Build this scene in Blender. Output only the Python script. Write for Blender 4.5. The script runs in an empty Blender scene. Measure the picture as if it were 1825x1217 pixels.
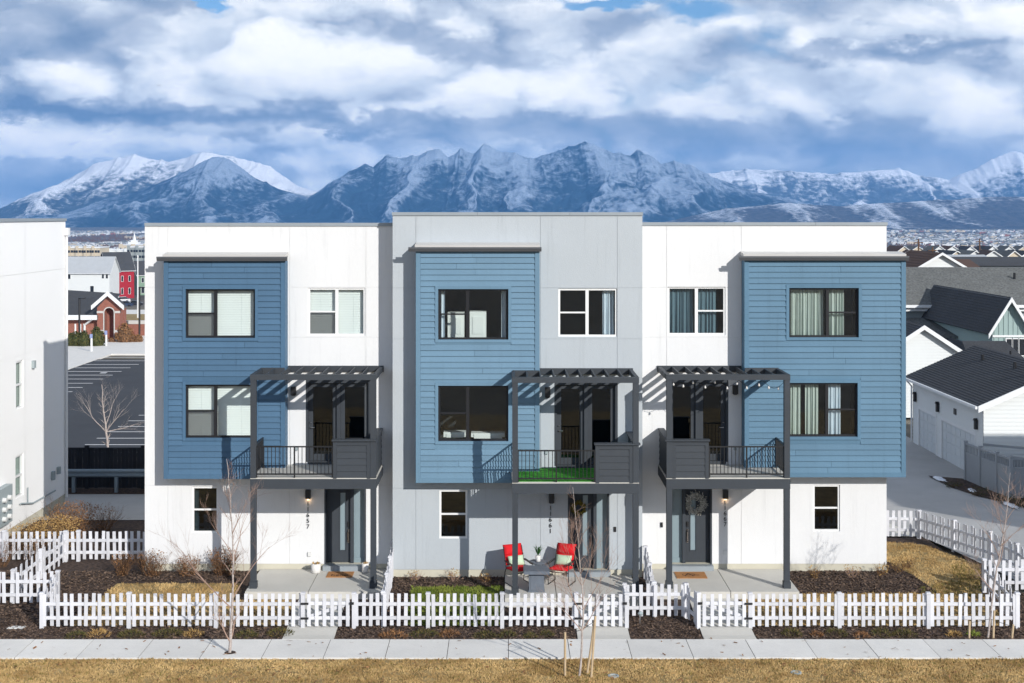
import bpy, math, random
import numpy as np
from mathutils import Vector, Matrix, Euler

R = math.radians
rnd = random.Random(7)
scene = bpy.context.scene
COL = scene.collection

# ------------------------------------------------------------------ camera
F = 2433.0            # focal length in photo pixels (1825 wide)
VX, HZ = 900.0, 382.0  # principal column / horizon row in the photo
CY, CZ = -39.9, 10.43
cam_d = bpy.data.cameras.new('camera')
cam = bpy.data.objects.new('camera', cam_d)
COL.objects.link(cam)
cam.location = (0, CY, CZ)
cam.rotation_euler = (R(90), 0, 0)
cam_d.sensor_width = 36.0
cam_d.lens = 36.0 * F / 1825.0
cam_d.shift_x = (912.5 - VX) / 1825.0
cam_d.shift_y = -(608.5 - HZ) / 1825.0
cam_d.clip_start = 0.5
cam_d.clip_end = 60000
scene.camera = cam

# ------------------------------------------------------------------ sun + world
SUN = Vector((0.72, -1.0, 0.54)).normalized()     # towards the sun
sun_d = bpy.data.lights.new('sun', 'SUN')
sun_d.energy = 4.2
sun_d.angle = R(0.5)
sun_d.color = (1.0, 0.97, 0.925)
sun = bpy.data.objects.new('sun', sun_d)
COL.objects.link(sun)
sun.rotation_euler = SUN.to_track_quat('Z', 'Y').to_euler()
sun.location = (40, -60, 60)
scene.view_settings.view_transform = 'Standard'
scene.view_settings.look = 'None'
scene.view_settings.gamma = 1.0
scene.view_settings.exposure = 0.2
scene.view_settings.use_curve_mapping = False
scene.cycles.max_bounces = 6
scene.cycles.diffuse_bounces = 3
scene.cycles.glossy_bounces = 3
scene.cycles.transmission_bounces = 4
scene.cycles.transparent_max_bounces = 12
scene.cycles.volume_bounces = 0
scene.cycles.use_denoising = True
scene.cycles.sample_clamp_indirect = 4.0
scene.cycles.caustics_reflective = False
scene.cycles.caustics_refractive = False


class NT:
    """small node-tree helper"""
    def __init__(s, tree):
        s.t = tree
        s.n = tree.nodes
        s.l = tree.links

    def new(s, typ, **kw):
        n = s.n.new(typ)
        for k, v in kw.items():
            setattr(n, k, v)
        return n

    def put(s, sock, v):
        if isinstance(v, bpy.types.NodeSocket):
            s.l.new(v, sock)
        elif v is not None:
            sock.default_value = v

    def math(s, op, a, b=None, c=None, clamp=False):
        n = s.new('ShaderNodeMath', operation=op, use_clamp=clamp)
        for i, v in enumerate((a, b, c)):
            if v is not None:
                s.put(n.inputs[i], v)
        return n.outputs[0]

    def vmath(s, op, a, b=None, c=None):
        n = s.new('ShaderNodeVectorMath', operation=op)
        for i, v in enumerate((a, b, c)):
            if v is not None:
                s.put(n.inputs[i], v)
        return n.outputs['Value'] if op in ('DOT_PRODUCT', 'LENGTH') else n.outputs[0]

    def noise(s, vec, scale, detail=4, rough=0.55, dist=0.0):
        n = s.new('ShaderNodeTexNoise')
        s.put(n.inputs['Vector'], vec)
        n.inputs['Scale'].default_value = scale
        n.inputs['Detail'].default_value = detail
        n.inputs['Roughness'].default_value = rough
        n.inputs['Distortion'].default_value = dist
        return n

    def ramp(s, fac, stops):
        n = s.new('ShaderNodeValToRGB')
        s.put(n.inputs[0], fac)
        e = n.color_ramp.elements
        while len(e) < len(stops):
            e.new(0.5)
        for i, (p, c) in enumerate(stops):
            e[i].position = p
            e[i].color = (c[0], c[1], c[2], 1)
        return n.outputs[0]

    def mix(s, fac, a, b):
        n = s.new('ShaderNodeMix', data_type='RGBA')
        s.put(n.inputs[0], fac)
        for k, v in ((6, a), (7, b)):
            if isinstance(v, bpy.types.NodeSocket):
                s.l.new(v, n.inputs[k])
            else:
                n.inputs[k].default_value = (v[0], v[1], v[2], 1)
        return n.outputs[2]

    def smooth(s, v, lo, hi):
        n = s.new('ShaderNodeMapRange', interpolation_type='SMOOTHSTEP')
        s.put(n.inputs['Value'], v)
        n.inputs['From Min'].default_value = lo
        n.inputs['From Max'].default_value = hi
        return n.outputs[0]


def build_world():
    w = bpy.data.worlds.new('World')
    scene.world = w
    w.use_nodes = True
    t = NT(w.node_tree)
    t.n.clear()
    out = t.new('ShaderNodeOutputWorld')
    bg = t.new('ShaderNodeBackground')
    t.l.new(bg.outputs[0], out.inputs[0])
    sky = t.new('ShaderNodeTexSky', sky_type='NISHITA')
    sky.sun_disc = False
    sky.sun_elevation = math.asin(SUN.z)
    sky.sun_rotation = math.atan2(SUN.x, SUN.y)
    sky.altitude = 1400
    sky.air_density = 1.0
    sky.dust_density = 0.4
    sky.ozone_density = 1.5
    skyc = t.vmath('MULTIPLY', sky.outputs[0], (0.10, 0.10, 0.10))
    co = t.new('ShaderNodeTexCoord').outputs['Generated']
    sep = t.new('ShaderNodeSeparateXYZ')
    t.l.new(co, sep.inputs[0])
    az = t.math('ARCTAN2', sep.outputs[0], sep.outputs[1])
    el = t.math('ARCSINE', sep.outputs[2])
    # flattened direction: cloud cells are wider than tall
    p = t.vmath('MULTIPLY', co, (1.0, 1.0, 1.9))
    wn = t.noise(p, 16, 5, 0.6)
    wv = t.vmath('SUBTRACT', wn.outputs['Color'], (0.5, 0.5, 0.5))
    cmb = t.new('ShaderNodeCombineXYZ')
    t.l.new(az, cmb.inputs[0])
    t.l.new(el, cmb.inputs[1])
    uv = t.vmath('MULTIPLY_ADD', wv, (0.075, 0.045, 0.0), cmb.outputs[0])
    wn2 = t.noise(p, 60, 4, 0.6)
    wv2 = t.vmath('SUBTRACT', wn2.outputs['Color'], (0.5, 0.5, 0.5))
    uv = t.vmath('MULTIPLY_ADD', wv2, (0.016, 0.012, 0.0), uv)

    def blobs(lst):
        acc = None
        for (bx, by, sx, sy, a) in lst:
            a0 = math.atan((bx - VX) / F)
            e0 = math.atan((HZ - by) / F)
            ix, iy = F / sx, F / sy
            d = t.vmath('MULTIPLY_ADD', uv, (ix, iy, 0), (-a0 * ix, -e0 * iy, 0))
            q = t.vmath('DOT_PRODUCT', d, d)
            g = t.math('POWER', 0.36788, q)
            acc = t.math('MULTIPLY_ADD', g, a, acc if acc is not None else 0.0)
        return acc
    shade = blobs(SKY_SHADE)
    hole = blobs(SKY_HOLE)
    # billow relief: density here minus density a little nearer the sun
    pw = t.vmath('MULTIPLY_ADD', wv, (0.05, 0.05, 0.05), p)
    pw = t.vmath('MULTIPLY_ADD', wv2, (0.012, 0.012, 0.012), pw)

    def density(v):
        n = t.noise(v, 6.5, 8, 0.56).outputs['Fac']
        bl = t.new('ShaderNodeTexNoise', noise_type='RIDGED_MULTIFRACTAL', normalize=True)
        t.put(bl.inputs['Vector'], v)
        bl.inputs['Scale'].default_value = 12
        bl.inputs['Detail'].default_value = 4
        bl.inputs['Roughness'].default_value = 0.45
        bl.inputs['Offset'].default_value = 0.9
        bl.inputs['Gain'].default_value = 1.2
        return t.math('MULTIPLY_ADD', bl.outputs['Fac'], -0.24, t.math('MULTIPLY_ADD', n, 1.0, 0.13))
    n1 = density(pw)
    n2 = density(t.vmath('ADD', pw, (0.012, 0.0, 0.032)))
    rel = t.math('SUBTRACT', n1, n2)
    big = t.noise(p, 4.0, 3, 0.5).outputs['Fac']
    f = t.math('MULTIPLY_ADD', t.math('SUBTRACT', n1, 0.5), 0.78, t.math('MULTIPLY', shade, 1.25))
    f = t.math('MULTIPLY_ADD', t.math('SUBTRACT', big, 0.5), 0.30, f)
    m = t.smooth(f, -0.16, 0.10)
    sb = t.math('MULTIPLY_ADD', f, 0.62, t.math('MULTIPLY_ADD', rel, 1.15, 0.60))
    sd = t.math('MULTIPLY_ADD', f, 0.55, t.math('MULTIPLY_ADD', rel, 0.60, 0.44))
    stops = [(0.0, (0.14, 0.215, 0.35)), (0.22, (0.26, 0.335, 0.46)), (0.42, (0.44, 0.50, 0.60)),
             (0.60, (0.62, 0.685, 0.765)), (0.80, (0.88, 0.90, 0.92)), (1.0, (1.04, 1.03, 1.02))]
    cc = t.mix(m, t.ramp(sd, stops), t.ramp(sb, stops))
    # low clouds brightened to offset the haze in front of them
    lowb = t.math('MULTIPLY_ADD', t.math('POWER', 0.36788, t.math('DIVIDE', t.math('ABSOLUTE', el), 0.10)), 0.36, 1.03)
    cc = t.vmath('SCALE', cc)
    t.put(t.n[-1].inputs['Scale'], lowb)
    cov = t.math('SUBTRACT', t.math('MULTIPLY_ADD', n1, 0.9, 0.72), hole)
    cov = t.math('MULTIPLY_ADD', t.math('SUBTRACT', big, 0.5), 0.8, cov)
    cov = t.math('MULTIPLY_ADD', t.smooth(el, 0.17, 0.60), -0.42, cov)   # deck thinned overhead, out of view, for darker, bluer shade
    cov = t.smooth(cov, 0.50, 0.98)
    skb = t.vmath('MULTIPLY', skyc, (0.62, 0.82, 1.0))
    col = t.mix(cov, skb, cc)
    t.l.new(col, bg.inputs[0])
    bg.inputs[1].default_value = 1.0


SKY_SHADE = [
    (520, 38, 120, 48, .50), (110, 158, 100, 22, .30), (950, 150, 190, 48, .30), (560, 135, 190, 40, .12),
    (1130, 170, 130, 40, .28), (1740, 190, 90, 42, .30), (1480, 72, 45, 25, .16), (1650, 66, 70, 26, .26),
    (150, 252, 240, 20, .38), (600, 255, 95, 22, .32), (1390, 178, 150, 36, .22), (1250, 120, 200, 40, .12),
    (330, 120, 110, 30, .12), (1560, 130, 120, 30, .10), (820, 30, 60, 30, .16),
    (120, 92, 150, 38, -.26), (250, 4, 150, 16, -.26), (380, 205, 330, 16, -.42), (90, 205, 130, 13, -.35),
    (790, 75, 100, 24, -.26), (650, 214, 250, 13, -.26), (1000, 226, 400, 14, -.20), (430, 245, 60, 11, -.34),
    (515, 263, 40, 11, -.30), (1250, 248, 320, 22, -.14), (900, 258, 260, 20, -.12), (60, 320, 170, 40, -.42),
    (560, 312, 160, 26, -.12), (1600, 106, 110, 13, -.34), (1370, 275, 220, 30, -.10), (1760, 96, 60, 12, -.24),
    (1600, 270, 200, 40, -.10), (1000, 296, 300, 26, -.02), (1300, 296, 120, 14, .14), (960, 268, 220, 12, .12), (1460, 95, 50, 14, -.16),
]
SKY_HOLE = [
    (365, 0, 34, 26, 1.3), (1080, -2, 95, 16, .85), (1250, 26, 75, 30, .75), (1700, 20, 180, 40, .22),
    (1800, 110, 60, 60, .30), (1380, 60, 60, 50, .25),
]
build_world()

# ------------------------------------------------------------------ pixel -> place helpers
def X(px, y):
    return (px - VX) * (y - CY) / F


def Z(py, y):
    return CZ - (py - HZ) * (y - CY) / F


def sstep(a, b, v):
    t = min(1, max(0, (v - a) / (b - a)))
    return t * t * (3 - 2 * t)


def lerp(a, b, t):
    return a + (b - a) * t


def gz(x, y):
    """ground height near the houses"""
    if y >= -0.7:
        return 0.0 - 0.25 * sstep(2, 12, y)
    if y <= -5.0:
        return -0.36
    return lerp(0.0, -0.36, (-0.7 - y) / 4.3)


def terr(x, y):
    """wide terrain"""
    z = gz(x, y) - 0.08
    left = -5.4 * sstep(13.5, 48, y) * (1 - sstep(-13, 0, x))
    z += left
    f = sstep(170, 430, y) * 14.8 * (1 - sstep(-60, 60, x)) + sstep(70, 800, y) * 16 * sstep(-60, 60, x)
    z -= f
    z -= sstep(380, 2000, y) * 42
    return z


# ------------------------------------------------------------------ materials
MATS = {}


def pmat(name, c, rough=0.75, var=0.10, scale=3.0, bump=0.0, bscale=60.0, c2=None, metal=0.0, spec=0.3,
         piece=0.0, stretch=None, fine=0.0, streak=0.0):
    if name in MATS:
        return MATS[name]
    m = bpy.data.materials.new(name)
    m.use_nodes = True
    t = NT(m.node_tree)
    b = t.n['Principled BSDF']
    geo = t.new('ShaderNodeNewGeometry').outputs['Position']
    if stretch:
        geo = t.vmath('MULTIPLY', geo, stretch)
    n = t.noise(geo, scale, 5, 0.6).outputs['Fac']
    k = t.math('MULTIPLY_ADD', t.math('SUBTRACT', n, 0.5), 2.0 * var, 1.0)
    if fine:
        n2 = t.noise(geo, scale * 22, 3, 0.6).outputs['Fac']
        k = t.math('MULTIPLY_ADD', t.math('SUBTRACT', n2, 0.5), 2.0 * fine, k)
    if streak:
        sv = t.vmath('MULTIPLY', t.new('ShaderNodeNewGeometry').outputs['Position'], (6.0, 6.0, 0.35))
        n3 = t.noise(sv, 1.0, 4, 0.65).outputs['Fac']
        k = t.math('MULTIPLY_ADD', t.smooth(n3, 0.52, 0.80), -streak, k)
    if piece:
        oi = t.new('ShaderNodeObjectInfo').outputs['Random']
        k = t.math('MULTIPLY_ADD', t.math('SUBTRACT', oi, 0.5), piece, k)
    if c2:
        f = t.smooth(n, 0.38, 0.62)
        col = t.mix(f, c, c2)
    else:
        rgb = t.new('ShaderNodeRGB')
        rgb.outputs[0].default_value = (c[0], c[1], c[2], 1)
        col = rgb.outputs[0]
    col = t.vmath('SCALE', col)
    t.put(t.n[-1].inputs['Scale'], k)
    t.l.new(col, b.inputs['Base Color'])
    b.inputs['Roughness'].default_value = rough
    b.inputs['Metallic'].default_value = metal
    b.inputs['Specular IOR Level'].default_value = spec
    if bump:
        bn = t.noise(geo, bscale, 3, 0.6).outputs['Fac']
        bp = t.new('ShaderNodeBump')
        bp.inputs['Strength'].default_value = bump
        bp.inputs['Distance'].default_value = 0.02
        t.l.new(bn, bp.inputs['Height'])
        t.l.new(bp.outputs[0], b.inputs['Normal'])
    MATS[name] = m
    return m


def glass_mat(name, tint=(0.80, 0.84, 0.84), refl=1.0):
    if name in MATS:
        return MATS[name]
    m = bpy.data.materials.new(name)
    m.use_nodes = True
    t = NT(m.node_tree)
    t.n.clear()
    out = t.new('ShaderNodeOutputMaterial')
    gl = t.new('ShaderNodeBsdfGlossy')
    gl.inputs['Roughness'].default_value = 0.02
    gl.inputs['Color'].default_value = (0.9, 0.93, 0.95, 1)
    tr = t.new('ShaderNodeBsdfTransparent')
    tr.inputs['Color'].default_value = (*tint, 1)
    gm = t.new('ShaderNodeNewGeometry')
    cs = t.math('ABSOLUTE', t.vmath('DOT_PRODUCT', gm.outputs['Normal'], gm.outputs['Incoming']))
    fres = t.math('MULTIPLY_ADD', t.math('POWER', t.math('SUBTRACT', 1.0, cs), 5.0), 0.92, 0.07)
    geo = t.new('ShaderNodeNewGeometry').outputs['Position']
    bp = t.new('ShaderNodeBump')
    bp.inputs['Strength'].default_value = 0.05
    bp.inputs['Distance'].default_value = 0.02
    t.l.new(t.noise(geo, 1.6, 2, 0.5).outputs['Fac'], bp.inputs['Height'])
    t.l.new(bp.outputs[0], gl.inputs['Normal'])
    f = t.math('MULTIPLY', fres, refl, clamp=True)
    mx = t.new('ShaderNodeMixShader')
    t.l.new(f, mx.inputs[0])
    t.l.new(tr.outputs[0], mx.inputs[1])
    t.l.new(gl.outputs[0], mx.inputs[2])
    t.l.new(mx.outputs[0], out.inputs[0])
    MATS[name] = m
    return m


def emis_mat(name, c, s):
    m = bpy.data.materials.new(name)
    m.use_nodes = True
    b = m.node_tree.nodes['Principled BSDF']
    b.inputs['Base Color'].default_value = (*c, 1)
    b.inputs['Emission Color'].default_value = (*c, 1)
    b.inputs['Emission Strength'].default_value = s
    MATS[name] = m
    return m


M = {}
M['stucco_white'] = pmat('stucco_white', (0.745, 0.745, 0.74), 0.9, 0.06, 0.7, 0.35, 70, fine=0.04, stretch=(1, 1, 0.5), streak=0.10)
M['stucco_bright'] = pmat('stucco_bright_white', (0.90, 0.895, 0.88), 0.9, 0.03, 0.7, 0.25, 90, fine=0.02)
M['stucco_grey'] = pmat('stucco_grey', (0.45, 0.485, 0.51), 0.9, 0.07, 0.7, 0.35, 70, fine=0.04, stretch=(1, 1, 0.5), streak=0.12)
M['blue_a'] = pmat('siding_blue_deep', (0.066, 0.138, 0.225), 0.6, 0.12, 1.3, 0.2, 60, piece=0.14, fine=0.06, stretch=(1, 1, 0.4), streak=0.16)
M['blue_b'] = pmat('siding_blue_pale', (0.135, 0.238, 0.330), 0.6, 0.10, 1.3, 0.2, 60, piece=0.12, fine=0.06, stretch=(1, 1, 0.4), streak=0.12)
M['blue_c'] = pmat('siding_blue_mid', (0.096, 0.190, 0.276), 0.6, 0.12, 1.3, 0.2, 60, piece=0.13, fine=0.06, stretch=(1, 1, 0.4), streak=0.16)
M['charcoal'] = pmat('charcoal_paint', (0.044, 0.051, 0.060), 0.6, 0.15, 3, 0.15, 70, piece=0.08, fine=0.08)
M['coping'] = pmat('grey_metal_coping', (0.29, 0.325, 0.35), 0.5, 0.12, 2, spec=0.5)
M['cap'] = pmat('beige_metal_flashing', (0.55, 0.53, 0.50), 0.5, 0.08, 2, spec=0.5)
M['gutter'] = pmat('dark_gutter_metal', (0.085, 0.09, 0.10), 0.45, 0.1, 2, spec=0.5)
M['black_frame'] = pmat('black_vinyl', (0.016, 0.016, 0.018), 0.5, 0.1, 3)
M['white_vinyl'] = pmat('white_vinyl', (0.78, 0.78, 0.77), 0.5, 0.04, 3)
M['glass'] = glass_mat('window_glass', (0.91, 0.95, 0.94), 1.2)
M['glass_dark'] = glass_mat('tinted_glass', (0.40, 0.43, 0.43), 0.9)
M['frost'] = pmat('frosted_glass', (0.24, 0.31, 0.34), 0.35, 0.08, 3, spec=0.6)
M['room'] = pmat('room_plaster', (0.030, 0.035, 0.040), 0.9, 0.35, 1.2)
M['blind'] = pmat('blind_slat', (0.86, 0.89, 0.87), 0.7, 0.05, 2)
M['curtain_light'] = pmat('curtain_sage', (0.44, 0.50, 0.46), 0.9, 0.12, 4)
M['curtain_blue'] = pmat('curtain_slate', (0.12, 0.19, 0.23), 0.9, 0.15, 4)
M['curtain_white'] = pmat('curtain_pale', (0.55, 0.63, 0.70), 0.9, 0.12, 4)
M['white_furn'] = pmat('white_furniture', (0.75, 0.78, 0.76), 0.6, 0.05, 3)
M['concrete'] = pmat('sidewalk_concrete', (0.70, 0.68, 0.64), 0.9, 0.16, 0.9, 0.15, 50, piece=0.09, fine=0.08, streak=0.06)
M['porch'] = pmat('porch_concrete', (0.56, 0.54, 0.49), 0.9, 0.12, 0.9, 0.15, 50, piece=0.05, fine=0.06)
M['alley'] = pmat('alley_concrete', (0.40, 0.395, 0.385), 0.9, 0.28, 0.35, 0.15, 40, fine=0.08)
M['foundation'] = pmat('foundation_concrete', (0.55, 0.52, 0.42), 0.9, 0.12, 2, 0.2, 40)
M['mulch'] = pmat('dark_mulch', (0.036, 0.024, 0.019), 0.95, 0.45, 9, 0.8, 45, c2=(0.080, 0.052, 0.038))
M['chip'] = pmat('bark_chip', (0.075, 0.047, 0.034), 0.9, 0.6, 14, c2=(0.17, 0.115, 0.08))
M['lawn_soil'] = pmat('dormant_turf_base', (0.26, 0.185, 0.075), 0.95, 0.3, 2.2, 0.9, 55, c2=(0.38, 0.27, 0.12), fine=0.2)
M['blade_tan'] = pmat('dormant_grass', (0.45, 0.29, 0.115), 0.9, 0.40, 0.9, c2=(0.60, 0.42, 0.19), fine=0.2)
M['blade_olive'] = pmat('half_dormant_grass', (0.16, 0.15, 0.035), 0.9, 0.3, 1.6, c2=(0.26, 0.20, 0.06), fine=0.2)
M['soil_green'] = pmat('green_turf_base', (0.10, 0.12, 0.02), 0.95, 0.3, 2.5, 0.8, 50)
M['blade_green'] = pmat('green_grass', (0.15, 0.21, 0.025), 0.9, 0.3, 1.6, c2=(0.24, 0.27, 0.05), fine=0.2)
M['turf'] = pmat('artificial_turf', (0.025, 0.22, 0.012), 0.9, 0.35, 8, 0.9, 60, c2=(0.07, 0.34, 0.03))
M['fence_white'] = pmat('fence_white_paint', (0.64, 0.64, 0.665), 0.6, 0.12, 3, piece=0.24, streak=0.12)
M['birch'] = pmat('pale_bark', (0.52, 0.46, 0.42), 0.9, 0.3, 18, 0.3, 80, c2=(0.34, 0.28, 0.25))
M['twig'] = pmat('reddish_twig', (0.34, 0.23, 0.18), 0.9, 0.3, 12)
M['shrub_twig'] = pmat('brown_shrub_twig', (0.11, 0.060, 0.034), 0.9, 0.45, 10, c2=(0.18, 0.10, 0.05))
M['dry_leaf'] = pmat('dry_leaf', (0.33, 0.19, 0.06), 0.85, 0.5, 12, c2=(0.50, 0.33, 0.13))
M['brown_leaf'] = pmat('brown_leaf', (0.16, 0.075, 0.032), 0.85, 0.5, 12, c2=(0.32, 0.165, 0.07))
M['juniper'] = pmat('low_evergreen', (0.055, 0.065, 0.02), 0.9, 0.5, 12, c2=(0.15, 0.11, 0.035))
M['evergreen'] = pmat('hedge_leaf', (0.03, 0.045, 0.012), 0.9, 0.5, 6, c2=(0.09, 0.08, 0.025))
M['stake'] = pmat('stake_wood', (0.50, 0.38, 0.24), 0.9, 0.2, 6)
M['black'] = pmat('black_metal', (0.012, 0.012, 0.013), 0.45, 0.1, 4, spec=0.5)
M['steel'] = pmat('brushed_steel', (0.6, 0.6, 0.6), 0.3, 0.05, 4, metal=1.0)
M['asphalt'] = pmat('asphalt', (0.052, 0.056, 0.064), 0.92, 0.35, 0.18, 0.2, 20, fine=0.15)
M['line'] = pmat('parking_paint', (0.70, 0.70, 0.70), 0.8, 0.1, 2)
M['red'] = pmat('red_cushion', (0.62, 0.012, 0.018), 0.85, 0.15, 6)
M['mint'] = pmat('mint_pillow', (0.50, 0.63, 0.45), 0.9, 0.15, 14)
M['slate'] = pmat('slate_tabletop', (0.13, 0.15, 0.18), 0.6, 0.2, 8, 0.2, 50)
M['pot'] = pmat('white_glazed_pot', (0.72, 0.70, 0.67), 0.5, 0.08, 8)
M['leaf'] = pmat('palm_leaf', (0.03, 0.11, 0.02), 0.6, 0.3, 14)
M['coir'] = pmat('coir_mat', (0.42, 0.20, 0.075), 0.95, 0.25, 14, 0.5, 120)
M['ink'] = pmat('dark_print', (0.05, 0.025, 0.015), 0.9, 0.1, 5)
M['wreath_a'] = pmat('cotton_wreath', (0.80, 0.78, 0.72), 0.9, 0.4, 26, c2=(0.22, 0.215, 0.18))
M['wreath_b'] = pmat('golden_wreath', (0.26, 0.20, 0.025), 0.9, 0.5, 22, c2=(0.12, 0.10, 0.02))
M['shingle'] = pmat('charcoal_shingle', (0.058, 0.061, 0.067), 0.9, 0.25, 0.5, 0.3, 12, fine=0.7)
M['shingle_grey'] = pmat('weathered_shingle', (0.15, 0.155, 0.15), 0.9, 0.25, 0.32, 0.3, 8, fine=0.95)
M['shingle_light'] = pmat('light_shingle', (0.42, 0.44, 0.46), 0.9, 0.12, 0.6, fine=0.15)
M['shingle_brown'] = pmat('brown_shingle', (0.10, 0.06, 0.045), 0.9, 0.2, 0.6, fine=0.2)
M['siding_white'] = pmat('white_lap_siding', (0.72, 0.74, 0.73), 0.8, 0.05, 0.6)
M['garage_door'] = pmat('garage_door_paint', (0.62, 0.65, 0.66), 0.6, 0.06, 1)
M['siding_grey'] = pmat('grey_lap_siding', (0.30, 0.33, 0.33), 0.8, 0.08, 0.6)
M['siding_teal'] = pmat('teal_board_siding', (0.32, 0.42, 0.405), 0.8, 0.08, 0.8)
M['trim'] = pmat('white_trim', (0.76, 0.77, 0.77), 0.6, 0.05, 2)
M['vinyl_grey'] = pmat('grey_vinyl_fence', (0.30, 0.32, 0.34), 0.7, 0.08, 2, piece=0.06)
M['dark_fence'] = pmat('dark_stained_wood', (0.020, 0.021, 0.026), 0.85, 0.3, 4, piece=0.35, stretch=(4, 4, 0.4))
M['guard'] = pmat('galvanised_rail', (0.22, 0.27, 0.31), 0.5, 0.12, 2, metal=0.4)
M['pane_dark'] = pmat('dark_window_pane', (0.02, 0.024, 0.03), 0.15, 0.2, 1, spec=0.6)
M['snow'] = pmat('snow_patch', (0.80, 0.82, 0.86), 0.9, 0.08, 5, 0.4, 20)
M['lid_green'] = pmat('green_plastic', (0.16, 0.30, 0.21), 0.6, 0.1, 6)
M['lid_white'] = pmat('white_plastic', (0.68, 0.68, 0.66), 0.6, 0.06, 6)
M['meter'] = pmat('utility_grey', (0.33, 0.38, 0.39), 0.5, 0.1, 3)
M['copper'] = pmat('door_handle_metal', (0.45, 0.40, 0.36), 0.25, 0.05, 4, metal=1.0)


def brick_mat(name, c1, c2, mortar, scale):
    m = bpy.data.materials.new(name)
    m.use_nodes = True
    t = NT(m.node_tree)
    b = t.n['Principled BSDF']
    co = t.new('ShaderNodeTexCoord').outputs['Object']
    sp = t.new('ShaderNodeSeparateXYZ')
    t.l.new(co, sp.inputs[0])
    cm = t.new('ShaderNodeCombineXYZ')
    t.l.new(t.math('ADD', sp.outputs[0], sp.outputs[1]), cm.inputs[0])
    t.l.new(sp.outputs[2], cm.inputs[1])
    br = t.new('ShaderNodeTexBrick')
    t.l.new(cm.outputs[0], br.inputs[0])
    br.inputs['Color1'].default_value = (*c1, 1)
    br.inputs['Color2'].default_value = (*c2, 1)
    br.inputs['Mortar'].default_value = (*mortar, 1)
    br.inputs['Scale'].default_value = scale
    n = t.noise(co, 0.6, 4, 0.6).outputs['Fac']
    k = t.math('MULTIPLY_ADD', n, 0.6, 0.7)
    col = t.vmath('SCALE', br.outputs[0])
    t.put(t.n[-1].inputs['Scale'], k)
    t.l.new(col, b.inputs['Base Color'])
    b.inputs['Roughness'].default_value = 0.9
    return m


M['brick'] = brick_mat('red_brick', (0.30, 0.085, 0.05), (0.22, 0.06, 0.04), (0.34, 0.24, 0.19), 2.2)
M['red_house'] = pmat('crimson_siding', (0.34, 0.018, 0.03), 0.8, 0.1, 0.5)
M['green_house'] = pmat('green_siding', (0.20, 0.30, 0.22), 0.8, 0.1, 0.5)
M['cream'] = pmat('cream_stucco', (0.58, 0.50, 0.38), 0.9, 0.15, 0.08)

# ------------------------------------------------------------------ object helpers
WL = {}


def link(o, parent=None, loc=None):
    COL.objects.link(o)
    loc = Vector(loc) if loc is not None else Vector((0, 0, 0))
    WL[o.name] = loc
    if parent is not None:
        o.parent = parent
        o.location = loc - WL[parent.name]
    else:
        o.location = loc
    return o


LABELS = {}


def tag(o, label=None, cat=None, group=None, kind=None):
    if label:
        o['label'] = label
    if cat:
        o['category'] = cat
    if group:
        o['group'] = group
    if kind:
        o['kind'] = kind
    return o


def thing(name, label, cat, loc, group=None, kind=None):
    o = bpy.data.objects.new(name, None)
    o.empty_display_size = 0.2
    link(o, None, loc)
    return tag(o, label, cat, group, kind)


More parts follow.
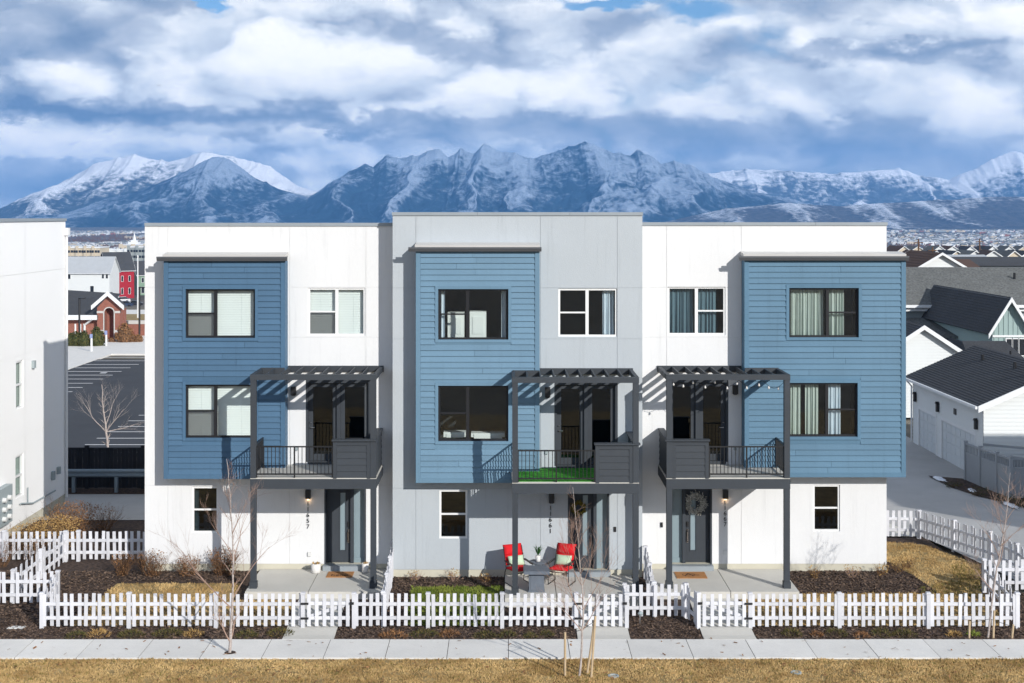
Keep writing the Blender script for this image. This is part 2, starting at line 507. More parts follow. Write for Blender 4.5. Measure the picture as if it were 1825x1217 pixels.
class MB:
    def __init__(s):
        s.v = []
        s.f = []

    def add(s, vs, fs):
        b = len(s.v)
        s.v.extend(tuple(q) for q in vs)
        s.f.extend(tuple(i + b for i in f) for f in fs)
        return s

    def quad(s, a, b, c, d):
        return s.add([a, b, c, d], [(0, 1, 2, 3)])

    def box(s, x0, x1, y0, y1, z0, z1):
        if x0 > x1:
            x0, x1 = x1, x0
        if y0 > y1:
            y0, y1 = y1, y0
        if z0 > z1:
            z0, z1 = z1, z0
        return s.add([(x0, y0, z0), (x1, y0, z0), (x1, y1, z0), (x0, y1, z0),
                      (x0, y0, z1), (x1, y0, z1), (x1, y1, z1), (x0, y1, z1)],
                     [(0, 3, 2, 1), (4, 5, 6, 7), (0, 1, 5, 4), (1, 2, 6, 5), (2, 3, 7, 6), (3, 0, 4, 7)])

    def prism(s, poly, axis, a, b):
        """poly of 2-D points extruded along an axis from a to b"""
        def mk(p, t):
            return {'x': (t, p[0], p[1]), 'y': (p[0], t, p[1]), 'z': (p[0], p[1], t)}[axis]
        n = len(poly)
        vs = [mk(p, a) for p in poly] + [mk(p, b) for p in poly]
        fs = [tuple(range(n))[::-1], tuple(range(n, 2 * n))]
        fs += [(i, (i + 1) % n, n + (i + 1) % n, n + i) for i in range(n)]
        return s.add(vs, fs)

    def tube(s, pts, rad, n=6, cap=True):
        pts = [Vector(p) for p in pts]
        if not isinstance(rad, (list, tuple)):
            rad = [rad] * len(pts)
        base = len(s.v)
        ref = None
        for i, p in enumerate(pts):
            d = (pts[min(i + 1, len(pts) - 1)] - pts[max(i - 1, 0)])
            if d.length < 1e-9:
                d = Vector((0, 0, 1))
            d.normalize()
            if ref is None:
                ref = Vector((1, 0, 0)) if abs(d.x) < 0.8 else Vector((0, 1, 0))
            u = d.cross(ref)
            if u.length < 1e-6:
                u = d.cross(Vector((0, 1, 0.3)))
            u.normalize()
            w = d.cross(u)
            ref = -w if False else ref
            for k in range(n):
                a = 2 * math.pi * k / n
                s.v.append(tuple(p + (u * math.cos(a) + w * math.sin(a)) * rad[i]))
        for i in range(len(pts) - 1):
            for k in range(n):
                a = base + i * n + k
                b = base + i * n + (k + 1) % n
                s.f.append((a, b, b + n, a + n))
        if cap:
            s.f.append(tuple(base + k for k in range(n))[::-1])
            e = base + (len(pts) - 1) * n
            s.f.append(tuple(e + k for k in range(n)))
        return s

    def lathe(s, prof, c=(0, 0, 0), n=14):
        base = len(s.v)
        for (r, z) in prof:
            for k in range(n):
                a = 2 * math.pi * k / n
                s.v.append((c[0] + r * math.cos(a), c[1] + r * math.sin(a), c[2] + z))
        for i in range(len(prof) - 1):
            for k in range(n):
                a = base + i * n + k
                b = base + i * n + (k + 1) % n
                s.f.append((a, b, b + n, a + n))
        s.f.append(tuple(base + k for k in range(n))[::-1])
        e = base + (len(prof) - 1) * n
        s.f.append(tuple(e + k for k in range(n)))
        return s

    def pillow(s, c, sx, sy, t, rot=None, n=7, e=3):
        base = len(s.v)
        rot = rot or Matrix.Identity(3)
        for side in (1, -1):
            for j in range(n):
                for i in range(n):
                    u = -1 + 2 * i / (n - 1)
                    v = -1 + 2 * j / (n - 1)
                    h = side * t * 0.5 * max(0.12, (1 - abs(u) ** e) * (1 - abs(v) ** e)) ** 0.6
                    pin = 1 - 0.05 * (1 - abs(u)) - 0.05 * (1 - abs(v))
                    p = rot @ Vector((u * sx * 0.5 * pin, v * sy * 0.5 * pin, h))
                    s.v.append((c[0] + p.x, c[1] + p.y, c[2] + p.z))
        N = n * n
        for j in range(n - 1):
            for i in range(n - 1):
                a = base + j * n + i
                s.f.append((a, a + 1, a + n + 1, a + n))
                b = a + N
                s.f.append((b, b + n, b + n + 1, b + 1))
        ring = [i for i in range(n)] + [j * n + n - 1 for j in range(1, n)] + \
               [(n - 1) * n + i for i in range(n - 2, -1, -1)] + [j * n for j in range(n - 2, 0, -1)]
        for k in range(len(ring)):
            a, b = base + ring[k], base + ring[(k + 1) % len(ring)]
            s.f.append((b, a, a + N, b + N))
        return s

    def mesh(s, name, mat, origin=(0, 0, 0), smooth=False):
        me = bpy.data.meshes.new(name)
        ox, oy, oz = origin
        me.from_pydata([(a - ox, b - oy, c - oz) for (a, b, c) in s.v], [], s.f)
        if mat is not None:
            me.materials.append(mat)
        if smooth:
            me.polygons.foreach_set('use_smooth', [True] * len(me.polygons))
        me.update()
        return me

    def build(s, name, mat, parent=None, origin=None, smooth=False, label=None, kind=None):
        if origin is None:
            a = np.array(s.v)
            origin = ((a[:, 0].min() + a[:, 0].max()) / 2, (a[:, 1].min() + a[:, 1].max()) / 2, a[:, 2].min())
            origin = tuple(float(q) for q in origin)
        o = bpy.data.objects.new(name, s.mesh(name, mat, origin, smooth))
        link(o, parent, origin)
        if label:
            o['label'] = label
        if kind:
            o['kind'] = kind
        return o


def inst(name, me, parent, loc, rz=0.0, scale=None):
    o = bpy.data.objects.new(name, me)
    link(o, parent, loc)
    o.rotation_euler = (0, 0, rz)
    if scale:
        o.scale = scale
    return o


def bigmesh(name, verts, faces, mat, smooth=False):
    """numpy arrays -> mesh"""
    me = bpy.data.meshes.new(name)
    nv, nf, k = len(verts), len(faces), faces.shape[1]
    me.vertices.add(nv)
    me.vertices.foreach_set('co', np.asarray(verts, dtype=np.float32).ravel())
    me.loops.add(nf * k)
    me.loops.foreach_set('vertex_index', np.asarray(faces, dtype=np.int32).ravel())
    me.polygons.add(nf)
    me.polygons.foreach_set('loop_start', np.arange(0, nf * k, k, dtype=np.int32))
    if smooth:
        me.polygons.foreach_set('use_smooth', np.ones(nf, dtype=bool))
    me.materials.append(mat)
    me.update(calc_edges=True)
    me.validate()
    return me


def structure(name, mb, mat, label=None):
    o = mb.build(name, mat, None)
    o['kind'] = 'structure'
    if label:
        o['label'] = label
    return o


DIG = {}


def glyph(ch, size, ext=0.008):
    key = (ch, size)
    if key not in DIG:
        cu = bpy.data.curves.new('glyph', 'FONT')
        cu.body = ch
        cu.size = size
        cu.extrude = ext
        cu.align_x = 'CENTER'
        ob = bpy.data.objects.new('glyph', cu)
        COL.objects.link(ob)
        dg = bpy.context.evaluated_depsgraph_get()
        dg.update()
        me = bpy.data.meshes.new_from_object(ob.evaluated_get(dg))
        bpy.data.objects.remove(ob)
        me.materials.clear()
        DIG[key] = me
    return DIG[key]

# ------------------------------------------------------------------ terrain + mountains
def vnoise(x, y, seed):
    xi = np.floor(x).astype(np.int64)
    yi = np.floor(y).astype(np.int64)
    fx, fy = x - xi, y - yi
    fx = fx * fx * fx * (fx * (fx * 6 - 15) + 10)
    fy = fy * fy * fy * (fy * (fy * 6 - 15) + 10)

    def h(a, b):
        n = (a * 374761393 + b * 668265263 + seed * 974634777) & 0xFFFFFFFF
        n = ((n ^ (n >> 13)) * 1274126177) & 0xFFFFFFFF
        n = n ^ (n >> 16)
        return (n & 0xFFFF) / 65535.0
    a, b, c, d = h(xi, yi), h(xi + 1, yi), h(xi, yi + 1), h(xi + 1, yi + 1)
    return (a * (1 - fx) + b * fx) * (1 - fy) + (c * (1 - fx) + d * fx) * fy


def ridged(x, y, seed, octs=5, gain=0.5, lac=2.03):
    s, a, tot = 0, 1.0, 0
    w = 1.0
    for o in range(octs):
        n = 1 - np.abs(2 * vnoise(x, y, seed + o) - 1)
        n = n * n
        s = s + a * n * w
        w = np.clip(n * 1.6, 0.15, 1)
        tot += a
        a *= gain
        x, y = x * lac + 13.1, y * lac + 7.7
    return s / tot


def fbm(x, y, seed, octs=4):
    s, a, tot = 0, 1.0, 0
    for o in range(octs):
        s = s + a * vnoise(x, y, seed + o)
        tot += a
        a *= 0.5
        x, y = x * 2.03 + 3.1, y * 2.03 + 1.7
    return s / tot


def snow_mat(name, line, spread, speck, dark, snow, amount):
    """rock / scrub with snow lying by height, slope and chance"""
    m = bpy.data.materials.new(name)
    m.use_nodes = True
    t = NT(m.node_tree)
    b = t.n['Principled BSDF']
    g = t.new('ShaderNodeNewGeometry')
    pos = g.outputs['Position']
    sp = t.new('ShaderNodeSeparateXYZ')
    t.l.new(pos, sp.inputs[0])
    sn = t.new('ShaderNodeSeparateXYZ')
    t.l.new(g.outputs['Normal'], sn.inputs[0])
    n1 = t.noise(pos, 0.0035, 6, 0.62).outputs['Fac']
    n2 = t.noise(pos, speck, 4, 0.7).outputs['Fac']
    n3 = t.noise(t.vmath('MULTIPLY', pos, (1.0, 0.25, 0.12)), 0.03, 4, 0.65).outputs['Fac']
    h = t.math('MULTIPLY_ADD', t.math('SUBTRACT', n1, 0.5), spread * 1.5, sp.outputs[2])
    f = t.math('DIVIDE', t.math('SUBTRACT', h, line), spread)
    f = t.math('MULTIPLY_ADD', t.math('SUBTRACT', n2, 0.5), 2.4, f)
    f = t.math('MULTIPLY_ADD', t.math('SUBTRACT', n3, 0.5), 0.8, f)
    spur = t.new('ShaderNodeAttribute', attribute_name='spur').outputs['Fac']
    f = t.math('MULTIPLY_ADD', t.math('SUBTRACT', spur, 0.36), 1.7, f)
    f = t.math('MULTIPLY_ADD', t.math('SUBTRACT', sn.outputs[2], 0.75), 1.2, f)
    f = t.math('ADD', f, amount)
    f = t.smooth(f, -0.15, 0.85)
    dk = t.mix(t.smooth(n2, 0.35, 0.7), dark, tuple(min(1, q * 2.4) for q in dark))
    col = t.mix(f, dk, snow)
    t.l.new(col, b.inputs['Base Color'])
    b.inputs['Roughness'].default_value = 0.95
    b.inputs['Specular IOR Level'].default_value = 0.1
    return m


def mountain(pts, yr, depth, base, seed, lam, amp, mat, nx=620, ny=170, label=None, x0=None, x1=None):
    px = np.array([p[0] for p in pts], float)
    py = np.array([p[1] for p in pts], float)
    xs = (px - VX) * (yr - CY) / F
    hs = CZ - (py - HZ) * (yr - CY) / F
    gx = np.linspace(xs[0], xs[-1], nx)
    gt = np.concatenate([np.linspace(-0.35, 0, ny // 6, endpoint=False), np.linspace(0, 1, ny - ny // 6)])
    GX, GT = np.meshgrid(gx, gt)
    wob = (fbm(GX / (lam * 1.3), GT * 2.2, seed + 50) - 0.5) * lam * 2.2 * np.clip(GT, 0, 1)
    H = np.interp(GX + wob, xs, hs) - base
    fine = (ridged(GX / (lam * 0.30), GT * 1.3 + seed, seed + 9, 5) - 0.40) * amp * 0.10
    A = np.abs(GT)
    p = np.where(GT >= 0, np.clip(1 - A, 0, 1) ** 1.12, np.clip(1 - A * 2.6, 0, 1))
    sp = ridged((GX + wob * 0.8 + GT * lam * 0.25) / lam, GT * 1.15 + fbm(GX / lam / 2, GT * 1.5, seed + 3), seed, 6, 0.46)
    env = (0.03 + 0.97 * np.clip(A, 0, 1) ** 0.70) * np.clip(1.02 - A, 0, 1) ** 0.45
    hr = np.clip(H / max(1.0, float((hs - base).max())), 0.05, 1)
    Zm = base + H * p + amp * (sp - 0.42) * env * (0.35 + 0.65 * hr) + fine * p * hr
    Zm = Zm - 25 * np.clip((A - 0.97) * 30, 0, 1)
    GY = yr - GT * depth + (fbm(GX / lam, GT, seed + 77) - 0.5) * depth * 0.10 * np.clip(A * 4, 0, 1)
    ny2, nx2 = GX.shape
    v = np.stack([GX, GY, Zm], -1).reshape(-1, 3)
    idx = np.arange(ny2 * nx2).reshape(ny2, nx2)
    f = np.stack([idx[:-1, :-1], idx[1:, :-1], idx[1:, 1:], idx[:-1, 1:]], -1).reshape(-1, 4)
    me = bigmesh('mountain', v, f, mat, True)
    at = me.attributes.new('spur', 'FLOAT', 'POINT')
    at.data.foreach_set('value', np.ascontiguousarray(sp, dtype=np.float32).ravel())
    o = bpy.data.objects.new('mountain', me)
    link(o)
    tag(o, label=label, kind='structure')
    return o


DARK = (0.030, 0.040, 0.050)
SNOW = (0.80, 0.82, 0.86)
m_snowy = snow_mat('mountain_snow_high', 200, 260, 0.022, DARK, SNOW, 0.35)
m_scrub = snow_mat('mountain_scrub_shade_tint', 200, 620, 0.022, (0.010, 0.022, 0.036), (0.30, 0.36, 0.45), 0.04)  # scrub and snow tinted blue, cloud shade and sky light put into the colour
m_far = snow_mat('mountain_far', 260, 400, 0.018, (0.05, 0.06, 0.07), SNOW, 0.40)
m_foot = snow_mat('foothill_snow', 20, 160, 0.03, (0.05, 0.048, 0.05), (0.62, 0.65, 0.70), -0.22)
mountain([(-260, 420), (-120, 405), (0, 372), (60, 345), (110, 325), (170, 291), (235, 276), (300, 286), (370, 270),
          (430, 282), (480, 297), (530, 330), (575, 345), (640, 380), (760, 410)], 9600, 1150, -60, 11, 330, 230, m_snowy,
         label='snow covered massif on the left behind a darker ridge')
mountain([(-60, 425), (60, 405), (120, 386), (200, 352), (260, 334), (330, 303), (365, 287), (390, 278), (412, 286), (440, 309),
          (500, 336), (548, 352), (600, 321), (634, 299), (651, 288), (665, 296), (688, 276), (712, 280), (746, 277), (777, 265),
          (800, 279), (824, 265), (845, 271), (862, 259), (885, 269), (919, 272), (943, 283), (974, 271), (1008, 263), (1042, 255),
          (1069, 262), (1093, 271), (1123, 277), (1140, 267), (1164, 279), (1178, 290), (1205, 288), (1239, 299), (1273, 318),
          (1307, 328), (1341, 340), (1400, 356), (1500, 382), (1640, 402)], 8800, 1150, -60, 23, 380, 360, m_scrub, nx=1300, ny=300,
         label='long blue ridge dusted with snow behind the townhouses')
mountain([(1080, 372), (1180, 330), (1250, 311), (1330, 300), (1400, 303), (1480, 309), (1550, 304), (1600, 300), (1650, 315),
          (1690, 319), (1740, 300), (1775, 280), (1803, 268), (1830, 276), (1900, 310), (2050, 350)], 11500, 1000, -60, 41, 330, 230, m_far,
         label='pale far range with a sharp snow peak on the right')
mountain([(1120, 410), (1200, 392), (1290, 372), (1400, 362), (1500, 367), (1600, 360), (1700, 355), (1780, 349), (1850, 351),
          (2000, 365), (2200, 390)], 7200, 900, -60, 67, 190, 75, m_foot, nx=520, ny=120,
         label='low snowy foothills on the right')

# wide ground sheet to the mountains and behind the camera
def build_ground():
    ys = np.concatenate([np.linspace(-3000, -120, 14), np.linspace(-100, -20, 9), np.linspace(-14, 14, 15),
                         np.linspace(16, 60, 23), np.linspace(70, 200, 14), np.linspace(230, 2100, 45),
                         np.linspace(2400, 9000, 20)])
    xs = np.concatenate([np.linspace(-7000, -400, 20), np.linspace(-360, -100, 14), np.linspace(-90, 90, 61),
                         np.linspace(100, 360, 14), np.linspace(400, 7000, 20)])
    v = np.array([(x, y, terr(x, y) - 0.06) for y in ys for x in xs])
    n = len(xs)
    idx = np.arange(len(v)).reshape(len(ys), n)
    f = np.stack([idx[:-1, :-1], idx[:-1, 1:], idx[1:, 1:], idx[1:, :-1]], -1).reshape(-1, 4)
    m = bpy.data.materials.new('valley_ground')
    m.use_nodes = True
    t = NT(m.node_tree)
    b = t.n['Principled BSDF']
    pos = t.new('ShaderNodeNewGeometry').outputs['Position']
    sp = t.new('ShaderNodeSeparateXYZ')
    t.l.new(pos, sp.inputs[0])
    n1 = t.noise(pos, 0.012, 6, 0.7).outputs['Fac']
    n2 = t.noise(t.vmath('MULTIPLY', pos, (1, 0.25, 1)), 0.05, 4, 0.7).outputs['Fac']
    near = t.mix(t.smooth(t.noise(pos, 0.5, 5, 0.6).outputs['Fac'], 0.35, 0.65), (0.12, 0.105, 0.08), (0.19, 0.165, 0.125))
    far = t.mix(t.smooth(n1, 0.40, 0.62), (0.05, 0.05, 0.05), (0.16, 0.13, 0.10))
    far = t.mix(t.smooth(n2, 0.58, 0.70), far, (0.62, 0.64, 0.68))
    col = t.mix(t.smooth(sp.outputs[1], 150, 420), near, far)
    t.l.new(col, b.inputs['Base Color'])
    b.inputs['Roughness'].default_value = 0.95
    o = bpy.data.objects.new('ground', bigmesh('ground', v, f, m, True))
    link(o)
    tag(o, kind='structure')


build_ground()

# air between here and the mountains
hz = MB()
hz.box(-7200, 7200, -3100, 13600, -100, 640)
hm = bpy.data.materials.new('valley_haze')
hm.use_nodes = True
ht = NT(hm.node_tree)
ht.n.clear()
ho = ht.new('ShaderNodeOutputMaterial')
pv = ht.new('ShaderNodeVolumePrincipled')
pv.inputs['Color'].default_value = (0.17, 0.47, 1.0, 1)
pv.inputs['Density'].default_value = 0.00008
pv.inputs['Anisotropy'].default_value = 0.0
ht.l.new(pv.outputs[0], ho.inputs['Volume'])
haze = hz.build('haze', hm)
haze['kind'] = 'stuff'
haze['label'] = 'thin blue haze filling the valley air'

# ------------------------------------------------------------------ ground covers near the houses
def sheet(name, poly, mat, lift, label=None, step=None, kind='structure', skirt=0.0, hf=gz):
    """polygon laid on the ground, subdivided in strips of y so that it follows the slope"""
    xs = [p[0] for p in poly]
    ys = [p[1] for p in poly]
    mb = MB()
    levels = sorted(set([min(ys), max(ys)] + [q for q in ys] +
                        [q for q in (-5.0, -4, -3, -2, -0.7, 2, 4, 6, 8, 10, 12) if min(ys) < q < max(ys)]))

    def span(y):
        hit = []
        n = len(poly)
        for i in range(n):
            (ax, ay), (bx, by) = poly[i], poly[(i + 1) % n]
            if ay == by:
                if abs(y - ay) < 1e-9:
                    hit += [ax, bx]
                continue
            if min(ay, by) - 1e-9 <= y <= max(ay, by) + 1e-9:
                hit.append(ax + (bx - ax) * (y - ay) / (by - ay))
        return min(hit), max(hit)
    for a, b in zip(levels[:-1], levels[1:]):
        e = 1e-6
        a0, a1 = span(a + e)
        b0, b1 = span(b - e)
        mb.quad((a0, a, hf(a0, a) + lift), (a1, a, hf(a1, a) + lift), (b1, b, hf(b1, b) + lift), (b0, b, hf(b0, b) + lift))
        if skirt:
            mb.quad((a0, a, hf(a0, a) + lift - skirt), (a0, a, hf(a0, a) + lift), (b0, b, hf(b0, b) + lift), (b0, b, hf(b0, b) + lift - skirt))
            mb.quad((a1, a, hf(a1, a) + lift), (a1, a, hf(a1, a) + lift - skirt), (b1, b, hf(b1, b) + lift - skirt), (b1, b, hf(b1, b) + lift))
    if skirt:
        y = levels[0]
        a0, a1 = span(y + 1e-6)
        mb.quad((a0, y, hf(a0, y) + lift - skirt), (a1, y, hf(a1, y) + lift - skirt), (a1, y, hf(a1, y) + lift), (a0, y, hf(a0, y) + lift))
    o = mb.build(name, mat)
    tag(o, label=label, kind=kind)
    return o


def inpoly(px, py, poly):
    ins = np.zeros(len(px), bool)
    n = len(poly)
    for i in range(n):
        (ax, ay), (bx, by) = poly[i], poly[(i + 1) % n]
        if ay == by:
            continue
        c = ((ay > py) != (by > py)) & (px < (bx - ax) * (py - ay) / (by - ay) + ax)
        ins ^= c
    return ins


NPR = np.random.RandomState(3)


def gzv(x, y):
    z = np.where(y >= -0.7, -0.25 * np.clip((y - 2) / 10, 0, 1) ** 2 * (3 - 2 * np.clip((y - 2) / 10, 0, 1)), 0)
    return np.where(y < -0.7, np.clip(-0.36 * (-0.7 - y) / 4.3, -0.36, 0), z)


def blades(name, poly, dens, h0, h1, mat, label, lift=0.0, parts=3, w=0.012, clump=0.6):
    xs = [p[0] for p in poly]
    ys = [p[1] for p in poly]
    area = (max(xs) - min(xs)) * (max(ys) - min(ys))
    n = int(area * dens)
    x = NPR.uniform(min(xs), max(xs), n)
    y = NPR.uniform(min(ys), max(ys), n)
    k = inpoly(x, y, poly)
    cl = fbm(x * 2.2, y * 2.2, 5, 3)
    k &= NPR.rand(n) < (1 - clump) + clump * np.clip((cl - 0.3) * 2.5, 0, 1)
    x, y, cl = x[k], y[k], cl[k]
    n = len(x)
    x = np.repeat(x, parts) + NPR.normal(0, 0.018, n * parts)
    y = np.repeat(y, parts) + NPR.normal(0, 0.018, n * parts)
    cl = np.repeat(cl, parts)
    n = len(x)
    z = gzv(x, y) + lift
    a = NPR.uniform(0, 2 * np.pi, n)
    h = NPR.uniform(h0, h1, n) * (0.6 + 0.8 * cl)
    lean = NPR.normal(0, 0.6, (n, 2)) * h[:, None]
    dx, dy = np.cos(a) * w, np.sin(a) * w
    v = np.empty((n, 3, 3))
    v[:, 0] = np.stack([x - dx, y - dy, z - 0.01], 1)
    v[:, 1] = np.stack([x + dx, y + dy, z - 0.01], 1)
    v[:, 2] = np.stack([x + lean[:, 0], y + lean[:, 1], z + h], 1)
    f = np.arange(n * 3).reshape(n, 3)
    o = bpy.data.objects.new(name, bigmesh(name, v.reshape(-1, 3), f, mat))
    link(o)
    tag(o, label, 'grass', kind='stuff')
    return o


def chips(name, polys, dens, mat, label, lift=0.0):
    V, n_tot = [], 0
    for poly in polys:
        xs = [p[0] for p in poly]
        ys = [p[1] for p in poly]
        n = int((max(xs) - min(xs)) * (max(ys) - min(ys)) * dens)
        x = NPR.uniform(min(xs), max(xs), n)
        y = NPR.uniform(min(ys), max(ys), n)
        k = inpoly(x, y, poly)
        x, y = x[k], y[k]
        n = len(x)
        a = NPR.uniform(0, 2 * np.pi, n)
        L = NPR.uniform(0.02, 0.055, n)
        W = NPR.uniform(0.008, 0.02, n)
        z = gzv(x, y) + lift + NPR.uniform(0.004, 0.03, n)
        tx = NPR.normal(0, 0.25, n)
        ty = NPR.normal(0, 0.35, n)
        c, s = np.cos(a), np.sin(a)
        q = np.empty((n, 4, 3))
        for i, (u, w_) in enumerate(((-1, -1), (1, -1), (1, 1), (-1, 1))):
            q[:, i, 0] = x + c * L * u - s * W * w_
            q[:, i, 1] = y + s * L * u + c * W * w_
            q[:, i, 2] = z + u * L * tx + w_ * W * ty
        V.append(q.reshape(-1, 3))
    v = np.concatenate(V)
    f = np.arange(len(v)).reshape(-1, 4)
    o = bpy.data.objects.new(name, bigmesh(name, v, f, mat))
    link(o)
    tag(o, label, 'mulch', kind='stuff')
    return o


FY = -4.45      # picket line
# mulch bed (base), lawns, walks
sheet('mulch_bed', [(-21, -5.3), (13.6, -5.3), (13.6, 4.3), (-21, 4.3)], M['mulch'], 0.0, 'dark bark mulch around the townhouses')
sheet('mulch_bed', [(-21, 4.3), (-10.5, 4.3), (-10.5, 7.2), (-21, 7.2)], M['mulch'], 0.0, 'dark mulch before the shaded lane')
sheet('mulch_bed', [(13.6, -5.3), (24, -5.3), (24, -1.9), (13.6, -1.9)], M['mulch'], 0.0, 'dark bark mulch beyond the corner fence')
LAWN_L = [(-11.35, -4.3), (-5.75, -4.3), (-5.75, -2.45), (-7.45, -2.45), (-7.45, -0.95), (-10.9, -0.95)]
LAWN_L1 = [(-11.35, -4.3), (-7.45, -4.3), (-7.45, -1.2), (-11.0, -1.2)]
LAWN_L2 = [(-7.45, -4.3), (-5.75, -4.3), (-5.75, -2.5), (-7.45, -2.5)]
LAWN_C = [(-2.62, -4.3), (-0.05, -4.3), (-0.05, -1.45), (-2.62, -1.45)]
LAWN_R1 = [(6.45, -4.3), (13.2, -4.3), (13.2, -2.0), (8.2, -2.0), (8.2, -2.45), (6.45, -2.45)]
LAWN_R2 = [(12.05, -2.0), (13.2, -2.0), (14.1, 0.6), (13.2, 3.2), (11.3, 3.8), (11.4, 1.6)]
for p_, l_ in ((LAWN_L1, 'tan lawn before the left townhouse'), (LAWN_L2, 'tan lawn strip before the left porch')):
    sheet('lawn', p_, M['lawn_soil'], 0.012, l_)
    blades('grass', p_, 420, 0.025, 0.06, M['blade_tan'], 'short tan dormant ' + ('grass beside the left porch' if p_ is LAWN_L1 else 'grass in front of the left porch'), 0.012)
sheet('lawn', LAWN_C, M['soil_green'], 0.012, 'green lawn patch before the middle townhouse')
blades('grass', LAWN_C, 420, 0.03, 0.08, M['blade_green'], 'short green grass before the middle townhouse', 0.012)
sheet('lawn', LAWN_R1, M['lawn_soil'], 0.012, 'tan lawn before the right townhouse')
blades('grass', LAWN_R1, 420, 0.025, 0.06, M['blade_tan'], 'short tan grass before the right townhouse', 0.012)
sheet('lawn', LAWN_R2, M['lawn_soil'], 0.014, 'tan lawn round the right corner of the townhouses')
blades('grass', LAWN_R2, 420, 0.025, 0.06, M['blade_tan'], 'short tan grass by the curved fence', 0.014)
blades('grass', [(11.6, -2.3), (13.2, -2.3), (13.9, 0.2), (13.4, 0.8), (12.6, -1.2), (11.6, -1.6)], 220, 0.03, 0.08, M['blade_olive'], 'olive green grass patches by the corner', 0.014)
FRONT = [(-24, -12.5), (24, -12.5), (24, -6.76), (-24, -6.76)]
sheet('lawn', [(-60, -36), (60, -36), (60, -6.75), (-60, -6.75)], M['lawn_soil'], -0.012, 'wide tan lawn along the sidewalk')
blades('grass', [(-15.5, -9.4), (15.5, -9.4), (15.5, -6.77), (-15.5, -6.77)], 800, 0.02, 0.05, M['blade_tan'],
       'tan dormant grass along the sidewalk', -0.012, parts=4)
blades('grass', [(-15.5, -9.2), (15.5, -9.2), (15.5, -6.78), (-15.5, -6.78)], 60, 0.03, 0.07, M['blade_olive'],
       'olive tufts in the tan lawn', -0.012, parts=4, clump=1.0)
BEDS = [[(a_, -5.3), (b_, -5.3), (b_, -4.3), (a_, -4.3)] for a_, b_ in ((-16, -5.68), (-4.32, 1.82), (3.21, 5.02), (6.41, 13.6))] + [
        [(-15.5, -4.3), (-11.35, -4.3), (-11.0, -1.0), (-15.5, -1.0)],
        [(-15.5, -1.0), (-7.4, -1.0), (-7.4, 0), (-15.5, 0)],
        [(-3.2, -4.3), (-2.62, -4.3), (-2.62, -1.4), (-3.2, -1.4)], [(-3.2, -1.5), (-0.05, -1.5), (-0.05, -0.65), (-3.2, -0.65)],
        [(3.2, -4.4), (5.0, -4.4), (5.0, -3.7), (3.2, -3.7)],
        [(8.2, -2.0), (12.1, -2.0), (11.5, 0.8), (11.15, 1.2), (11.1, 0), (8.2, 0)],
        [(13.3, -5.3), (15.5, -5.3), (15.5, -2), (13.3, -2)]]
chips('bark_chips', BEDS, 330, M['chip'], 'loose brown bark chips on the beds', 0.0)

chips('leaf_litter', [[(-15, -6.7), (15, -6.7), (15, -5.3), (-15, -5.3)]], 2.2, M['brown_leaf'], 'scattered dry leaves and bits on the sidewalk', 0.026)
chips('leaf_litter', [[(-15, -9.2), (15, -9.2), (15, -6.8), (-15, -6.8)]], 7, M['brown_leaf'], 'scattered dry leaves in the front lawn', 0.015)
# sidewalk of separate slabs
sw = bpy.data.objects.new('sidewalk', None)
link(sw, None, (0, -6.0, -0.36))
sw['kind'] = 'structure'
sl = MB()
sl.box(-0.742, 0.742, -0.72, 0.72, -0.10, 0.0)
slab_me = sl.mesh('slab', M['concrete'])
for i in range(-16, 17):
    inst('slab', slab_me, sw, (0.085 + 1.5 * i + 0.75, -6.02, -0.335 + rnd.uniform(-0.003, 0.003)))
base_mb = MB()
base_mb.box(-24, 24, -6.73, -5.31, -0.44, -0.346)
base_mb.build('joint_bed', M['mulch'], sw)

WALKS = [('left', -5.65, -4.35, 0.0), ('middle', 1.85, 3.18, 0.0), ('right', 5.05, 6.38, 0.0)]
for nm, a, b, _ in WALKS:
    o = sheet('walkway', [(a, -5.31), (b, -5.31), (b, -2.3), (a, -2.3)], M['porch'], 0.03, 'concrete walk to the %s gate' % nm, skirt=0.12)
# porches
def porch(nm, x0, x1, y0, y1, jx):
    root = bpy.data.objects.new('porch_slab', None)
    link(root, None, ((x0 + x1) / 2, y0, 0))
    tag(root, kind='structure', label='concrete porch of the %s townhouse' % nm)
    for a, b in ((x0, jx - 0.01), (jx + 0.01, x1)):
        mb = MB()
        mb.box(a, b, y0, y1 - 0.004, -0.4, 0.065)
        mb.build('slab', M['porch'], root)
    mb = MB()
    mb.box(x0 + .02, x1 - .02, y0 + .02, y1 - .01, -0.4, 0.04)
    mb.build('joint_bed', M['mulch'], root)


porch('left', X(438, -2.3), -3.32, -2.4, 0, X(560, -1.2))
porch('middle', X(900, -3.0), 3.62, -3.0, -0.65, X(990, -2))
porch('right', X(1168, -2.2), X(1424, -2.35), -2.4, 0, X(1290, -1.2))

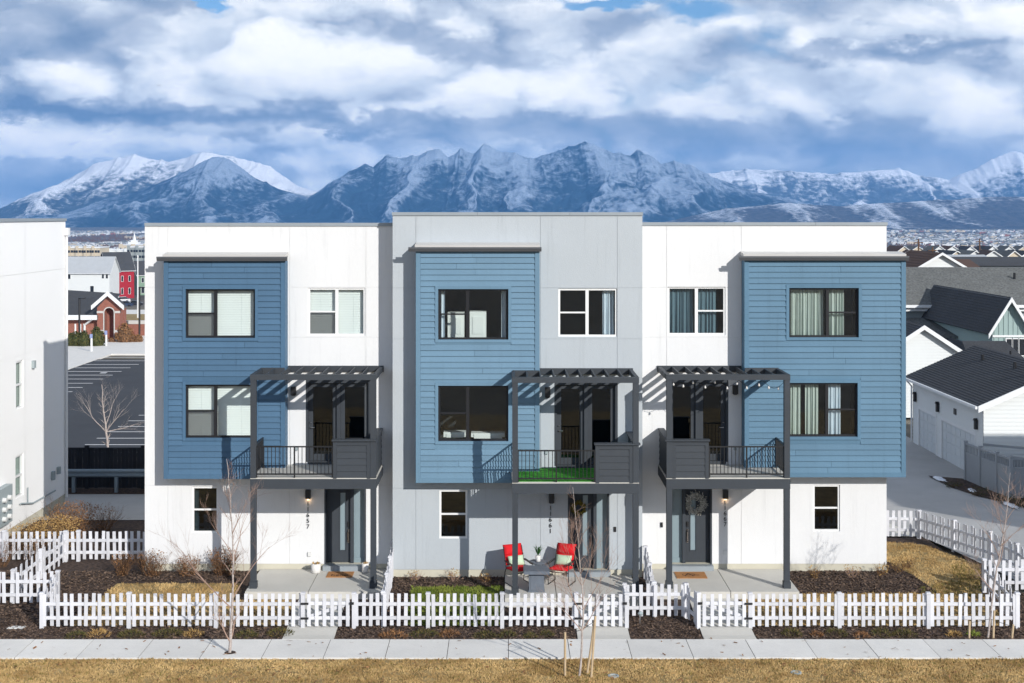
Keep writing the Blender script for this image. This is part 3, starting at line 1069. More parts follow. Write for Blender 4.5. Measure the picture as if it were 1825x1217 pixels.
# alley and paved ground behind
sheet('side_alley', [(-40, 7.2), (-10.5, 7.2), (-10.5, 12.1), (-40, 12.1)], M['alley'], 0.02, 'concrete lane between the townhouses')
ALLEY_R = [(11.2, 4.45), (13.5, 4.3), (15.3, -1.7), (60, -1.7), (60, 70), (11.2, 70)]
mb = MB()
for (a, b, c, d) in (((13.55, 4.2), (19.6, 4.2), (19.6, 16.0), (11.2, 16.0)), ((11.2, 16.0), (19.3, 16.0), (19.3, 60), (11.2, 60)),
                     ((14.7, -1.7), (24, -1.7), (24, 4.2), (13.55, 4.2))):
    ns = max(2, int(c[1] - a[1]))
    for i in range(ns):
        f0, f1 = i / ns, (i + 1) / ns
        qa, qb = (lerp(a[0], d[0], f0), lerp(a[1], d[1], f0)), (lerp(b[0], c[0], f0), lerp(b[1], c[1], f0))
        qc, qd = (lerp(b[0], c[0], f1), lerp(b[1], c[1], f1)), (lerp(a[0], d[0], f1), lerp(a[1], d[1], f1))
        mb.quad(*[(q[0], q[1], gz(*q) + 0.02) for q in (qa, qb, qc, qd)])
structure('alley_road', mb, M['alley'], 'grey paved lane beside the garages')
mb = MB()
mb.quad((11.2, 4.4, gz(0, 4.4) + 0.024), (13.5, 4.4, gz(0, 4.4) + 0.024), (11.9, 12, gz(0, 12) + 0.03), (11.2, 12, gz(0, 12) + 0.03))
structure('gutter_strip', mb, M['porch'], 'pale concrete strip along the building side')


def lotz(x, y):
    return terr(x, y)


mb = MB()
nst = 12
LOTZ = terr(-25, 100)
mb.box(-80, 0, 52, 112, LOTZ - .2, LOTZ + 0.06)
lot = structure('parking_lot', mb, M['asphalt'], 'dark asphalt parking lot behind the wood fence')
HL = CZ - LOTZ - 0.06


def lotd(py):
    return HL * F / (py - HZ) + CY


lz = LOTZ + 0.066
for py in (637, 643, 649.5, 655.5, 662, 668.5, 675.5, 683, 690.5, 698, 706):
    y = lotd(py)
    mb = MB()
    x1 = -25.7 * HL / 10.53
    mb.box(-29.5 * HL / 10.53, x1, y - 0.11, y + 0.11, lz, lz + 0.006)
    mb.build('parking_line', M['line'], lot)
for py in (730, 740, 750, 760, 769.5, 781, 792.5, 806, 822):
    y = lotd(py)
    mb = MB()
    mb.box(-19.2 * HL / 10.53, -12.5 * HL / 10.53, y - 0.08, y + 0.08, lz, lz + 0.006)
    mb.build('parking_line', M['line'], lot)
mb = MB()
ym = lotd(664.5)
mb.box(X(179, ym), X(190, ym), ym - .35, ym + .35, lz, lz + 0.006)
mb.build('parking_symbol', M['line'], lot)
mb = MB()
mb.box(-90, -29.6 * HL / 10.53, 40, 190, LOTZ - .2, LOTZ + 0.13)
mb.box(-29.6 * HL / 10.53, 20, lotd(631.5), lotd(603), LOTZ - .2, LOTZ + 0.129)
structure('church_walk', mb, M['concrete'], 'pale concrete walk round the parking lot')

# ------------------------------------------------------------------ townhouses
def cells(mb, x0, x1, z0, z1, holes, y, thick=0.0):
    """front face (towards -y) of a wall rectangle with rectangular openings, plus reveals"""
    hs = [(max(a, x0), min(b, x1), max(c, z0), min(d, z1)) for (a, b, c, d) in holes if a < x1 and b > x0 and c < z1 and d > z0]
    xs = sorted(set([x0, x1] + [h[0] for h in hs] + [h[1] for h in hs]))
    zs = sorted(set([z0, z1] + [h[2] for h in hs] + [h[3] for h in hs]))
    for a, b in zip(xs[:-1], xs[1:]):
        for c, d in zip(zs[:-1], zs[1:]):
            if b - a < 1e-6 or d - c < 1e-6:
                continue
            mx, mz = (a + b) / 2, (c + d) / 2
            if any(h[0] < mx < h[1] and h[2] < mz < h[3] for h in hs):
                continue
            mb.quad((a, y, c), (b, y, c), (b, y, d), (a, y, d))
            if thick:
                # rim of the piece so that it reads as a slab
                pass
    if thick:
        mb.quad((x0, y, z0), (x0, y, z1), (x0, y + thick, z1), (x0, y + thick, z0))
        mb.quad((x1, y, z1), (x1, y, z0), (x1, y + thick, z0), (x1, y + thick, z1))
        mb.quad((x0, y, z1), (x1, y, z1), (x1, y + thick, z1), (x0, y + thick, z1))
        mb.quad((x1, y, z0), (x0, y, z0), (x0, y + thick, z0), (x1, y + thick, z0))
    return mb


def reveal(mb, h, y, dep):
    a, b, c, d = h
    mb.quad((a, y, c), (a, y + dep, c), (a, y + dep, d), (a, y, d))
    mb.quad((b, y + dep, c), (b, y, c), (b, y, d), (b, y + dep, d))
    mb.quad((a, y, d), (a, y + dep, d), (b, y + dep, d), (b, y, d))
    mb.quad((a, y + dep, c), (a, y, c), (b, y, c), (b, y + dep, c))


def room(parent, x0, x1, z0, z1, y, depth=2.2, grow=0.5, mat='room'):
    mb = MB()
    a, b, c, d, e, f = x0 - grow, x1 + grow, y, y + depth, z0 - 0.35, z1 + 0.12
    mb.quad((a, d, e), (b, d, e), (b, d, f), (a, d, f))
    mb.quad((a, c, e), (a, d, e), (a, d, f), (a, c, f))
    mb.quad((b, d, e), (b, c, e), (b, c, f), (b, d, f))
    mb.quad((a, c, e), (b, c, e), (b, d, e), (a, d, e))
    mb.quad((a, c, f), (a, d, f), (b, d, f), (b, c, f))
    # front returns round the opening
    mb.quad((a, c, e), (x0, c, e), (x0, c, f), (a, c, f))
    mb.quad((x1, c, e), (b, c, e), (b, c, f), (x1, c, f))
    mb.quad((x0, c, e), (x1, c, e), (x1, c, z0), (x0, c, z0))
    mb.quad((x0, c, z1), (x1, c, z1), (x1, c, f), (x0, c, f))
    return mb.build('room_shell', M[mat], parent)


def curtain(parent, x0, x1, z0, z1, y, mat, wave=0.11, amp=0.035):
    mb = MB()
    n = max(8, int((x1 - x0) / wave * 8))
    ph = rnd.uniform(0, 6)
    pts = []
    for i in range(n + 1):
        x = x0 + (x1 - x0) * i / n
        s = (x - x0) / wave * 2 * math.pi
        pts.append((x, amp * math.sin(s + ph + 1.2 * math.sin(s * 0.31)) + 0.4 * amp * math.sin(2.3 * s)))
    for (xa, ya), (xb, yb) in zip(pts[:-1], pts[1:]):
        mb.quad((xa, y + ya * 1.2, z0), (xb, y + yb * 1.2, z0), (xb, y + yb * 0.5, z1), (xa, y + ya * 0.5, z1))
    return mb.build('curtain', M[mat], parent, smooth=True)


def blind(parent, x0, x1, z0, z1, y, mat='blind'):
    mb = MB()
    pitch = 0.05
    n = int((z1 - z0) / pitch)
    for i in range(n):
        z = z1 - 0.02 - i * pitch
        mb.quad((x0, y + 0.012, z), (x1, y + 0.012, z), (x1, y - 0.012, z - 0.047), (x0, y - 0.012, z - 0.047))
    mb.box(x0, x1, y - 0.02, y + 0.02, z1 - 0.03, z1 + 0.01)
    for f in (0.2, 0.8):
        xx = lerp(x0, x1, f)
        mb.box(xx - .002, xx + .002, y - 0.018, y - 0.016, z0, z1)
    return mb.build('blind', M[mat], parent)


def window(root, x0, x1, z0, z1, y, fmat, split, side, content, dark=False):
    """split: fraction of the mullion (None = double hung); side: which side holds the sash pair"""
    fw = 0.055
    yo, yi = y - 0.02, y + 0.06
    mb = MB()
    mb.box(x0, x0 + fw, yo, yi, z0, z1)
    mb.box(x1 - fw, x1, yo, yi, z0, z1)
    mb.box(x0 + fw, x1 - fw, yo, yi, z0, z0 + fw)
    mb.box(x0 + fw, x1 - fw, yo, yi, z1 - fw, z1)
    zm = (z0 + z1) / 2
    lites = []
    if split is None:
        mb.box(x0 + fw, x1 - fw, yo + 0.015, yi - .01, zm - 0.025, zm + 0.025)
        lites = [(x0 + fw, x1 - fw, zm + .025, z1 - fw), (x0 + fw, x1 - fw, z0 + fw, zm - .025)]
    else:
        xm = x0 + (x1 - x0) * split
        mb.box(xm - 0.045, xm + 0.045, yo + 0.004, yi - .004, z0 + fw, z1 - fw)
        a, b = (x0 + fw, xm - .045), (xm + .045, x1 - fw)
        sash, fixed = (a, b) if side == 'L' else (b, a)
        mb.box(sash[0], sash[1], yo + 0.015, yi - .01, zm - 0.022, zm + 0.022)
        lites = [(sash[0], sash[1], zm + .022, z1 - fw), (sash[0], sash[1], z0 + fw, zm - .022), (fixed[0], fixed[1], z0 + fw, z1 - fw)]
    w = mb.build('window', M[fmat], root)
    for i, (a, b, c, d) in enumerate(lites):
        g = MB()
        g.quad((a, y + 0.03, c), (b, y + 0.03, c), (b, y + 0.03, d), (a, y + 0.03, d))
        g.build('pane', M['glass_dark'] if dark else M['glass'], w)
        # insect screen on the lower sash
    ycur = y + 0.14
    for c in content:
        k = c[0]
        xa, xb = lerp(x0, x1, c[1]), lerp(x0, x1, c[2])
        za = lerp(z0, z1, c[3]) if len(c) > 3 else z0
        zb = lerp(z0, z1, c[4]) if len(c) > 4 else z1
        if k == 'blind':
            blind(w, xa + 0.03, xb - 0.03, za + .02, zb - .03, ycur)
        elif k == 'furn':
            m_ = MB()
            m_.box(xa, xb, ycur + 0.5, ycur + 0.9, za, zb)
            m_.box(xa + .08, xb - .08, ycur + 0.48, ycur + 0.5, za + .1, zb - .15)
            m_.build('cabinet', M['white_furn'], w)
        else:
            curtain(w, xa, xb, za - .1, zb + .05, ycur + 0.05, k)
    if len(lites) == 3 and content and content[0][0] == 'blind' or dark == 'screen':
        a, b, c, d = lites[1]
        g = MB()
        g.quad((a, y + 0.012, c), (b, y + 0.012, c), (b, y + 0.012, d), (a, y + 0.012, d))
        g.build('insect_screen', screen_mat, w)
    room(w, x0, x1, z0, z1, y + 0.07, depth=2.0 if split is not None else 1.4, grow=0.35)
    return w


def make_screen():
    m = bpy.data.materials.new('insect_screen')
    m.use_nodes = True
    t = NT(m.node_tree)
    t.n.clear()
    out = t.new('ShaderNodeOutputMaterial')
    d = t.new('ShaderNodeBsdfDiffuse')
    d.inputs[0].default_value = (0.09, 0.095, 0.10, 1)
    tr = t.new('ShaderNodeBsdfTransparent')
    mx = t.new('ShaderNodeMixShader')
    mx.inputs[0].default_value = 0.55
    t.l.new(tr.outputs[0], mx.inputs[1])
    t.l.new(d.outputs[0], mx.inputs[2])
    t.l.new(mx.outputs[0], out.inputs[0])
    return m


screen_mat = make_screen()


def wall_lamp(root, x, z0, z1, y, lit):
    mb = MB()
    mb.box(x - 0.075, x + 0.075, y - 0.13, y - 0.004, z0, z1)
    mb.box(x - 0.05, x + 0.05, y - 0.10, y - 0.02, z0 - 0.02, z0)
    o = mb.build('wall_lamp', M['black'], root)
    if lit:
        b = MB()
        b.lathe([(0.028, 0), (0.03, 0.012)], (x, y - 0.065, z0 - 0.034), 10)
        b.build('bulb', M['lamp_bulb'], o)
        ld = bpy.data.lights.new('wall_lamp_glow', 'POINT')
        ld.energy = 0.3
        ld.color = (1.0, 0.62, 0.32)
        ld.shadow_soft_size = 0.03
        lo = bpy.data.objects.new('lamp_glow', ld)
        link(lo, o, (x, y - 0.065, z0 - 0.05))


emis_mat('lamp_bulb', (1.0, 0.7, 0.4), 6.0)
M['lamp_bulb'] = MATS['lamp_bulb']

UNITS = []


def siding(bay, x0, x1, z0, z1, holes, y, mat, pitch, seed):
    """lapped boards: every board an object of its own"""
    r = random.Random(seed)
    meshes = {}
    n = int(round((z1 - z0) / pitch))
    pitch = (z1 - z0) / n
    for i in range(n):
        za, zb = z0 + i * pitch, z0 + (i + 1) * pitch
        segs = [(x0, x1)]
        for (a, b, c, d) in holes:
            if c < zb - 0.01 and d > za + 0.01:
                new = []
                for (s, e) in segs:
                    if b <= s or a >= e:
                        new.append((s, e))
                    else:
                        if a > s:
                            new.append((s, a))
                        if b < e:
                            new.append((b, e))
                segs = new
        fin = []
        for (s, e) in segs:
            if e - s > 3.0 and r.random() < 0.55:
                m = s + (e - s) * r.uniform(0.3, 0.7)
                fin += [(s, m - 0.003), (m + 0.003, e)]
            else:
                fin.append((s, e))
        for (s, e) in fin:
            # clip in z against openings that cut part of the row
            lo, hi = za, zb
            for (a, b, c, d) in holes:
                pass
            mb = MB()
            w = (e - s) / 2
            mb.add([(-w, -0.044, 0), (w, -0.044, 0), (w, -0.004, 0), (-w, -0.004, 0),
                    (-w, -0.010, pitch + 0.008), (w, -0.010, pitch + 0.008), (w, -0.004, pitch + 0.008), (-w, -0.004, pitch + 0.008)],
                   [(0, 3, 2, 1), (4, 5, 6, 7), (0, 1, 5, 4), (1, 2, 6, 5), (2, 3, 7, 6), (3, 0, 4, 7)])
            key = (round(w, 3),)
            if key not in meshes:
                meshes[key] = mb.mesh('board', mat)
            inst('board', meshes[key], bay, ((s + e) / 2, y, za))


def unit(U):
    """one townhouse, all measures in photo pixels on its wall plane"""
    wy = U['y']
    by = wy - 0.5            # bay front
    fy = wy - 2.0            # balcony front (post centres)
    X0, X1 = U['x0'], U['x1']
    ztop = Z(U['top'], wy)
    root = thing('townhouse', U['label'], 'townhouse', ((X0 + X1) / 2, wy, 0), 'row of three townhouses')
    sm = M[U['stucco']]
    zb = 0.22               # bottom of the stucco
    def rect(r, y=wy):
        return (X(r[0], y), X(r[1], y), Z(r[3], y), Z(r[2], y))
    win = rect(U['win'])
    gwin = rect(U['gwin'])
    door = rect(U['door'])
    bdoor = rect(U['bdoor'])
    bw1, bw2 = rect(U['bwin1'], by), rect(U['bwin2'], by)
    deck_z = Z(851, -2.0) if wy == 0 else Z(859, fy)
    bdoor = (bdoor[0], bdoor[1], deck_z + 0.07, bdoor[3])
    door = (door[0], door[1], 0.20, door[3])
    bayr = rect(U['bay'], by)
    bx0, bx1 = bayr[0], bayr[1]
    hb1 = (bw1[0] - .5, bw1[1] + .5, bw1[2] - .5, bw1[3] + .5)
    hb2 = (bw2[0] - .5, bw2[1] + .5, bw2[2] - .5, bw2[3] + .5)
    hb1 = (max(hb1[0], bx0 + .03), min(hb1[1], bx1 - .03), hb1[2], hb1[3])
    hb2 = (max(hb2[0], bx0 + .03), min(hb2[1], bx1 - .03), hb2[2], hb2[3])
    holes = [win, gwin, door, bdoor, hb1, hb2]
    # stucco panels with recessed control joints
    vx = [X(v, wy) for v in U['vj']]
    hz_ = [Z(v, wy) for v in U['hj']]
    xs = [X0] + vx + [X1]
    zs = sorted([zb] + hz_ + [ztop - 0.09])
    wall = MB()
    cells(wall, X0 + .004, X1 - .004, zb + .004, ztop - .1, holes, wy + 0.012)
    for h in (win, gwin):
        reveal(wall, h, wy, 0.10)
    reveal(wall, door, wy, 0.22)
    reveal(wall, bdoor, wy, 0.14)
    D = 11.0
    wall.quad((X0, wy + .02, -.3), (X0, D, -.3), (X0, D, ztop - .4), (X0, wy + .02, ztop - .1))
    wall.quad((X1, D, -.3), (X1, wy + .02, -.3), (X1, wy + .02, ztop - .1), (X1, D, ztop - .4))
    wall.quad((X1, D, -.3), (X0, D, -.3), (X0, D, ztop - .4), (X1, D, ztop - .4))
    wl = wall.build('wall', sm, root)
    for i in range(len(xs) - 1):
        for j in range(len(zs) - 1):
            a = xs[i] + (0.006 if i else 0)
            b = xs[i + 1] - (0.006 if i < len(xs) - 2 else 0)
            c = zs[j] + (0.006 if j else 0)
            d = zs[j + 1] - (0.006 if j < len(zs) - 2 else 0)
            pm = MB()
            cells(pm, a, b, c, d, holes, wy, 0.012)
            if pm.v:
                pm.build('stucco_panel', sm, wl)
    mb = MB()
    mb.quad((X0 + .01, wy + .2, ztop - .5), (X1 - .01, wy + .2, ztop - .5), (X1 - .01, D - .1, ztop - .5), (X0 + .01, D - .1, ztop - .5))
    mb.build('roof', M['coping'], root)
    mb = MB()
    mb.box(X0, X1, wy + 0.03, D, -0.45, zb - 0.002)
    cells(mb, X0, X1, -0.3, zb, [door], wy + 0.015)
    mb.build('foundation', M['foundation'], root)
    # coping in lengths
    e0, e1 = U.get('cop', (0, 0))
    cx = [X0 - e0, lerp(X0, X1, 0.34), lerp(X0, X1, 0.71), X1 + e1]
    for a, b in zip(cx[:-1], cx[1:]):
        mb = MB()
        mb.box(a, b - 0.006, wy - 0.035, wy + 0.28, ztop - 0.095, ztop)
        mb.build('parapet_coping', M['coping'], root)
    if U.get('topvis'):
        for xx in (X0, X1):
            s_ = 1 if xx == X0 else -1
            mb = MB()
            mb.box(xx - s_ * .03, xx + s_ * .28, wy + .285, D, ztop - .36, ztop - .27)
            mb.build('parapet_coping', M['coping'], root)
    # windows on the wall
    window(root, *win, wy + 0.05, 'white_vinyl', U['win_split'], U['win_side'], U['win_c'])
    window(root, *gwin, wy + 0.05, 'white_vinyl', None, 'L', U['gwin_c'], dark=U.get('gdark', True))
    # bay
    z0, z1 = bayr[2], bayr[3]
    bm = M[U['blue']]
    mb = MB()
    cells(mb, bx0, bx1, z0 + .002, z1, [bw1, bw2], by + 0.004)
    for h in (bw1, bw2):
        reveal(mb, h, by + .004, 0.09)
    rear = wy - 0.002
    mb.quad((bx0, by, z0), (bx0, rear, z0), (bx0, rear, z1), (bx0, by, z1))
    rearR = U.get('wrap', rear)
    mb.quad((bx1, rearR, z0), (bx1, by, z0), (bx1, by, z1), (bx1, rearR, z1))
    mb.quad((bx0, by, z0), (bx1, by, z0), (bx1, rear, z0), (bx0, rear, z0))
    if 'wrap' in U:
        mb.quad((X1, rear, z0), (bx1, rear, z0), (bx1, rearR, z0), (X1, rearR, z0))
        mb.quad((X1, rear, z1), (bx1, rear, z1), (bx1, rearR, z1), (X1, rearR, z1))
    mb.quad((bx0, by, z1), (bx1, by, z1), (bx1, rear, z1), (bx0, rear, z1))
    bay = mb.build('bay', bm, root)
    tw = 0.12
    trims = [(bx0 - .012, bx0 + tw, z0, z1), (bx1 - tw, bx1 + .012, z0, z1), (bx0 + tw, bx1 - tw, z0, z0 + 0.13)]
    for (a, b, c, d) in trims:
        t_ = MB()
        t_.box(a, b, by - 0.050, by - 0.002, c + .001, d - .001)
        t_.build('corner_trim', bm, bay)
    tr = 0.085
    wh = []
    for h in (bw1, bw2):
        a, b, c, d = h
        wh.append((a - tr, b + tr, c - tr, d + tr))
        for q in ((a - tr, a, c - tr, d + tr), (b, b + tr, c - tr, d + tr), (a, b, d, d + tr), (a, b, c - tr, c)):
            t_ = MB()
            t_.box(q[0], q[1], by - 0.050, by + .0, q[2], q[3])
            t_.build('window_trim', bm, bay)
    # snap the openings to the board rows
    n = int(round((z1 - z0 - 0.13) / 0.167))
    pt = (z1 - z0 - 0.13) / n
    siding(bay, bx0 + tw + .002, bx1 - tw - .002, z0 + 0.13, z1, wh, by, bm, pt, U['seed'])
    # close partial rows next to the window trims with short fillers
    for (a, b, c, d) in wh:
        k0 = math.floor((c - z0 - 0.13) / pt + 1e-6) * pt + z0 + 0.13
        k1 = math.ceil((d - z0 - 0.13) / pt - 1e-6) * pt + z0 + 0.13
        for lo, hi in ((k0, c), (d, k1)):
            if hi - lo > 0.012:
                t_ = MB()
                t_.box(a + .001, b - .001, by - 0.022, by - .003, lo, hi)
                t_.build('board', bm, bay)
    window(root, *bw1, by + 0.05, 'black_frame', U['b_split'], U['b_side'], U['b1_c'])
    window(root, *bw2, by + 0.05, 'black_frame', U['b_split'], U['b_side'], U['b2_c'])
    # bay roof edge: flashing and gutter
    g0, g1 = X(U['gut'][0], by - .1), X(U['gut'][1], by - .1)
    capt = Z(U['capt'], wy - .1)
    gt = Z(U['gutt'], by - .12)
    mb = MB()
    mb.add([(bx0 - .04, by - .06, gt), (bx1 + .02, by - .06, gt), (bx1 + .02, wy - .004, gt + 0.02), (bx0 - .04, wy - .004, gt + 0.02),
            (bx0 - .04, by - .06, gt + .07), (bx1 + .02, by - .06, gt + .07), (bx1 + .02, wy - .004, gt + 0.13), (bx0 - .04, wy - .004, gt + 0.13)],
           [(0, 3, 2, 1), (4, 5, 6, 7), (0, 1, 5, 4), (1, 2, 6, 5), (2, 3, 7, 6), (3, 0, 4, 7)])
    mb.build('bay_roof', M['cap'], root)
    mb = MB()
    yA, yB = by - 0.19, by - 0.055
    pr = [(yB, z1 + .002), (yB, gt + .01), (yB - .02, gt + .01), (yB - .02, gt - .06), (yA + .03, gt - .06), (yA + .015, gt + .012), (yA, gt + .012), (yA, gt - .03), (yA + .04, z1 + .002)]
    mb.prism(pr, 'x', g0, g1)
    mb.build('gutter', M['gutter'], root)
    mb = MB()
    mb.box(bx0 + .01, bx1 - .01, by - .054, by - .002, z1 + .001, gt)
    mb.build('bay_fascia', M['gutter'], root)
    s = U['dir']            # +1: solid panel on the right
    # front door
    a, b, c, d = door
    yd = wy + 0.16
    mb = MB()
    jw = 0.05
    mb.box(a, a + jw, wy - .004, yd + .05, c, d)
    mb.box(b - jw, b, wy - .004, yd + .05, c, d)
    mb.box(a + jw, b - jw, wy + .01, yd + .05, d - jw, d)
    W = b - a
    # sidelight side is s
    fr = 0.66
    xm = a + W * fr if s > 0 else b - W * fr
    mb.box(xm - .045, xm + .045, wy + .06, yd + .05, c, d - jw)
    fd = mb.build('door_frame', M['charcoal'], root)
    ds, de = (a + jw, xm - .045) if s > 0 else (xm + .045, b - jw)
    ss, se = (xm + .045, b - jw) if s > 0 else (a + jw, xm - .045)
    l0, l1 = (lerp(ds, de, .56), lerp(ds, de, .78)) if s > 0 else (lerp(ds, de, .22), lerp(ds, de, .44))
    mb = MB()
    cells(mb, ds, de, c + .03, d - jw, [(l0, l1, c + .38, d - .2)], yd)
    reveal(mb, (l0, l1, c + .38, d - .2), yd, 0.02)
    mb.box(l0 - .03, l0, yd - .012, yd + .0, c + .35, d - .17)
    mb.box(l1, l1 + .03, yd - .012, yd + .0, c + .35, d - .17)
    dr = mb.build('front_door', M['charcoal'], root)
    g = MB()
    g.quad((l0, yd + .02, c + .38), (l1, yd + .02, c + .38), (l1, yd + .02, d - .2), (l0, yd + .02, d - .2))
    g.build('pane', M['frost'], dr)
    hx = de - .07 if s > 0 else ds + .07
    g = MB()
    g.box(hx - .03, hx + .03, yd - .03, yd, c + 1.06, c + 1.22)
    g.build('keypad_lock', M['black'], dr)
    g = MB()
    g.tube([(hx, yd, c + .62), (hx, yd - .06, c + .66), (hx, yd - .065, c + .92), (hx, yd - .01, c + 1.0)], .016, 6)
    g.box(hx - .025, hx + .025, yd - .012, yd, c + .60, c + 1.0)
    g.build('handle', M['copper'], dr)
    g = MB()
    g.box(ss, se, yd + .0, yd + .03, c, c + .16)
    g.quad((ss, yd + .025, c + .16), (se, yd + .025, c + .16), (se, yd + .025, d - jw), (ss, yd + .025, d - jw))
    g.build('sidelight', M['frost'], root)
    g = MB()
    g.box(a - .02, b + .02, wy - .22, yd + .06, 0.066, 0.20)
    g.build('door_step', M['coping'], root)
    # balcony door: two tall glazed leaves
    a, b, c, d = bdoor
    yd = wy + 0.10
    mb = MB()
    mb.box(a, a + .07, wy - .003, yd + .05, c, d)
    mb.box(b - .07, b, wy - .003, yd + .05, c, d)
    mb.box(a + .07, b - .07, wy - .003, yd + .05, d - .09, d)
    mb.box(a + .07, b - .07, wy - .05, yd + .05, c - .05, c + .03)
    xm = (a + b) / 2
    mb.box(xm - .05, xm + .05, wy + .03, yd + .05, c + .03, d - .09)
    bdf = mb.build('balcony_door_frame', M['charcoal'], root)
    for k, (p, q) in enumerate(((a + .07, xm - .05), (xm + .05, b - .07))):
        mb = MB()
        li = (p + .13, q - .13, c + .22, d - .22)
        cells(mb, p, q, c + .03, d - .09, [li], yd)
        reveal(mb, li, yd, .03)
        lf = mb.build('balcony_door', M['charcoal'], root)
        g = MB()
        g.quad((li[0], yd + .02, li[2]), (li[1], yd + .02, li[2]), (li[1], yd + .02, li[3]), (li[0], yd + .02, li[3]))
        g.build('pane', M['glass_dark'], lf)
        if (k == 0) == (s > 0):
            hx = p + .065 if s > 0 else q - .065
            g = MB()
            g.tube([(hx, yd, c + 1.0), (hx, yd - .05, c + 1.0), (hx + s * .11, yd - .05, c + 1.0)], .014, 6)
            g.lathe([(.028, 0), (.028, .01)], (hx, yd - .02, c + 1.14), 10)
            g.build('handle', M['steel'], lf)
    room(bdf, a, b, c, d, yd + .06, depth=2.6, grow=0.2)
    # lamps and numbers
    for (px, p0, p1, lit) in U['lamps']:
        wall_lamp(root, X(px, wy - .07), Z(p1, wy - .07), Z(p0, wy - .07), wy, lit)
    nx, n0, n1 = U['num']
    for i, ch in enumerate(U['digits']):
        py = lerp(n0, n1, i / 4)
        o = inst('number_digit', glyph(ch, 0.178), root, (X(nx, wy), wy - 0.02, Z(py, wy) - 0.06))
        o.rotation_euler = (R(90), 0, 0)
        if not o.data.materials:
            o.data.materials.append(M['black'])
    if 'bell' in U:
        mb = MB()
        px, py = U['bell']
        mb.box(X(px, wy) - .035, X(px, wy) + .035, wy - .03, wy, Z(py, wy) - .07, Z(py, wy) + .07)
        mb.build('doorbell', M['black'], root)
    if 'outlet' in U:
        mb = MB()
        px, py = U['outlet']
        mb.box(X(px, wy) - .05, X(px, wy) + .05, wy - .05, wy, Z(py, wy) - .06, Z(py, wy) + .06)
        mb.build('outlet_cover', M['lid_white'], root)
        mb = MB()
        xx = lerp(X(U['bdoor'][0], wy), X(U['bay'][1], by), .5) if s > 0 else lerp(X(U['bdoor'][1], wy), X(U['bay'][0], by), .5)
        mb.box(xx - .04, xx + .04, wy - .05, wy, deck_z + .42, deck_z + .54)
        mb.build('outlet_cover', M['meter'], root)
    # ---------------- balcony
    ch = M['charcoal']
    pa, pb = U['posts']
    xa, xb = X(pa, fy), X(pb, fy)        # post centres
    w = 0.085
    beam = (deck_z - 0.30, deck_z - 0.03)
    mb = MB()
    mb.box(xa - w, xb + w, fy - .09, fy + .06, *beam)
    mb.box(xa - w, xa + .04, fy + .062, wy - .004, *beam)
    mb.box(xb - .04, xb + w, fy + .062, wy - .004, *beam)
    mb.box(xa + .05, xb - .05, fy + .07, wy - .004, deck_z - .16, deck_z - .032)
    bal = mb.build('balcony', ch, root)
    mb = MB()
    nb = 13
    for i in range(nb):
        y0 = lerp(fy - .055, wy - .01, i / nb)
        y1 = lerp(fy - .055, wy - .01, (i + 1) / nb) - .008
        mb.box(xa - w, xb + w, y0, y1, deck_z - .028, deck_z)
    mb.build('deck_boards', M['porch'], bal)
    if U.get('turf'):
        mb = MB()
        mb.box(xa + .02, xb - .08, fy + .06, wy - .02, deck_z + .001, deck_z + .02)
        tf = mb.build('turf_mat', M['turf'], bal)
    ptop = Z(667, -2.0)
    for xx in (xa, xb):
        mb = MB()
        mb.box(xx - .078, xx + .078, fy - .075, fy + .075, 0.066, beam[0] - .001)
        mb.box(xx - .10, xx + .10, fy - .10, fy + .10, 0.066, 0.25)
        mb.build('post', ch, bal)
        mb = MB()
        mb.box(xx - .078, xx + .078, fy - .075, fy + .075, deck_z, ptop - .15)
        mb.build('post', ch, bal)
    # solid parapet of planks
    frac = 0.335
    if s > 0:
        p0, p1 = lerp(xb, xa, frac), xb - .08
        q0, q1 = xa + .08, p0 - .02
        sx = xb
    else:
        p0, p1 = xa + .08, lerp(xa, xb, frac)
        q0, q1 = p1 + .02, xb - .08
        sx = xa
    hp = 1.02
    mb = MB()
    mb.box(p0, p1, fy - .03, fy + .04, deck_z, deck_z + hp)
    for e in (p0, p1 - .1):
        mb.box(e, e + .1, fy - .062, fy - .031, deck_z - .02, deck_z + hp)
    mb.box(p0 + .1, p1 - .1, fy - .062, fy - .031, deck_z + hp - .12, deck_z + hp)
    mb.box(min(p0, p1) - .03, max(p0, p1) + (.2 if s > 0 else .03), fy - .12, fy + .10, deck_z + hp + .001, deck_z + hp + .045) if s > 0 else \
        mb.box(p0 - .2, p1 + .03, fy - .12, fy + .10, deck_z + hp + .001, deck_z + hp + .045)
    mb.build('parapet', ch, bal)
    npk = 5
    hh = (hp - .12) / npk
    pk = MB()
    pw = (p1 - p0 - .2) / 2 - .002
    pk.add([(-pw, -.026, 0), (pw, -.026, 0), (pw, -.001, 0), (-pw, -.001, 0), (-pw, -.008, hh - .008), (pw, -.008, hh - .008), (pw, -.001, hh - .008), (-pw, -.001, hh - .008)],
           [(0, 3, 2, 1), (4, 5, 6, 7), (0, 1, 5, 4), (1, 2, 6, 5), (2, 3, 7, 6), (3, 0, 4, 7)])
    pkm = pk.mesh('plank', ch)
    for i in range(npk):
        inst('plank', pkm, bal, ((p0 + p1) / 2, fy - .031, deck_z + i * hh))
    # solid side
    mb = MB()
    mb.box(sx - .03, sx + .03, fy + .08, wy - .01, deck_z, deck_z + hp)
    mb.box(sx - .09, sx + .09, fy + .105, wy - .01, deck_z + hp + .001, deck_z + hp + .045)
    mb.build('parapet', ch, bal)
    sp = MB()
    L = (wy - .02) - (fy + .10)
    so = s
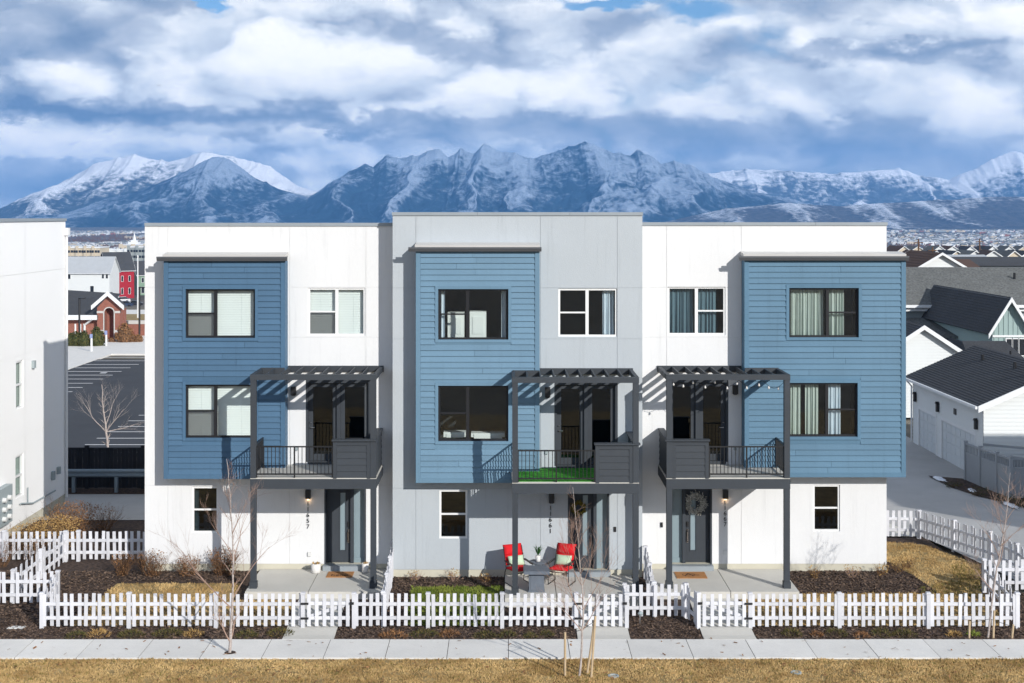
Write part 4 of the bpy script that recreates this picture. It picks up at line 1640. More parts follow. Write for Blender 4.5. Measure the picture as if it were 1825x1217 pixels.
    sp.add([(so * .026, 0, 0), (so * .001, 0, 0), (so * .001, L, 0), (so * .026, L, 0), (so * .008, 0, hh), (so * .001, 0, hh), (so * .001, L, hh), (so * .008, L, hh)],
           [(0, 3, 2, 1), (4, 5, 6, 7), (0, 1, 5, 4), (1, 2, 6, 5), (2, 3, 7, 6), (3, 0, 4, 7)])
    spm = sp.mesh('plank', ch)
    for i in range(6):
        inst('plank', spm, bal, (sx + so * .031, fy + .10, deck_z - .02 + i * (hh - .006)))
    # railing
    def rail(pA, pB):
        d = Vector(pB) - Vector(pA)
        Ln = d.length
        rz = math.atan2(d.y, d.x)
        c, sn = math.cos(rz), math.sin(rz)
        zt, zl = deck_z + .86, deck_z + .10
        m_ = MB()
        for z in (zt, zl):
            m_.add([(pA[0] + c * u - sn * v, pA[1] + sn * u + c * v, z + ww) for ww in (-.018, .018) for (u, v) in ((0, -.022), (Ln, -.022), (Ln, .022), (0, .022))],
                   [(0, 3, 2, 1), (4, 5, 6, 7), (0, 1, 5, 4), (1, 2, 6, 5), (2, 3, 7, 6), (3, 0, 4, 7)])
        m_.build('rail', M['black'], bal)
        nb_ = max(2, int(round(Ln / 0.105)))
        for i in range(nb_ + 1):
            f = i / nb_
            big = i in (0, nb_) or (i == nb_ // 2 and Ln > 1.6)
            inst('baluster', BALB if big else BAL, bal, (pA[0] + d.x * f, pA[1] + d.y * f, deck_z))
    b1 = MB()
    b1.box(-.009, .009, -.009, .009, .10, .86)
    BAL = b1.mesh('baluster', M['black'])
    b2 = MB()
    b2.box(-.02, .02, -.02, .02, 0, .88)
    BALB = b2.mesh('baluster', M['black'])
    rail((q0, fy - .02), (q1, fy - .02))
    ox = xa if s > 0 else xb
    rail((ox, fy + .10), (ox, by - .05))
    # ---------------- pergola
    mb = MB()
    mb.box(xa - w, xb + w, fy - .085, fy + .07, ptop - .149, ptop)
    perg = mb.build('pergola', ch, root)
    e0, e1 = xa - .06, xb + .06
    mb = MB()
    # ledger on wall and on the bay
    bl, br_ = bx0, bx1
    if s > 0:
        mb.box(bx1 + .02, e1 + .05, wy - .05, wy - .004, ptop - .16, ptop + .02)
        mb.box(e0, bx1 - .0, by - .085, by - .036, ptop - .16, ptop + .02)
    else:
        mb.box(e0 - .05, bx0 - .02, wy - .05, wy - .004, ptop - .16, ptop + .02)
        mb.box(bx0, e1, by - .085, by - .036, ptop - .16, ptop + .02)
    mb.build('ledger', ch, perg)
    nr = 10
    for i in range(nr):
        xx = lerp(e0 + .02, e1 - .02, i / (nr - 1))
        yb = (by - .087) if (bx0 - .05 < xx < bx1 + .03) else (wy - .052)
        mb = MB()
        hw = .05 if i in (0, nr - 1) else .021
        mb.box(xx - hw, xx + hw, fy + .072, yb, ptop - .145, ptop - .004)
        mb.build('rafter', ch, perg)
    UNITS.append(dict(root=root, deck=deck_z, xa=xa, xb=xb, fy=fy, ptop=ptop, wy=wy, q0=q0, q1=q1, door=door))
    return root


unit(dict(y=0.0, x0=X(258, 0), x1=-3.28, top=397, stucco='stucco_white', blue='blue_a', seed=1, dir=1, topvis=True,
          label='left white townhouse with deep blue bay and drawn blinds, number 11657',
          win=(549, 651, 513, 598), win_split=0.50, win_side='L', win_c=[('blind', 0, 1)],
          gwin=(342, 389, 867, 950), gwin_c=[('curtain_blue', 0.0, 0.2)], door=(578, 652, 868, 1003), bdoor=(545, 661, 677, 822),
          bay=(293, 508, 465, 853), bwin1=(331, 455, 515, 602), bwin2=(331, 455, 685, 780), b_split=0.425, b_side='L',
          b1_c=[('blind', 0, 1)], b2_c=[('blind', 0, 1)],
          gut=(280, 512), capt=453, gutt=458, vj=(299, 516, 652), hj=(512, 601, 865),
          lamps=((523, 689, 704, False), (549, 873, 888, True)), num=(549, 897, 938), digits='11657', outlet=(552, 987),
          posts=(452, 665.5)))
unit(dict(y=-0.65, x0=-3.23, x1=3.95, top=378, stucco='stucco_grey', blue='blue_b', seed=2, dir=1, topvis=True,
          label='middle grey townhouse with pale blue bay and green balcony turf, number 11661',
          win=(995, 1100, 514, 600), win_split=0.49, win_side='L', win_c=[('curtain_white', 0.76, 0.97)],
          gwin=(783, 833, 873, 960), gwin_c=[], door=(1012, 1086, 872, 1012), bdoor=(988, 1101, 680, 824),
          bay=(742, 961, 448, 860), bwin1=(781, 906, 515, 605), bwin2=(781, 906, 687, 786), b_split=0.42, b_side='L',
          b1_c=[('curtain_white', 0.02, 0.09), ('furn', 0.12, 0.36, 0.0, 0.5), ('furn', 0.44, 0.68, 0.0, 0.52), ('curtain_white', 0.9, 0.97)],
          b2_c=[('furn', 0.06, 0.38, 0.0, 0.09), ('furn', 0.46, 0.95, 0.0, 0.07)], cop=(0.02, 0.02),
          gut=(728, 965), capt=430, gutt=441, vj=(741, 963, 1100), hj=(513, 604, 870),
          lamps=((976, 690, 708, False), (983, 878, 896, False)), num=(981, 905, 946), digits='11661', bell=(1096, 943), outlet=None or (870, 1100),
          posts=(918, 1133), turf=True))
unit(dict(y=0.0, x0=3.99, x1=X(1580, 0), top=396, stucco='stucco_white', blue='blue_c', seed=3, dir=-1, topvis=True,
          label='right white townhouse with blue bay wrapping the corner and curtains, number 11667',
          win=(1190, 1293, 511, 597), win_split=0.50, win_side='R', win_c=[('curtain_blue', 0.02, 0.46), ('curtain_blue', 0.53, 0.86)],
          gwin=(1449, 1497, 864, 947), gwin_c=[], door=(1194, 1269, 867, 1001), bdoor=(1188, 1298, 676, 821),
          bay=(1327, 1613, 464, 850), bwin1=(1406, 1530, 513, 601), bwin2=(1406, 1528, 682, 778), b_split=0.56, b_side='R', wrap=4.5,
          b1_c=[('curtain_light', 0.02, 0.52), ('curtain_light', 0.58, 0.82)], b2_c=[('curtain_light', 0.02, 0.2), ('curtain_light', 0.26, 0.46), ('curtain_white', 0.6, 0.78)],
          gut=(1317, 1619), capt=451, gutt=457, vj=(1188, 1321), hj=(512, 601, 862), cop=(0, 0.03),
          lamps=((1310.5, 686, 702, False), (1293, 873, 888, True)), num=(1292, 895, 934), digits='11667', bell=(1179, 935), outlet=(1292, 984),
          posts=(1192.5, 1402)))

# ------------------------------------------------------------------ picket fences
pk_ = MB()
pk_.add([(-.046, -.009, 0), (.046, -.009, 0), (.046, .009, 0), (-.046, .009, 0), (-.046, -.009, .835), (.046, -.009, .835), (.046, .009, .835), (-.046, .009, .835)],
        [(0, 3, 2, 1), (4, 5, 6, 7), (0, 1, 5, 4), (1, 2, 6, 5), (2, 3, 7, 6), (3, 0, 4, 7)])
PICKET = pk_.mesh('picket', M['fence_white'])
ps_ = MB()
ps_.box(-.05, .05, -.05, .05, -.1, .86)
ps_.box(-.065, .065, -.065, .065, .86, .885)
ps_.prism([(-.055, -.055), (.055, -.055), (.055, .055), (-.055, .055)], 'z', .885, .905)
POST = ps_.mesh('post', M['fence_white'])


def obar(mb, a, b, w, h):
    """bar with square section from a to b (centres), w horizontal, h vertical"""
    a, b = Vector(a), Vector(b)
    d = b - a
    t = Vector((d.x, d.y, 0)).normalized()
    n = Vector((-t.y, t.x, 0)) * (w / 2)
    u = Vector((0, 0, h / 2))
    vs = [a - n - u, b - n - u, b + n - u, a + n - u, a - n + u, b - n + u, b + n + u, a + n + u]
    mb.add(vs, [(0, 3, 2, 1), (4, 5, 6, 7), (0, 1, 5, 4), (1, 2, 6, 5), (2, 3, 7, 6), (3, 0, 4, 7)])


FENCE_GROUP = 'white picket fences round the yards'


def picket_fence(label, pts, posts_at_ends=(True, True), pitch=0.178, gaps=None, phase=0, post_every=2.3):
    p0 = pts[0]
    root = thing('picket_fence', label, 'fence', (p0[0], p0[1], gz(*p0)), FENCE_GROUP)
    r = random.Random(hash(label) % 1000 if False else len(label) * 7 + int(p0[0] * 10))
    k = phase
    for (a, b) in zip(pts[:-1], pts[1:]):
        A, B = Vector((a[0], a[1], 0)), Vector((b[0], b[1], 0))
        d = B - A
        L = d.length
        t = d.normalized()
        nrm = Vector((t.y, -t.x, 0))
        if nrm.y > 0:
            nrm = -nrm
        rz = math.atan2(t.y, t.x)
        za, zb = gz(*a) + .03, gz(*b) + .03
        npost = max(1, int(round(L / post_every)))
        for i in range(npost + 1):
            f = i / npost
            if (i == 0 and not posts_at_ends[0]) or (i == npost and not posts_at_ends[1]):
                continue
            q = A + d * f
            inst('post', POST, root, (q.x, q.y, lerp(za, zb, f)), rz + r.uniform(-.02, .02))
        for i in range(npost):
            for hz2 in (.24, .60):
                m_ = MB()
                qa, qb = A + t * (L * i / npost + .05), A + t * (L * (i + 1) / npost - .05)
                obar(m_, (qa.x, qa.y, lerp(za, zb, i / npost) + hz2), (qb.x, qb.y, lerp(za, zb, (i + 1) / npost) + hz2), .04, .085)
                m_.build('rail', M['fence_white'], root)
        n = int((L - .14) / pitch)
        for i in range(n + 1):
            f = (0.07 + (L - .14) * i / max(1, n)) / L
            # leave the pickets that would sit in a post
            if min(abs(f * L - L * j / npost) for j in range(npost + 1)) < .062:
                continue
            side = 1 if k % 2 == 0 else -1
            k += 1
            q = A + d * f + nrm * (.031 * side)
            o = inst('picket', PICKET, root, (q.x, q.y, lerp(za, zb, f) + .03 + r.uniform(-.012, .012)), rz + r.uniform(-.03, .03))
            o.rotation_euler.y = r.gauss(0, .014)
    return root


def picket_gate(label, a, b, hinge):
    root = thing('picket_gate', label, 'gate', (a[0], a[1], gz(*a)), 'white picket gates in the front fence')
    L = b[0] - a[0]
    z = gz(*a) + .05
    for hz2 in (.22, .60):
        m_ = MB()
        obar(m_, (a[0] + .06, a[1], z + hz2), (b[0] - .06, b[1], z + hz2), .04, .085)
        m_.build('rail', M['fence_white'], root)
    m_ = MB()
    if hinge == 'L':
        obar(m_, (a[0] + .1, a[1] + .035, z + .24), (b[0] - .1, b[1] + .035, z + .58), .03, .09)
    else:
        obar(m_, (a[0] + .1, a[1] + .035, z + .58), (b[0] - .1, b[1] + .035, z + .24), .03, .09)
    m_.build('brace', M['fence_white'], root)
    n = int((L - .2) / .20)
    for i in range(n + 1):
        x = a[0] + .11 + (L - .22) * i / n
        inst('picket', PICKET, root, (x, a[1] - .031, z + .01))
    hx = a[0] if hinge == 'L' else b[0]
    lx = b[0] if hinge == 'L' else a[0]
    for hz2 in (.22, .60):
        m_ = MB()
        m_.box(hx - .10, hx + .10, a[1] - .075, a[1] - .051, z + hz2 - .025, z + hz2 + .025)
        m_.build('hinge', M['black'], root)
    m_ = MB()
    m_.box(lx - .06, lx + .05, a[1] - .078, a[1] - .045, z + .58, z + .64)
    m_.build('latch', M['black'], root)
    return root


XL = X(75, FY)
g1a, g1b = X(540, FY), X(631, FY)
g2a, g2b = X(1027, FY), X(1117, FY)
g3a, g3b = X(1244, FY), X(1337, FY)
XR_ = X(1813, FY)
JY = -3.75
picket_fence('long white picket fence in front of the left townhouse lawn', [(XL, FY), (g1a, FY)])
picket_gate('white picket gate before the left porch with the planters', (g1a + .05, FY), (g1b - .05, FY), 'L')
picket_fence('white picket fence in front of the middle townhouse and green lawn', [(g1b, FY), (g2a, FY)])
picket_gate('white picket gate behind the staked middle sapling', (g2a + .05, FY), (g2b - .05, FY), 'L')
picket_fence('short recessed white picket fence between the middle and right gates',
             [(g2b, FY), (X(1113, JY), JY), (X(1222, JY), JY), (g3a, FY)])
picket_gate('white picket gate before the right porch with the pale wreath', (g3a + .05, FY), (g3b - .05, FY), 'R')
picket_fence('long white picket fence in front of the right townhouse lawn', [(g3b, FY), (XR_, FY)])
picket_fence('white picket divider between the left porch and the middle lawn', [(X(701, -.1), -0.1), (X(683, FY + .1), FY + .1)], post_every=1.6)
picket_fence('white picket divider between the middle and right porches', [(X(1150, -.72), -0.75), (X(1166, JY + .1), JY + .1)], post_every=1.6)
picket_fence('short white picket return at the left end of the front fence', [(XL, FY + .1), (X(103, -2.8), -2.8)], (False, True), pitch=.2)
picket_fence('white picket fence crossing the bottom left mulch bed', [(-19.5, -2.8), (X(103, -2.8) - .1, -2.8)], (True, False))
picket_fence('white picket side fence running back beside the left shrubs', [(X(24, -2.7), -2.7), (X(117, 1.1), 1.1)], post_every=1.9)
picket_fence('white picket fence between the neighbouring house and the left townhouse', [(-19.5, 1.15), (-10.6, 1.15)])
picket_fence('curving white picket fence beside the lane on the right',
             [(11.2, 4.35), (X(1640, 4.0), 4.15), (X(1700, 2.6), 2.6), (X(1764, 1.1), 1.1), (X(1812, -.4), -.4), (X(1850, -1.7), -1.7)], post_every=1.7)
picket_fence('short white picket return at the right end of the front fence', [(XR_, FY + .1), (X(1754, -1.85), -1.85)], (False, True), pitch=.2)
picket_fence('white picket fence behind the leaning right sapling', [(X(1754, -1.85) + .1, -1.85), (18.5, -1.85)], (False, True))

# ------------------------------------------------------------------ bare trees and shrubs
def grow(mb, p, d, L, r, depth, rg, n=5, up=0.25, spread=0.7, kids=3, wig=0.12, tip=0.35, ratio=(0.45, 0.7)):
    p, d = Vector(p), Vector(d).normalized()
    seg = 5 if depth > 1 else 3
    pts, rad = [p.copy()], [r]
    dirs = [d.copy()]
    for i in range(seg):
        d = (d + Vector((rg.gauss(0, wig), rg.gauss(0, wig), rg.gauss(0, wig * .5) + up * .12))).normalized()
        p = p + d * (L / seg)
        pts.append(p.copy())
        dirs.append(d.copy())
        rad.append(r * lerp(1, tip, (i + 1) / seg))
    mb.tube(pts, rad, n if depth > 1 else max(3, n - 2), cap=False)
    if depth <= 0:
        return
    for c in range(kids):
        f = rg.uniform(0.25, 0.98)
        i = min(seg - 1, int(f * seg))
        q = pts[i].lerp(pts[i + 1], f * seg - i)
        dd = dirs[i]
        a = rg.uniform(0, 2 * math.pi)
        s1 = dd.orthogonal().normalized()
        s2 = dd.cross(s1)
        out = (s1 * math.cos(a) + s2 * math.sin(a))
        nd = (dd + out * rg.uniform(spread * .6, spread * 1.2) + Vector((0, 0, up))).normalized()
        grow(mb, q, nd, L * rg.uniform(*ratio), max(.0022, rad[i] * rg.uniform(.4, .6)), depth - 1, rg, n, up, spread, kids, wig, tip, ratio)


def sapling(label, base, path, r0, seed, branches, group='bare young trees', twigs=4, crown='twig'):
    """path: trunk points; branches: (fraction, direction, length)"""
    rg = random.Random(seed)
    root = thing('bare_tree', label, 'tree', base, group)
    P = [Vector(base)] + [Vector(q) for q in path]
    # smooth resample of the trunk
    pts, rad = [], []
    N = 16
    for i in range(N + 1):
        f = i / N * (len(P) - 1)
        k = min(len(P) - 2, int(f))
        q = P[k].lerp(P[k + 1], f - k)
        q += Vector((rg.gauss(0, .008), rg.gauss(0, .008), 0))
        pts.append(q)
        rad.append(lerp(r0, r0 * .12, (i / N) ** .8))
    mb = MB()
    mb.tube([pts[0] - Vector((0, 0, .1))] + pts, [r0 * 1.15] + rad, 7)
    mb.build('trunk', M['birch'], root, smooth=True)
    cr = MB()
    for (f, d, L) in branches:
        i = int(f * N)
        q = pts[i]
        grow(cr, q, d, L, max(.006, rad[i] * .62), 3, rg, 5, .16, .55, twigs, .10, .3)
    for i in range(6, N):
        for _ in range(2):
            a = rg.uniform(0, 6.28)
            grow(cr, pts[i], (math.cos(a), math.sin(a), rg.uniform(.6, 1.4)), rg.uniform(.25, .6) * (1.2 - .5 * i / N), rad[i] * .5, 1, rg, 4, .1, .6, 3, .1, .3)
    cr.build('crown', M[crown], root, smooth=True)
    return root


def P3(px, py, y):
    return (X(px, y), y, Z(py, y))


ty = -6.35
sapling('bare multi-stemmed tree at the sidewalk edge before the left townhouse', (X(410, ty), ty, -0.36),
        [P3(412, 1100, ty), P3(416, 1040, ty), P3(415, 960, ty), P3(410, 890, ty), P3(404, 818, ty)], .042, 5,
        [(.28, (-.75, .1, .75), 1.9), (.33, (.5, .2, .9), 1.5), (.12, (-.35, -.2, .9), .8), (.12, (.35, .1, 1), .7), (.5, (.4, .3, 1), 1.2), (.55, (-.4, .1, 1), 1.1),
         (.7, (-.3, .3, 1), .8), (.65, (.35, -.1, 1), .9)])
cov = MB()
cov.lathe([(.14, 0), (.12, .006)], (X(410, ty), ty, -.333), 12)
cov.build('tree_pit', M['mulch'], None)['kind'] = 'structure'
ty = -8.0
sapling('bare pinkish sapling tied to stakes before the middle townhouse', (X(1033, ty), ty, -0.372),
        [P3(1037, 1140, ty), P3(1040, 1080, ty), P3(1035, 1010, ty), P3(1028, 940, ty), P3(1021, 868, ty)], .030, 9,
        [(.35, (-.5, .1, .9), 1.5), (.42, (.45, .1, .95), 1.3), (.5, (-.35, .2, 1), 1.1), (.55, (.3, .2, 1), 1.0), (.62, (-.3, -.1, 1), .9), (.3, (.5, .1, .7), 1.0), (.28, (-.55, -.1, .6), .9), (.7, (.25, 0, 1), .6)])
ty = -5.15
sapling('bare leaning sapling tied to short stakes at the right corner', (X(1761, ty), ty, -0.36),
        [P3(1768, 1070, ty), P3(1778, 1005, ty), P3(1790, 940, ty), P3(1797, 880, ty), P3(1801, 842, ty)], .030, 13,
        [(.4, (.5, .1, .8), 1.1), (.45, (-.35, .2, .9), .9), (.6, (-.4, 0, 1), .9), (.3, (-.5, .1, .6), .8), (.65, (.35, .1, 1), .8), (.5, (.6, -.1, .7), .9)])
ty = 34.0
sapling('bare young tree behind the dark wood fence by the parking lot', (X(192, ty), ty, terr(X(192, ty), ty)),
        [P3(194, 830, ty), P3(192, 790, ty), P3(187, 750, ty), P3(183, 720, ty), P3(182, 685, ty)], .11, 17,
        [(.55, (-.8, .1, .6), 2.0), (.55, (.6, .1, .7), 1.6), (.62, (.3, .2, 1), 1.5), (.7, (-.3, .1, 1), 1.3), (.5, (.9, .1, .25), 1.5)], crown='birch')


def stake(px, py0, py1, y, label, lean=0.0):
    mb = MB()
    a = P3(px, py1, y)
    b = P3(px + lean, py0, y)
    mb.tube([(a[0], a[1], a[2] - .1), b], .028, 7)
    o = mb.build('tree_stake', M['stake'], None)
    tag(o, label, 'stake', 'wooden stakes beside the saplings')
    return o


stake(1007, 1127, 1203, -8.0, 'thin upright wood stake left of the middle sapling')
stake(1046, 1105, 1196, -7.8, 'long wood stake leaning right beside the middle sapling', 14)
stake(1053, 1098, 1209, -8.1, 'tallest wood stake with a dark top right of the middle sapling', 8)
stake(1727, 1107, 1135, -5.2, 'short pale stake left of the leaning right sapling', 1)
stake(1770, 1088, 1135, -5.22, 'brown stake right behind the leaning right sapling', 2)
stake(1803, 1113, 1135, -5.2, 'short pale stake right of the leaning right sapling', 3)
for (pts, lb) in (([P3(1009, 1130, -8), P3(1038, 1122, -8), P3(1058, 1108, -8.05)], 'thin dark tie between the middle stakes'),
                  ([P3(1728, 1110, -5.2), P3(1764, 1103, -5.16), P3(1803, 1116, -5.2)], 'thin dark tie between the right stakes')):
    mb = MB()
    mb.tube(pts, .006, 4)
    tag(mb.build('tree_tie', M['black'], None), lb, 'tie')


def shrub(label, px, py, y, w, h, seed, leaf=None, stems=30, nleaf=0, mat='shrub_twig', group='leafless shrubs'):
    rg = random.Random(seed)
    x = X(px, y)
    z = gz(x, y) if y < 12.5 else terr(x, y)
    root = thing('shrub', label, 'shrub', (x, y, z), group)
    mb = MB()
    for i in range(stems):
        a = rg.uniform(0, 2 * math.pi)
        rr = rg.random() ** .6
        d = Vector((math.cos(a) * rr * w * .7, math.sin(a) * rr * w * .55, h * rg.uniform(.75, 1.05)))
        b = Vector((x + math.cos(a) * rr * w * .16, y + math.sin(a) * rr * w * .12, z - .03))
        grow(mb, b, d, d.length * .72, .007, 2, rg, 4, .2, .5, 3, .12, .35, (.3, .5))
    mb.build('branches', M[mat], root)
    if nleaf:
        lf = MB()
        for i in range(nleaf):
            a = rg.uniform(0, 2 * math.pi)
            rr = rg.random() ** .5
            zz = rg.random() ** .8
            c = Vector((x + math.cos(a) * rr * w * .5 * (.55 + .5 * zz), y + math.sin(a) * rr * w * .42 * (.55 + .5 * zz), z + h * zz * (1.02 - .25 * rr)))
            u = Vector((rg.gauss(0, 1), rg.gauss(0, 1), rg.gauss(0, .7))).normalized() * rg.uniform(.018, .034)
            v = u.cross(Vector((rg.gauss(0, 1), rg.gauss(0, 1), rg.gauss(0, 1)))).normalized() * rg.uniform(.010, .018)
            lf.quad(c - u, c - v, c + u, c + v)
        lf.build('leaves', M[leaf], root)
    return root


shrub('brown leafless shrub at the left townhouse corner by the picket fence end', 217, 1005, -.45, .62, .72, 1, 'brown_leaf', 40, 420)
shrub('widest brown twiggy shrub along the left foundation', 272, 1005, -.55, .85, .82, 2, 'brown_leaf', 52, 520)
shrub('low sparse shrub below the left ground floor window edge', 334, 1005, -.5, .75, .62, 3, 'brown_leaf', 44, 420)
shrub('dense brown shrub below the left ground floor window', 398, 1005, -.45, .9, .88, 4, 'brown_leaf', 60, 800)
shrub('golden leaved shrub catching sun by the neighbouring wall', 96, 950, 2.4, 1.7, 1.2, 5, 'dry_leaf', 60, 3200)
shrub('brown shrub at the neighbouring wall left of the golden shrub', 52, 950, 2.0, 1.4, 1.0, 6, 'dry_leaf', 60, 1700)
shrub('dark shaded shrub behind the golden shrub', 130, 930, 4.2, 1.6, 1.3, 7, 'brown_leaf', 60, 2400)
shrub('small round dark shrub before the shaded lane', 181, 920, 5.2, 1.1, .95, 8, 'brown_leaf', 40, 400)
shrub('reddish shrub in front of the back left picket fence', 62, 1000, .55, .7, .95, 9, 'brown_leaf', 24, 80)
shrub('reddish shrub at the left picture edge', 4, 1005, .5, .7, .9, 10, 'brown_leaf', 24, 80)
for i, (px, y, w, h, lb) in enumerate(((738, -.95, .45, .32, 'pale dry ornamental tuft left of the middle ground floor window'), (808, -.95, .5, .36, 'pale dry tuft under the middle ground floor window'),
                                       (866, -1.05, .42, .28, 'small brown tuft near the red chairs'), (1452, -.75, .34, .42, 'small red brown shrub at the right foundation'),
                                       (1519, -.7, .5, .42, 'pale sparse shrub at the right foundation'), (1572, -.5, .42, .42, 'thin shrub at the right building corner'),
                                       (1600, -.1, .6, .42, 'dry shrub beyond the right building corner'), (1618, .3, .5, .4, 'dry shrub near the corner mulch edge'))):
    shrub(lb, px, 1010, y, w, h, 30 + i, 'dry_leaf', 16, 60 if i < 5 else 110, 'twig' if i in (0, 1, 4) else 'shrub_twig', 'small dry foundation shrubs')


def mound(label, px, y, w, h, seed, mats=('juniper',), n=260, group='low plants along the picket fence'):
    rg = random.Random(seed)
    x = X(px, y)
    z = gz(x, y)
    mb = MB()
    for i in range(n):
        a = rg.uniform(0, 2 * math.pi)
        rr = rg.random() ** .5
        c = Vector((x + math.cos(a) * rr * w * .5, y + math.sin(a) * rr * min(w * .5, .28), z + h * (1 - rr ** 2) * rg.uniform(.2, 1)))
        d = Vector((math.cos(a) * rr + rg.gauss(0, .4), math.sin(a) * rr + rg.gauss(0, .4), rg.uniform(.3, 1.2))).normalized() * rg.uniform(.05, .11)
        s = d.cross(Vector((rg.gauss(0, 1), rg.gauss(0, 1), rg.gauss(0, 1)))).normalized() * .010
        mb.add([c - s, c + s, c + d], [(0, 1, 2)])
    o = mb.build('low_plant', M[mats[0]], None)
    tag(o, label, 'plant', group)
    return o


LOW = [(136, .5, .14, 'juniper', 'olive low plant near the front left fence corner'), (176, .6, .16, 'dry_leaf', 'pale dry low plant by the left front fence'),
       (235, .7, .14, 'juniper', 'flat brown green plant under the left lawn fence'), (300, .8, .14, 'juniper', 'flat plant left of the multi-stemmed tree'),
       (345, .5, .13, 'dry_leaf', 'dry orange plant beside the multi-stemmed tree'), (440, .6, .15, 'juniper', 'low plant right of the multi-stemmed tree'),
       (500, .7, .15, 'juniper', 'low plant just left of the left gate'), (700, .75, .17, 'brown_leaf', 'brown plant right of the left gate'),
       (757, .8, .18, 'juniper', 'olive brown plant below the middle fence'), (800, .5, .12, 'brown_leaf', 'small brown plant below the middle fence'),
       (865, .6, .15, 'juniper', 'round olive plant below the middle fence'), (905, .45, .12, 'juniper', 'small olive plant left of the middle sapling shadow'),
       (945, .35, .12, 'juniper', 'tiny plant left of the middle sapling'), (975, .35, .12, 'juniper', 'tiny round plant by the middle sapling'),
       (1411, .5, .18, 'juniper', 'round green plant right of the right gate'), (1455, .3, .1, 'brown_leaf', 'tiny brown plant in the right mulch strip'),
       (1490, .55, .17, 'juniper', 'green mounded plant in the right mulch strip'), (1535, .4, .12, 'brown_leaf', 'brown plant between the green mounds'),
       (1572, .55, .18, 'juniper', 'dark green mound in the right mulch strip'), (1612, .6, .18, 'juniper', 'largest green mound in the right mulch strip'),
       (1700, .35, .12, 'dry_leaf', 'orange dry plant left of the right sapling'), (1735, .3, .14, 'blade_green', 'small bright plant beside the right sapling')]
for i, (px, w, h, m_, lb) in enumerate(LOW):
    mound(lb, px, -4.95 + rnd.uniform(-.12, .1), w, h, 100 + i, (m_,), int(420 * w))

# ------------------------------------------------------------------ porch furniture and small things
def rotz(a):
    return Matrix.Rotation(a, 3, 'Z')


def patio_chair(label, x, y, ang):
    root = thing('patio_chair', label, 'chair', (x, y, .066), 'red cushioned patio chairs')
    Rm = rotz(ang)

    def T(p):
        q = Rm @ Vector(p)
        return (x + q.x, y + q.y, .066 + q.z)
    # local: front = -y
    for s in (-1, 1):
        mb = MB()
        mb.tube([T((s * .30, .30, 0)), T((s * .30, .26, .30)), T((s * .29, .20, .42)), T((s * .28, .42, .98))], .013, 6)
        mb.tube([T((s * .30, .30, .012)), T((s * .30, -.28, .012)), T((s * .30, -.27, .58)), T((s * .30, .30, .60))], .013, 6)
        mb.box(0, 0.001, 0, 0.001, 0, 0) if False else None
        mb.build('side_frame', M['black'], root, smooth=True)
        mb = MB()
        obar(mb, T((s * .30, -.28, .60)), T((s * .30, .26, .62)), .06, .025)
        mb.build('armrest', M['black'], root)
    for yy, zz in ((-.24, .36), (.22, .40), (.40, .94)):
        mb = MB()
        mb.tube([T((-.29, yy, zz)), T((.29, yy, zz))], .012, 6)
        mb.build('crossbar', M['black'], root)
    mb = MB()
    mb.pillow(T((0, -.02, .44)), .56, .56, .15, Rm @ Matrix.Rotation(R(-4), 3, 'X'))
    mb.build('seat_cushion', M['red'], root, smooth=True)
    mb = MB()
    mb.pillow(T((0, .31, .62)), .56, .30, .14, Rm @ Matrix.Rotation(R(68), 3, 'X'))
    mb.pillow(T((0, .40, .88)), .56, .30, .16, Rm @ Matrix.Rotation(R(68), 3, 'X'))
    mb.build('back_cushion', M['red'], root, smooth=True)
    pil = MB()
    pil.pillow(T((0, .15, .62)), .46, .28, .13, Rm @ Matrix.Rotation(R(62), 3, 'X'))
    po = pil.build('pillow', M['mint'], None, smooth=True)
    return po


CYC = -1.55
po = patio_chair('red cushioned metal chair right of the fire table', X(1001, CYC), CYC, R(-22))
tag(po, 'mint green pillow on the right red chair', 'pillow', 'mint pillows')
po = patio_chair('red cushioned metal chair half hidden by the middle porch post', X(924, CYC), CYC - .05, R(24))
tag(po, 'mint green pillow on the chair behind the porch post', 'pillow', 'mint pillows')
fx, fyy = X(956, -2.3), -2.25
ft = thing('fire_table', 'square slate grey fire pit table between the red chairs', 'table', (fx, fyy, .066))
mb = MB()
mb.box(fx - .21, fx + .21, fyy - .21, fyy + .21, .066, .56)
mb.box(fx - .225, fx + .225, fyy - .225, fyy + .225, .066, .10)
mb.build('pedestal', M['slate'], ft)
mb = MB()
mb.box(fx - .17, fx + .17, fyy - .218, fyy - .212, .13, .52)
mb.build('access_panel', M['slate'], ft)
mb = MB()
mb.prism([(-.34, .58), (.34, .58), (.36, .62), (.355, .67), (-.355, .67), (-.36, .62)], 'y', -.33, .33)
mb.v = [(a + fx, b + fyy, c) for a, b, c in mb.v]
mb.build('tabletop', M['slate'], ft)
sx_, sy_ = X(959, -1.5), -1.45
st = thing('side_table', 'small round dark side table behind the fire table', 'table', (sx_, sy_, .066))
mb = MB()
mb.lathe([(.25, .55), (.27, .57), (.27, .59), (.25, .585)], (sx_, sy_, .066), 18)
mb.build('tabletop', M['slate'], st)
for k in range(3):
    a = k * 2.09
    mb = MB()
    mb.tube([(sx_ + .2 * math.cos(a), sy_ + .2 * math.sin(a), .066), (sx_ + .12 * math.cos(a), sy_ + .12 * math.sin(a), .62)], .012, 5)
    mb.build('leg', M['black'], st)
pt = thing('potted_plant', 'spiky green plant in a white pot on the side table', 'plant', (sx_, sy_, .656))
mb = MB()
mb.lathe([(.055, 0), (.07, .01), (.072, .17), (.06, .17), (.055, .15)], (sx_, sy_, .657), 14)
mb.build('pot', M['pot'], pt, smooth=True)
mb = MB()
rg = random.Random(4)
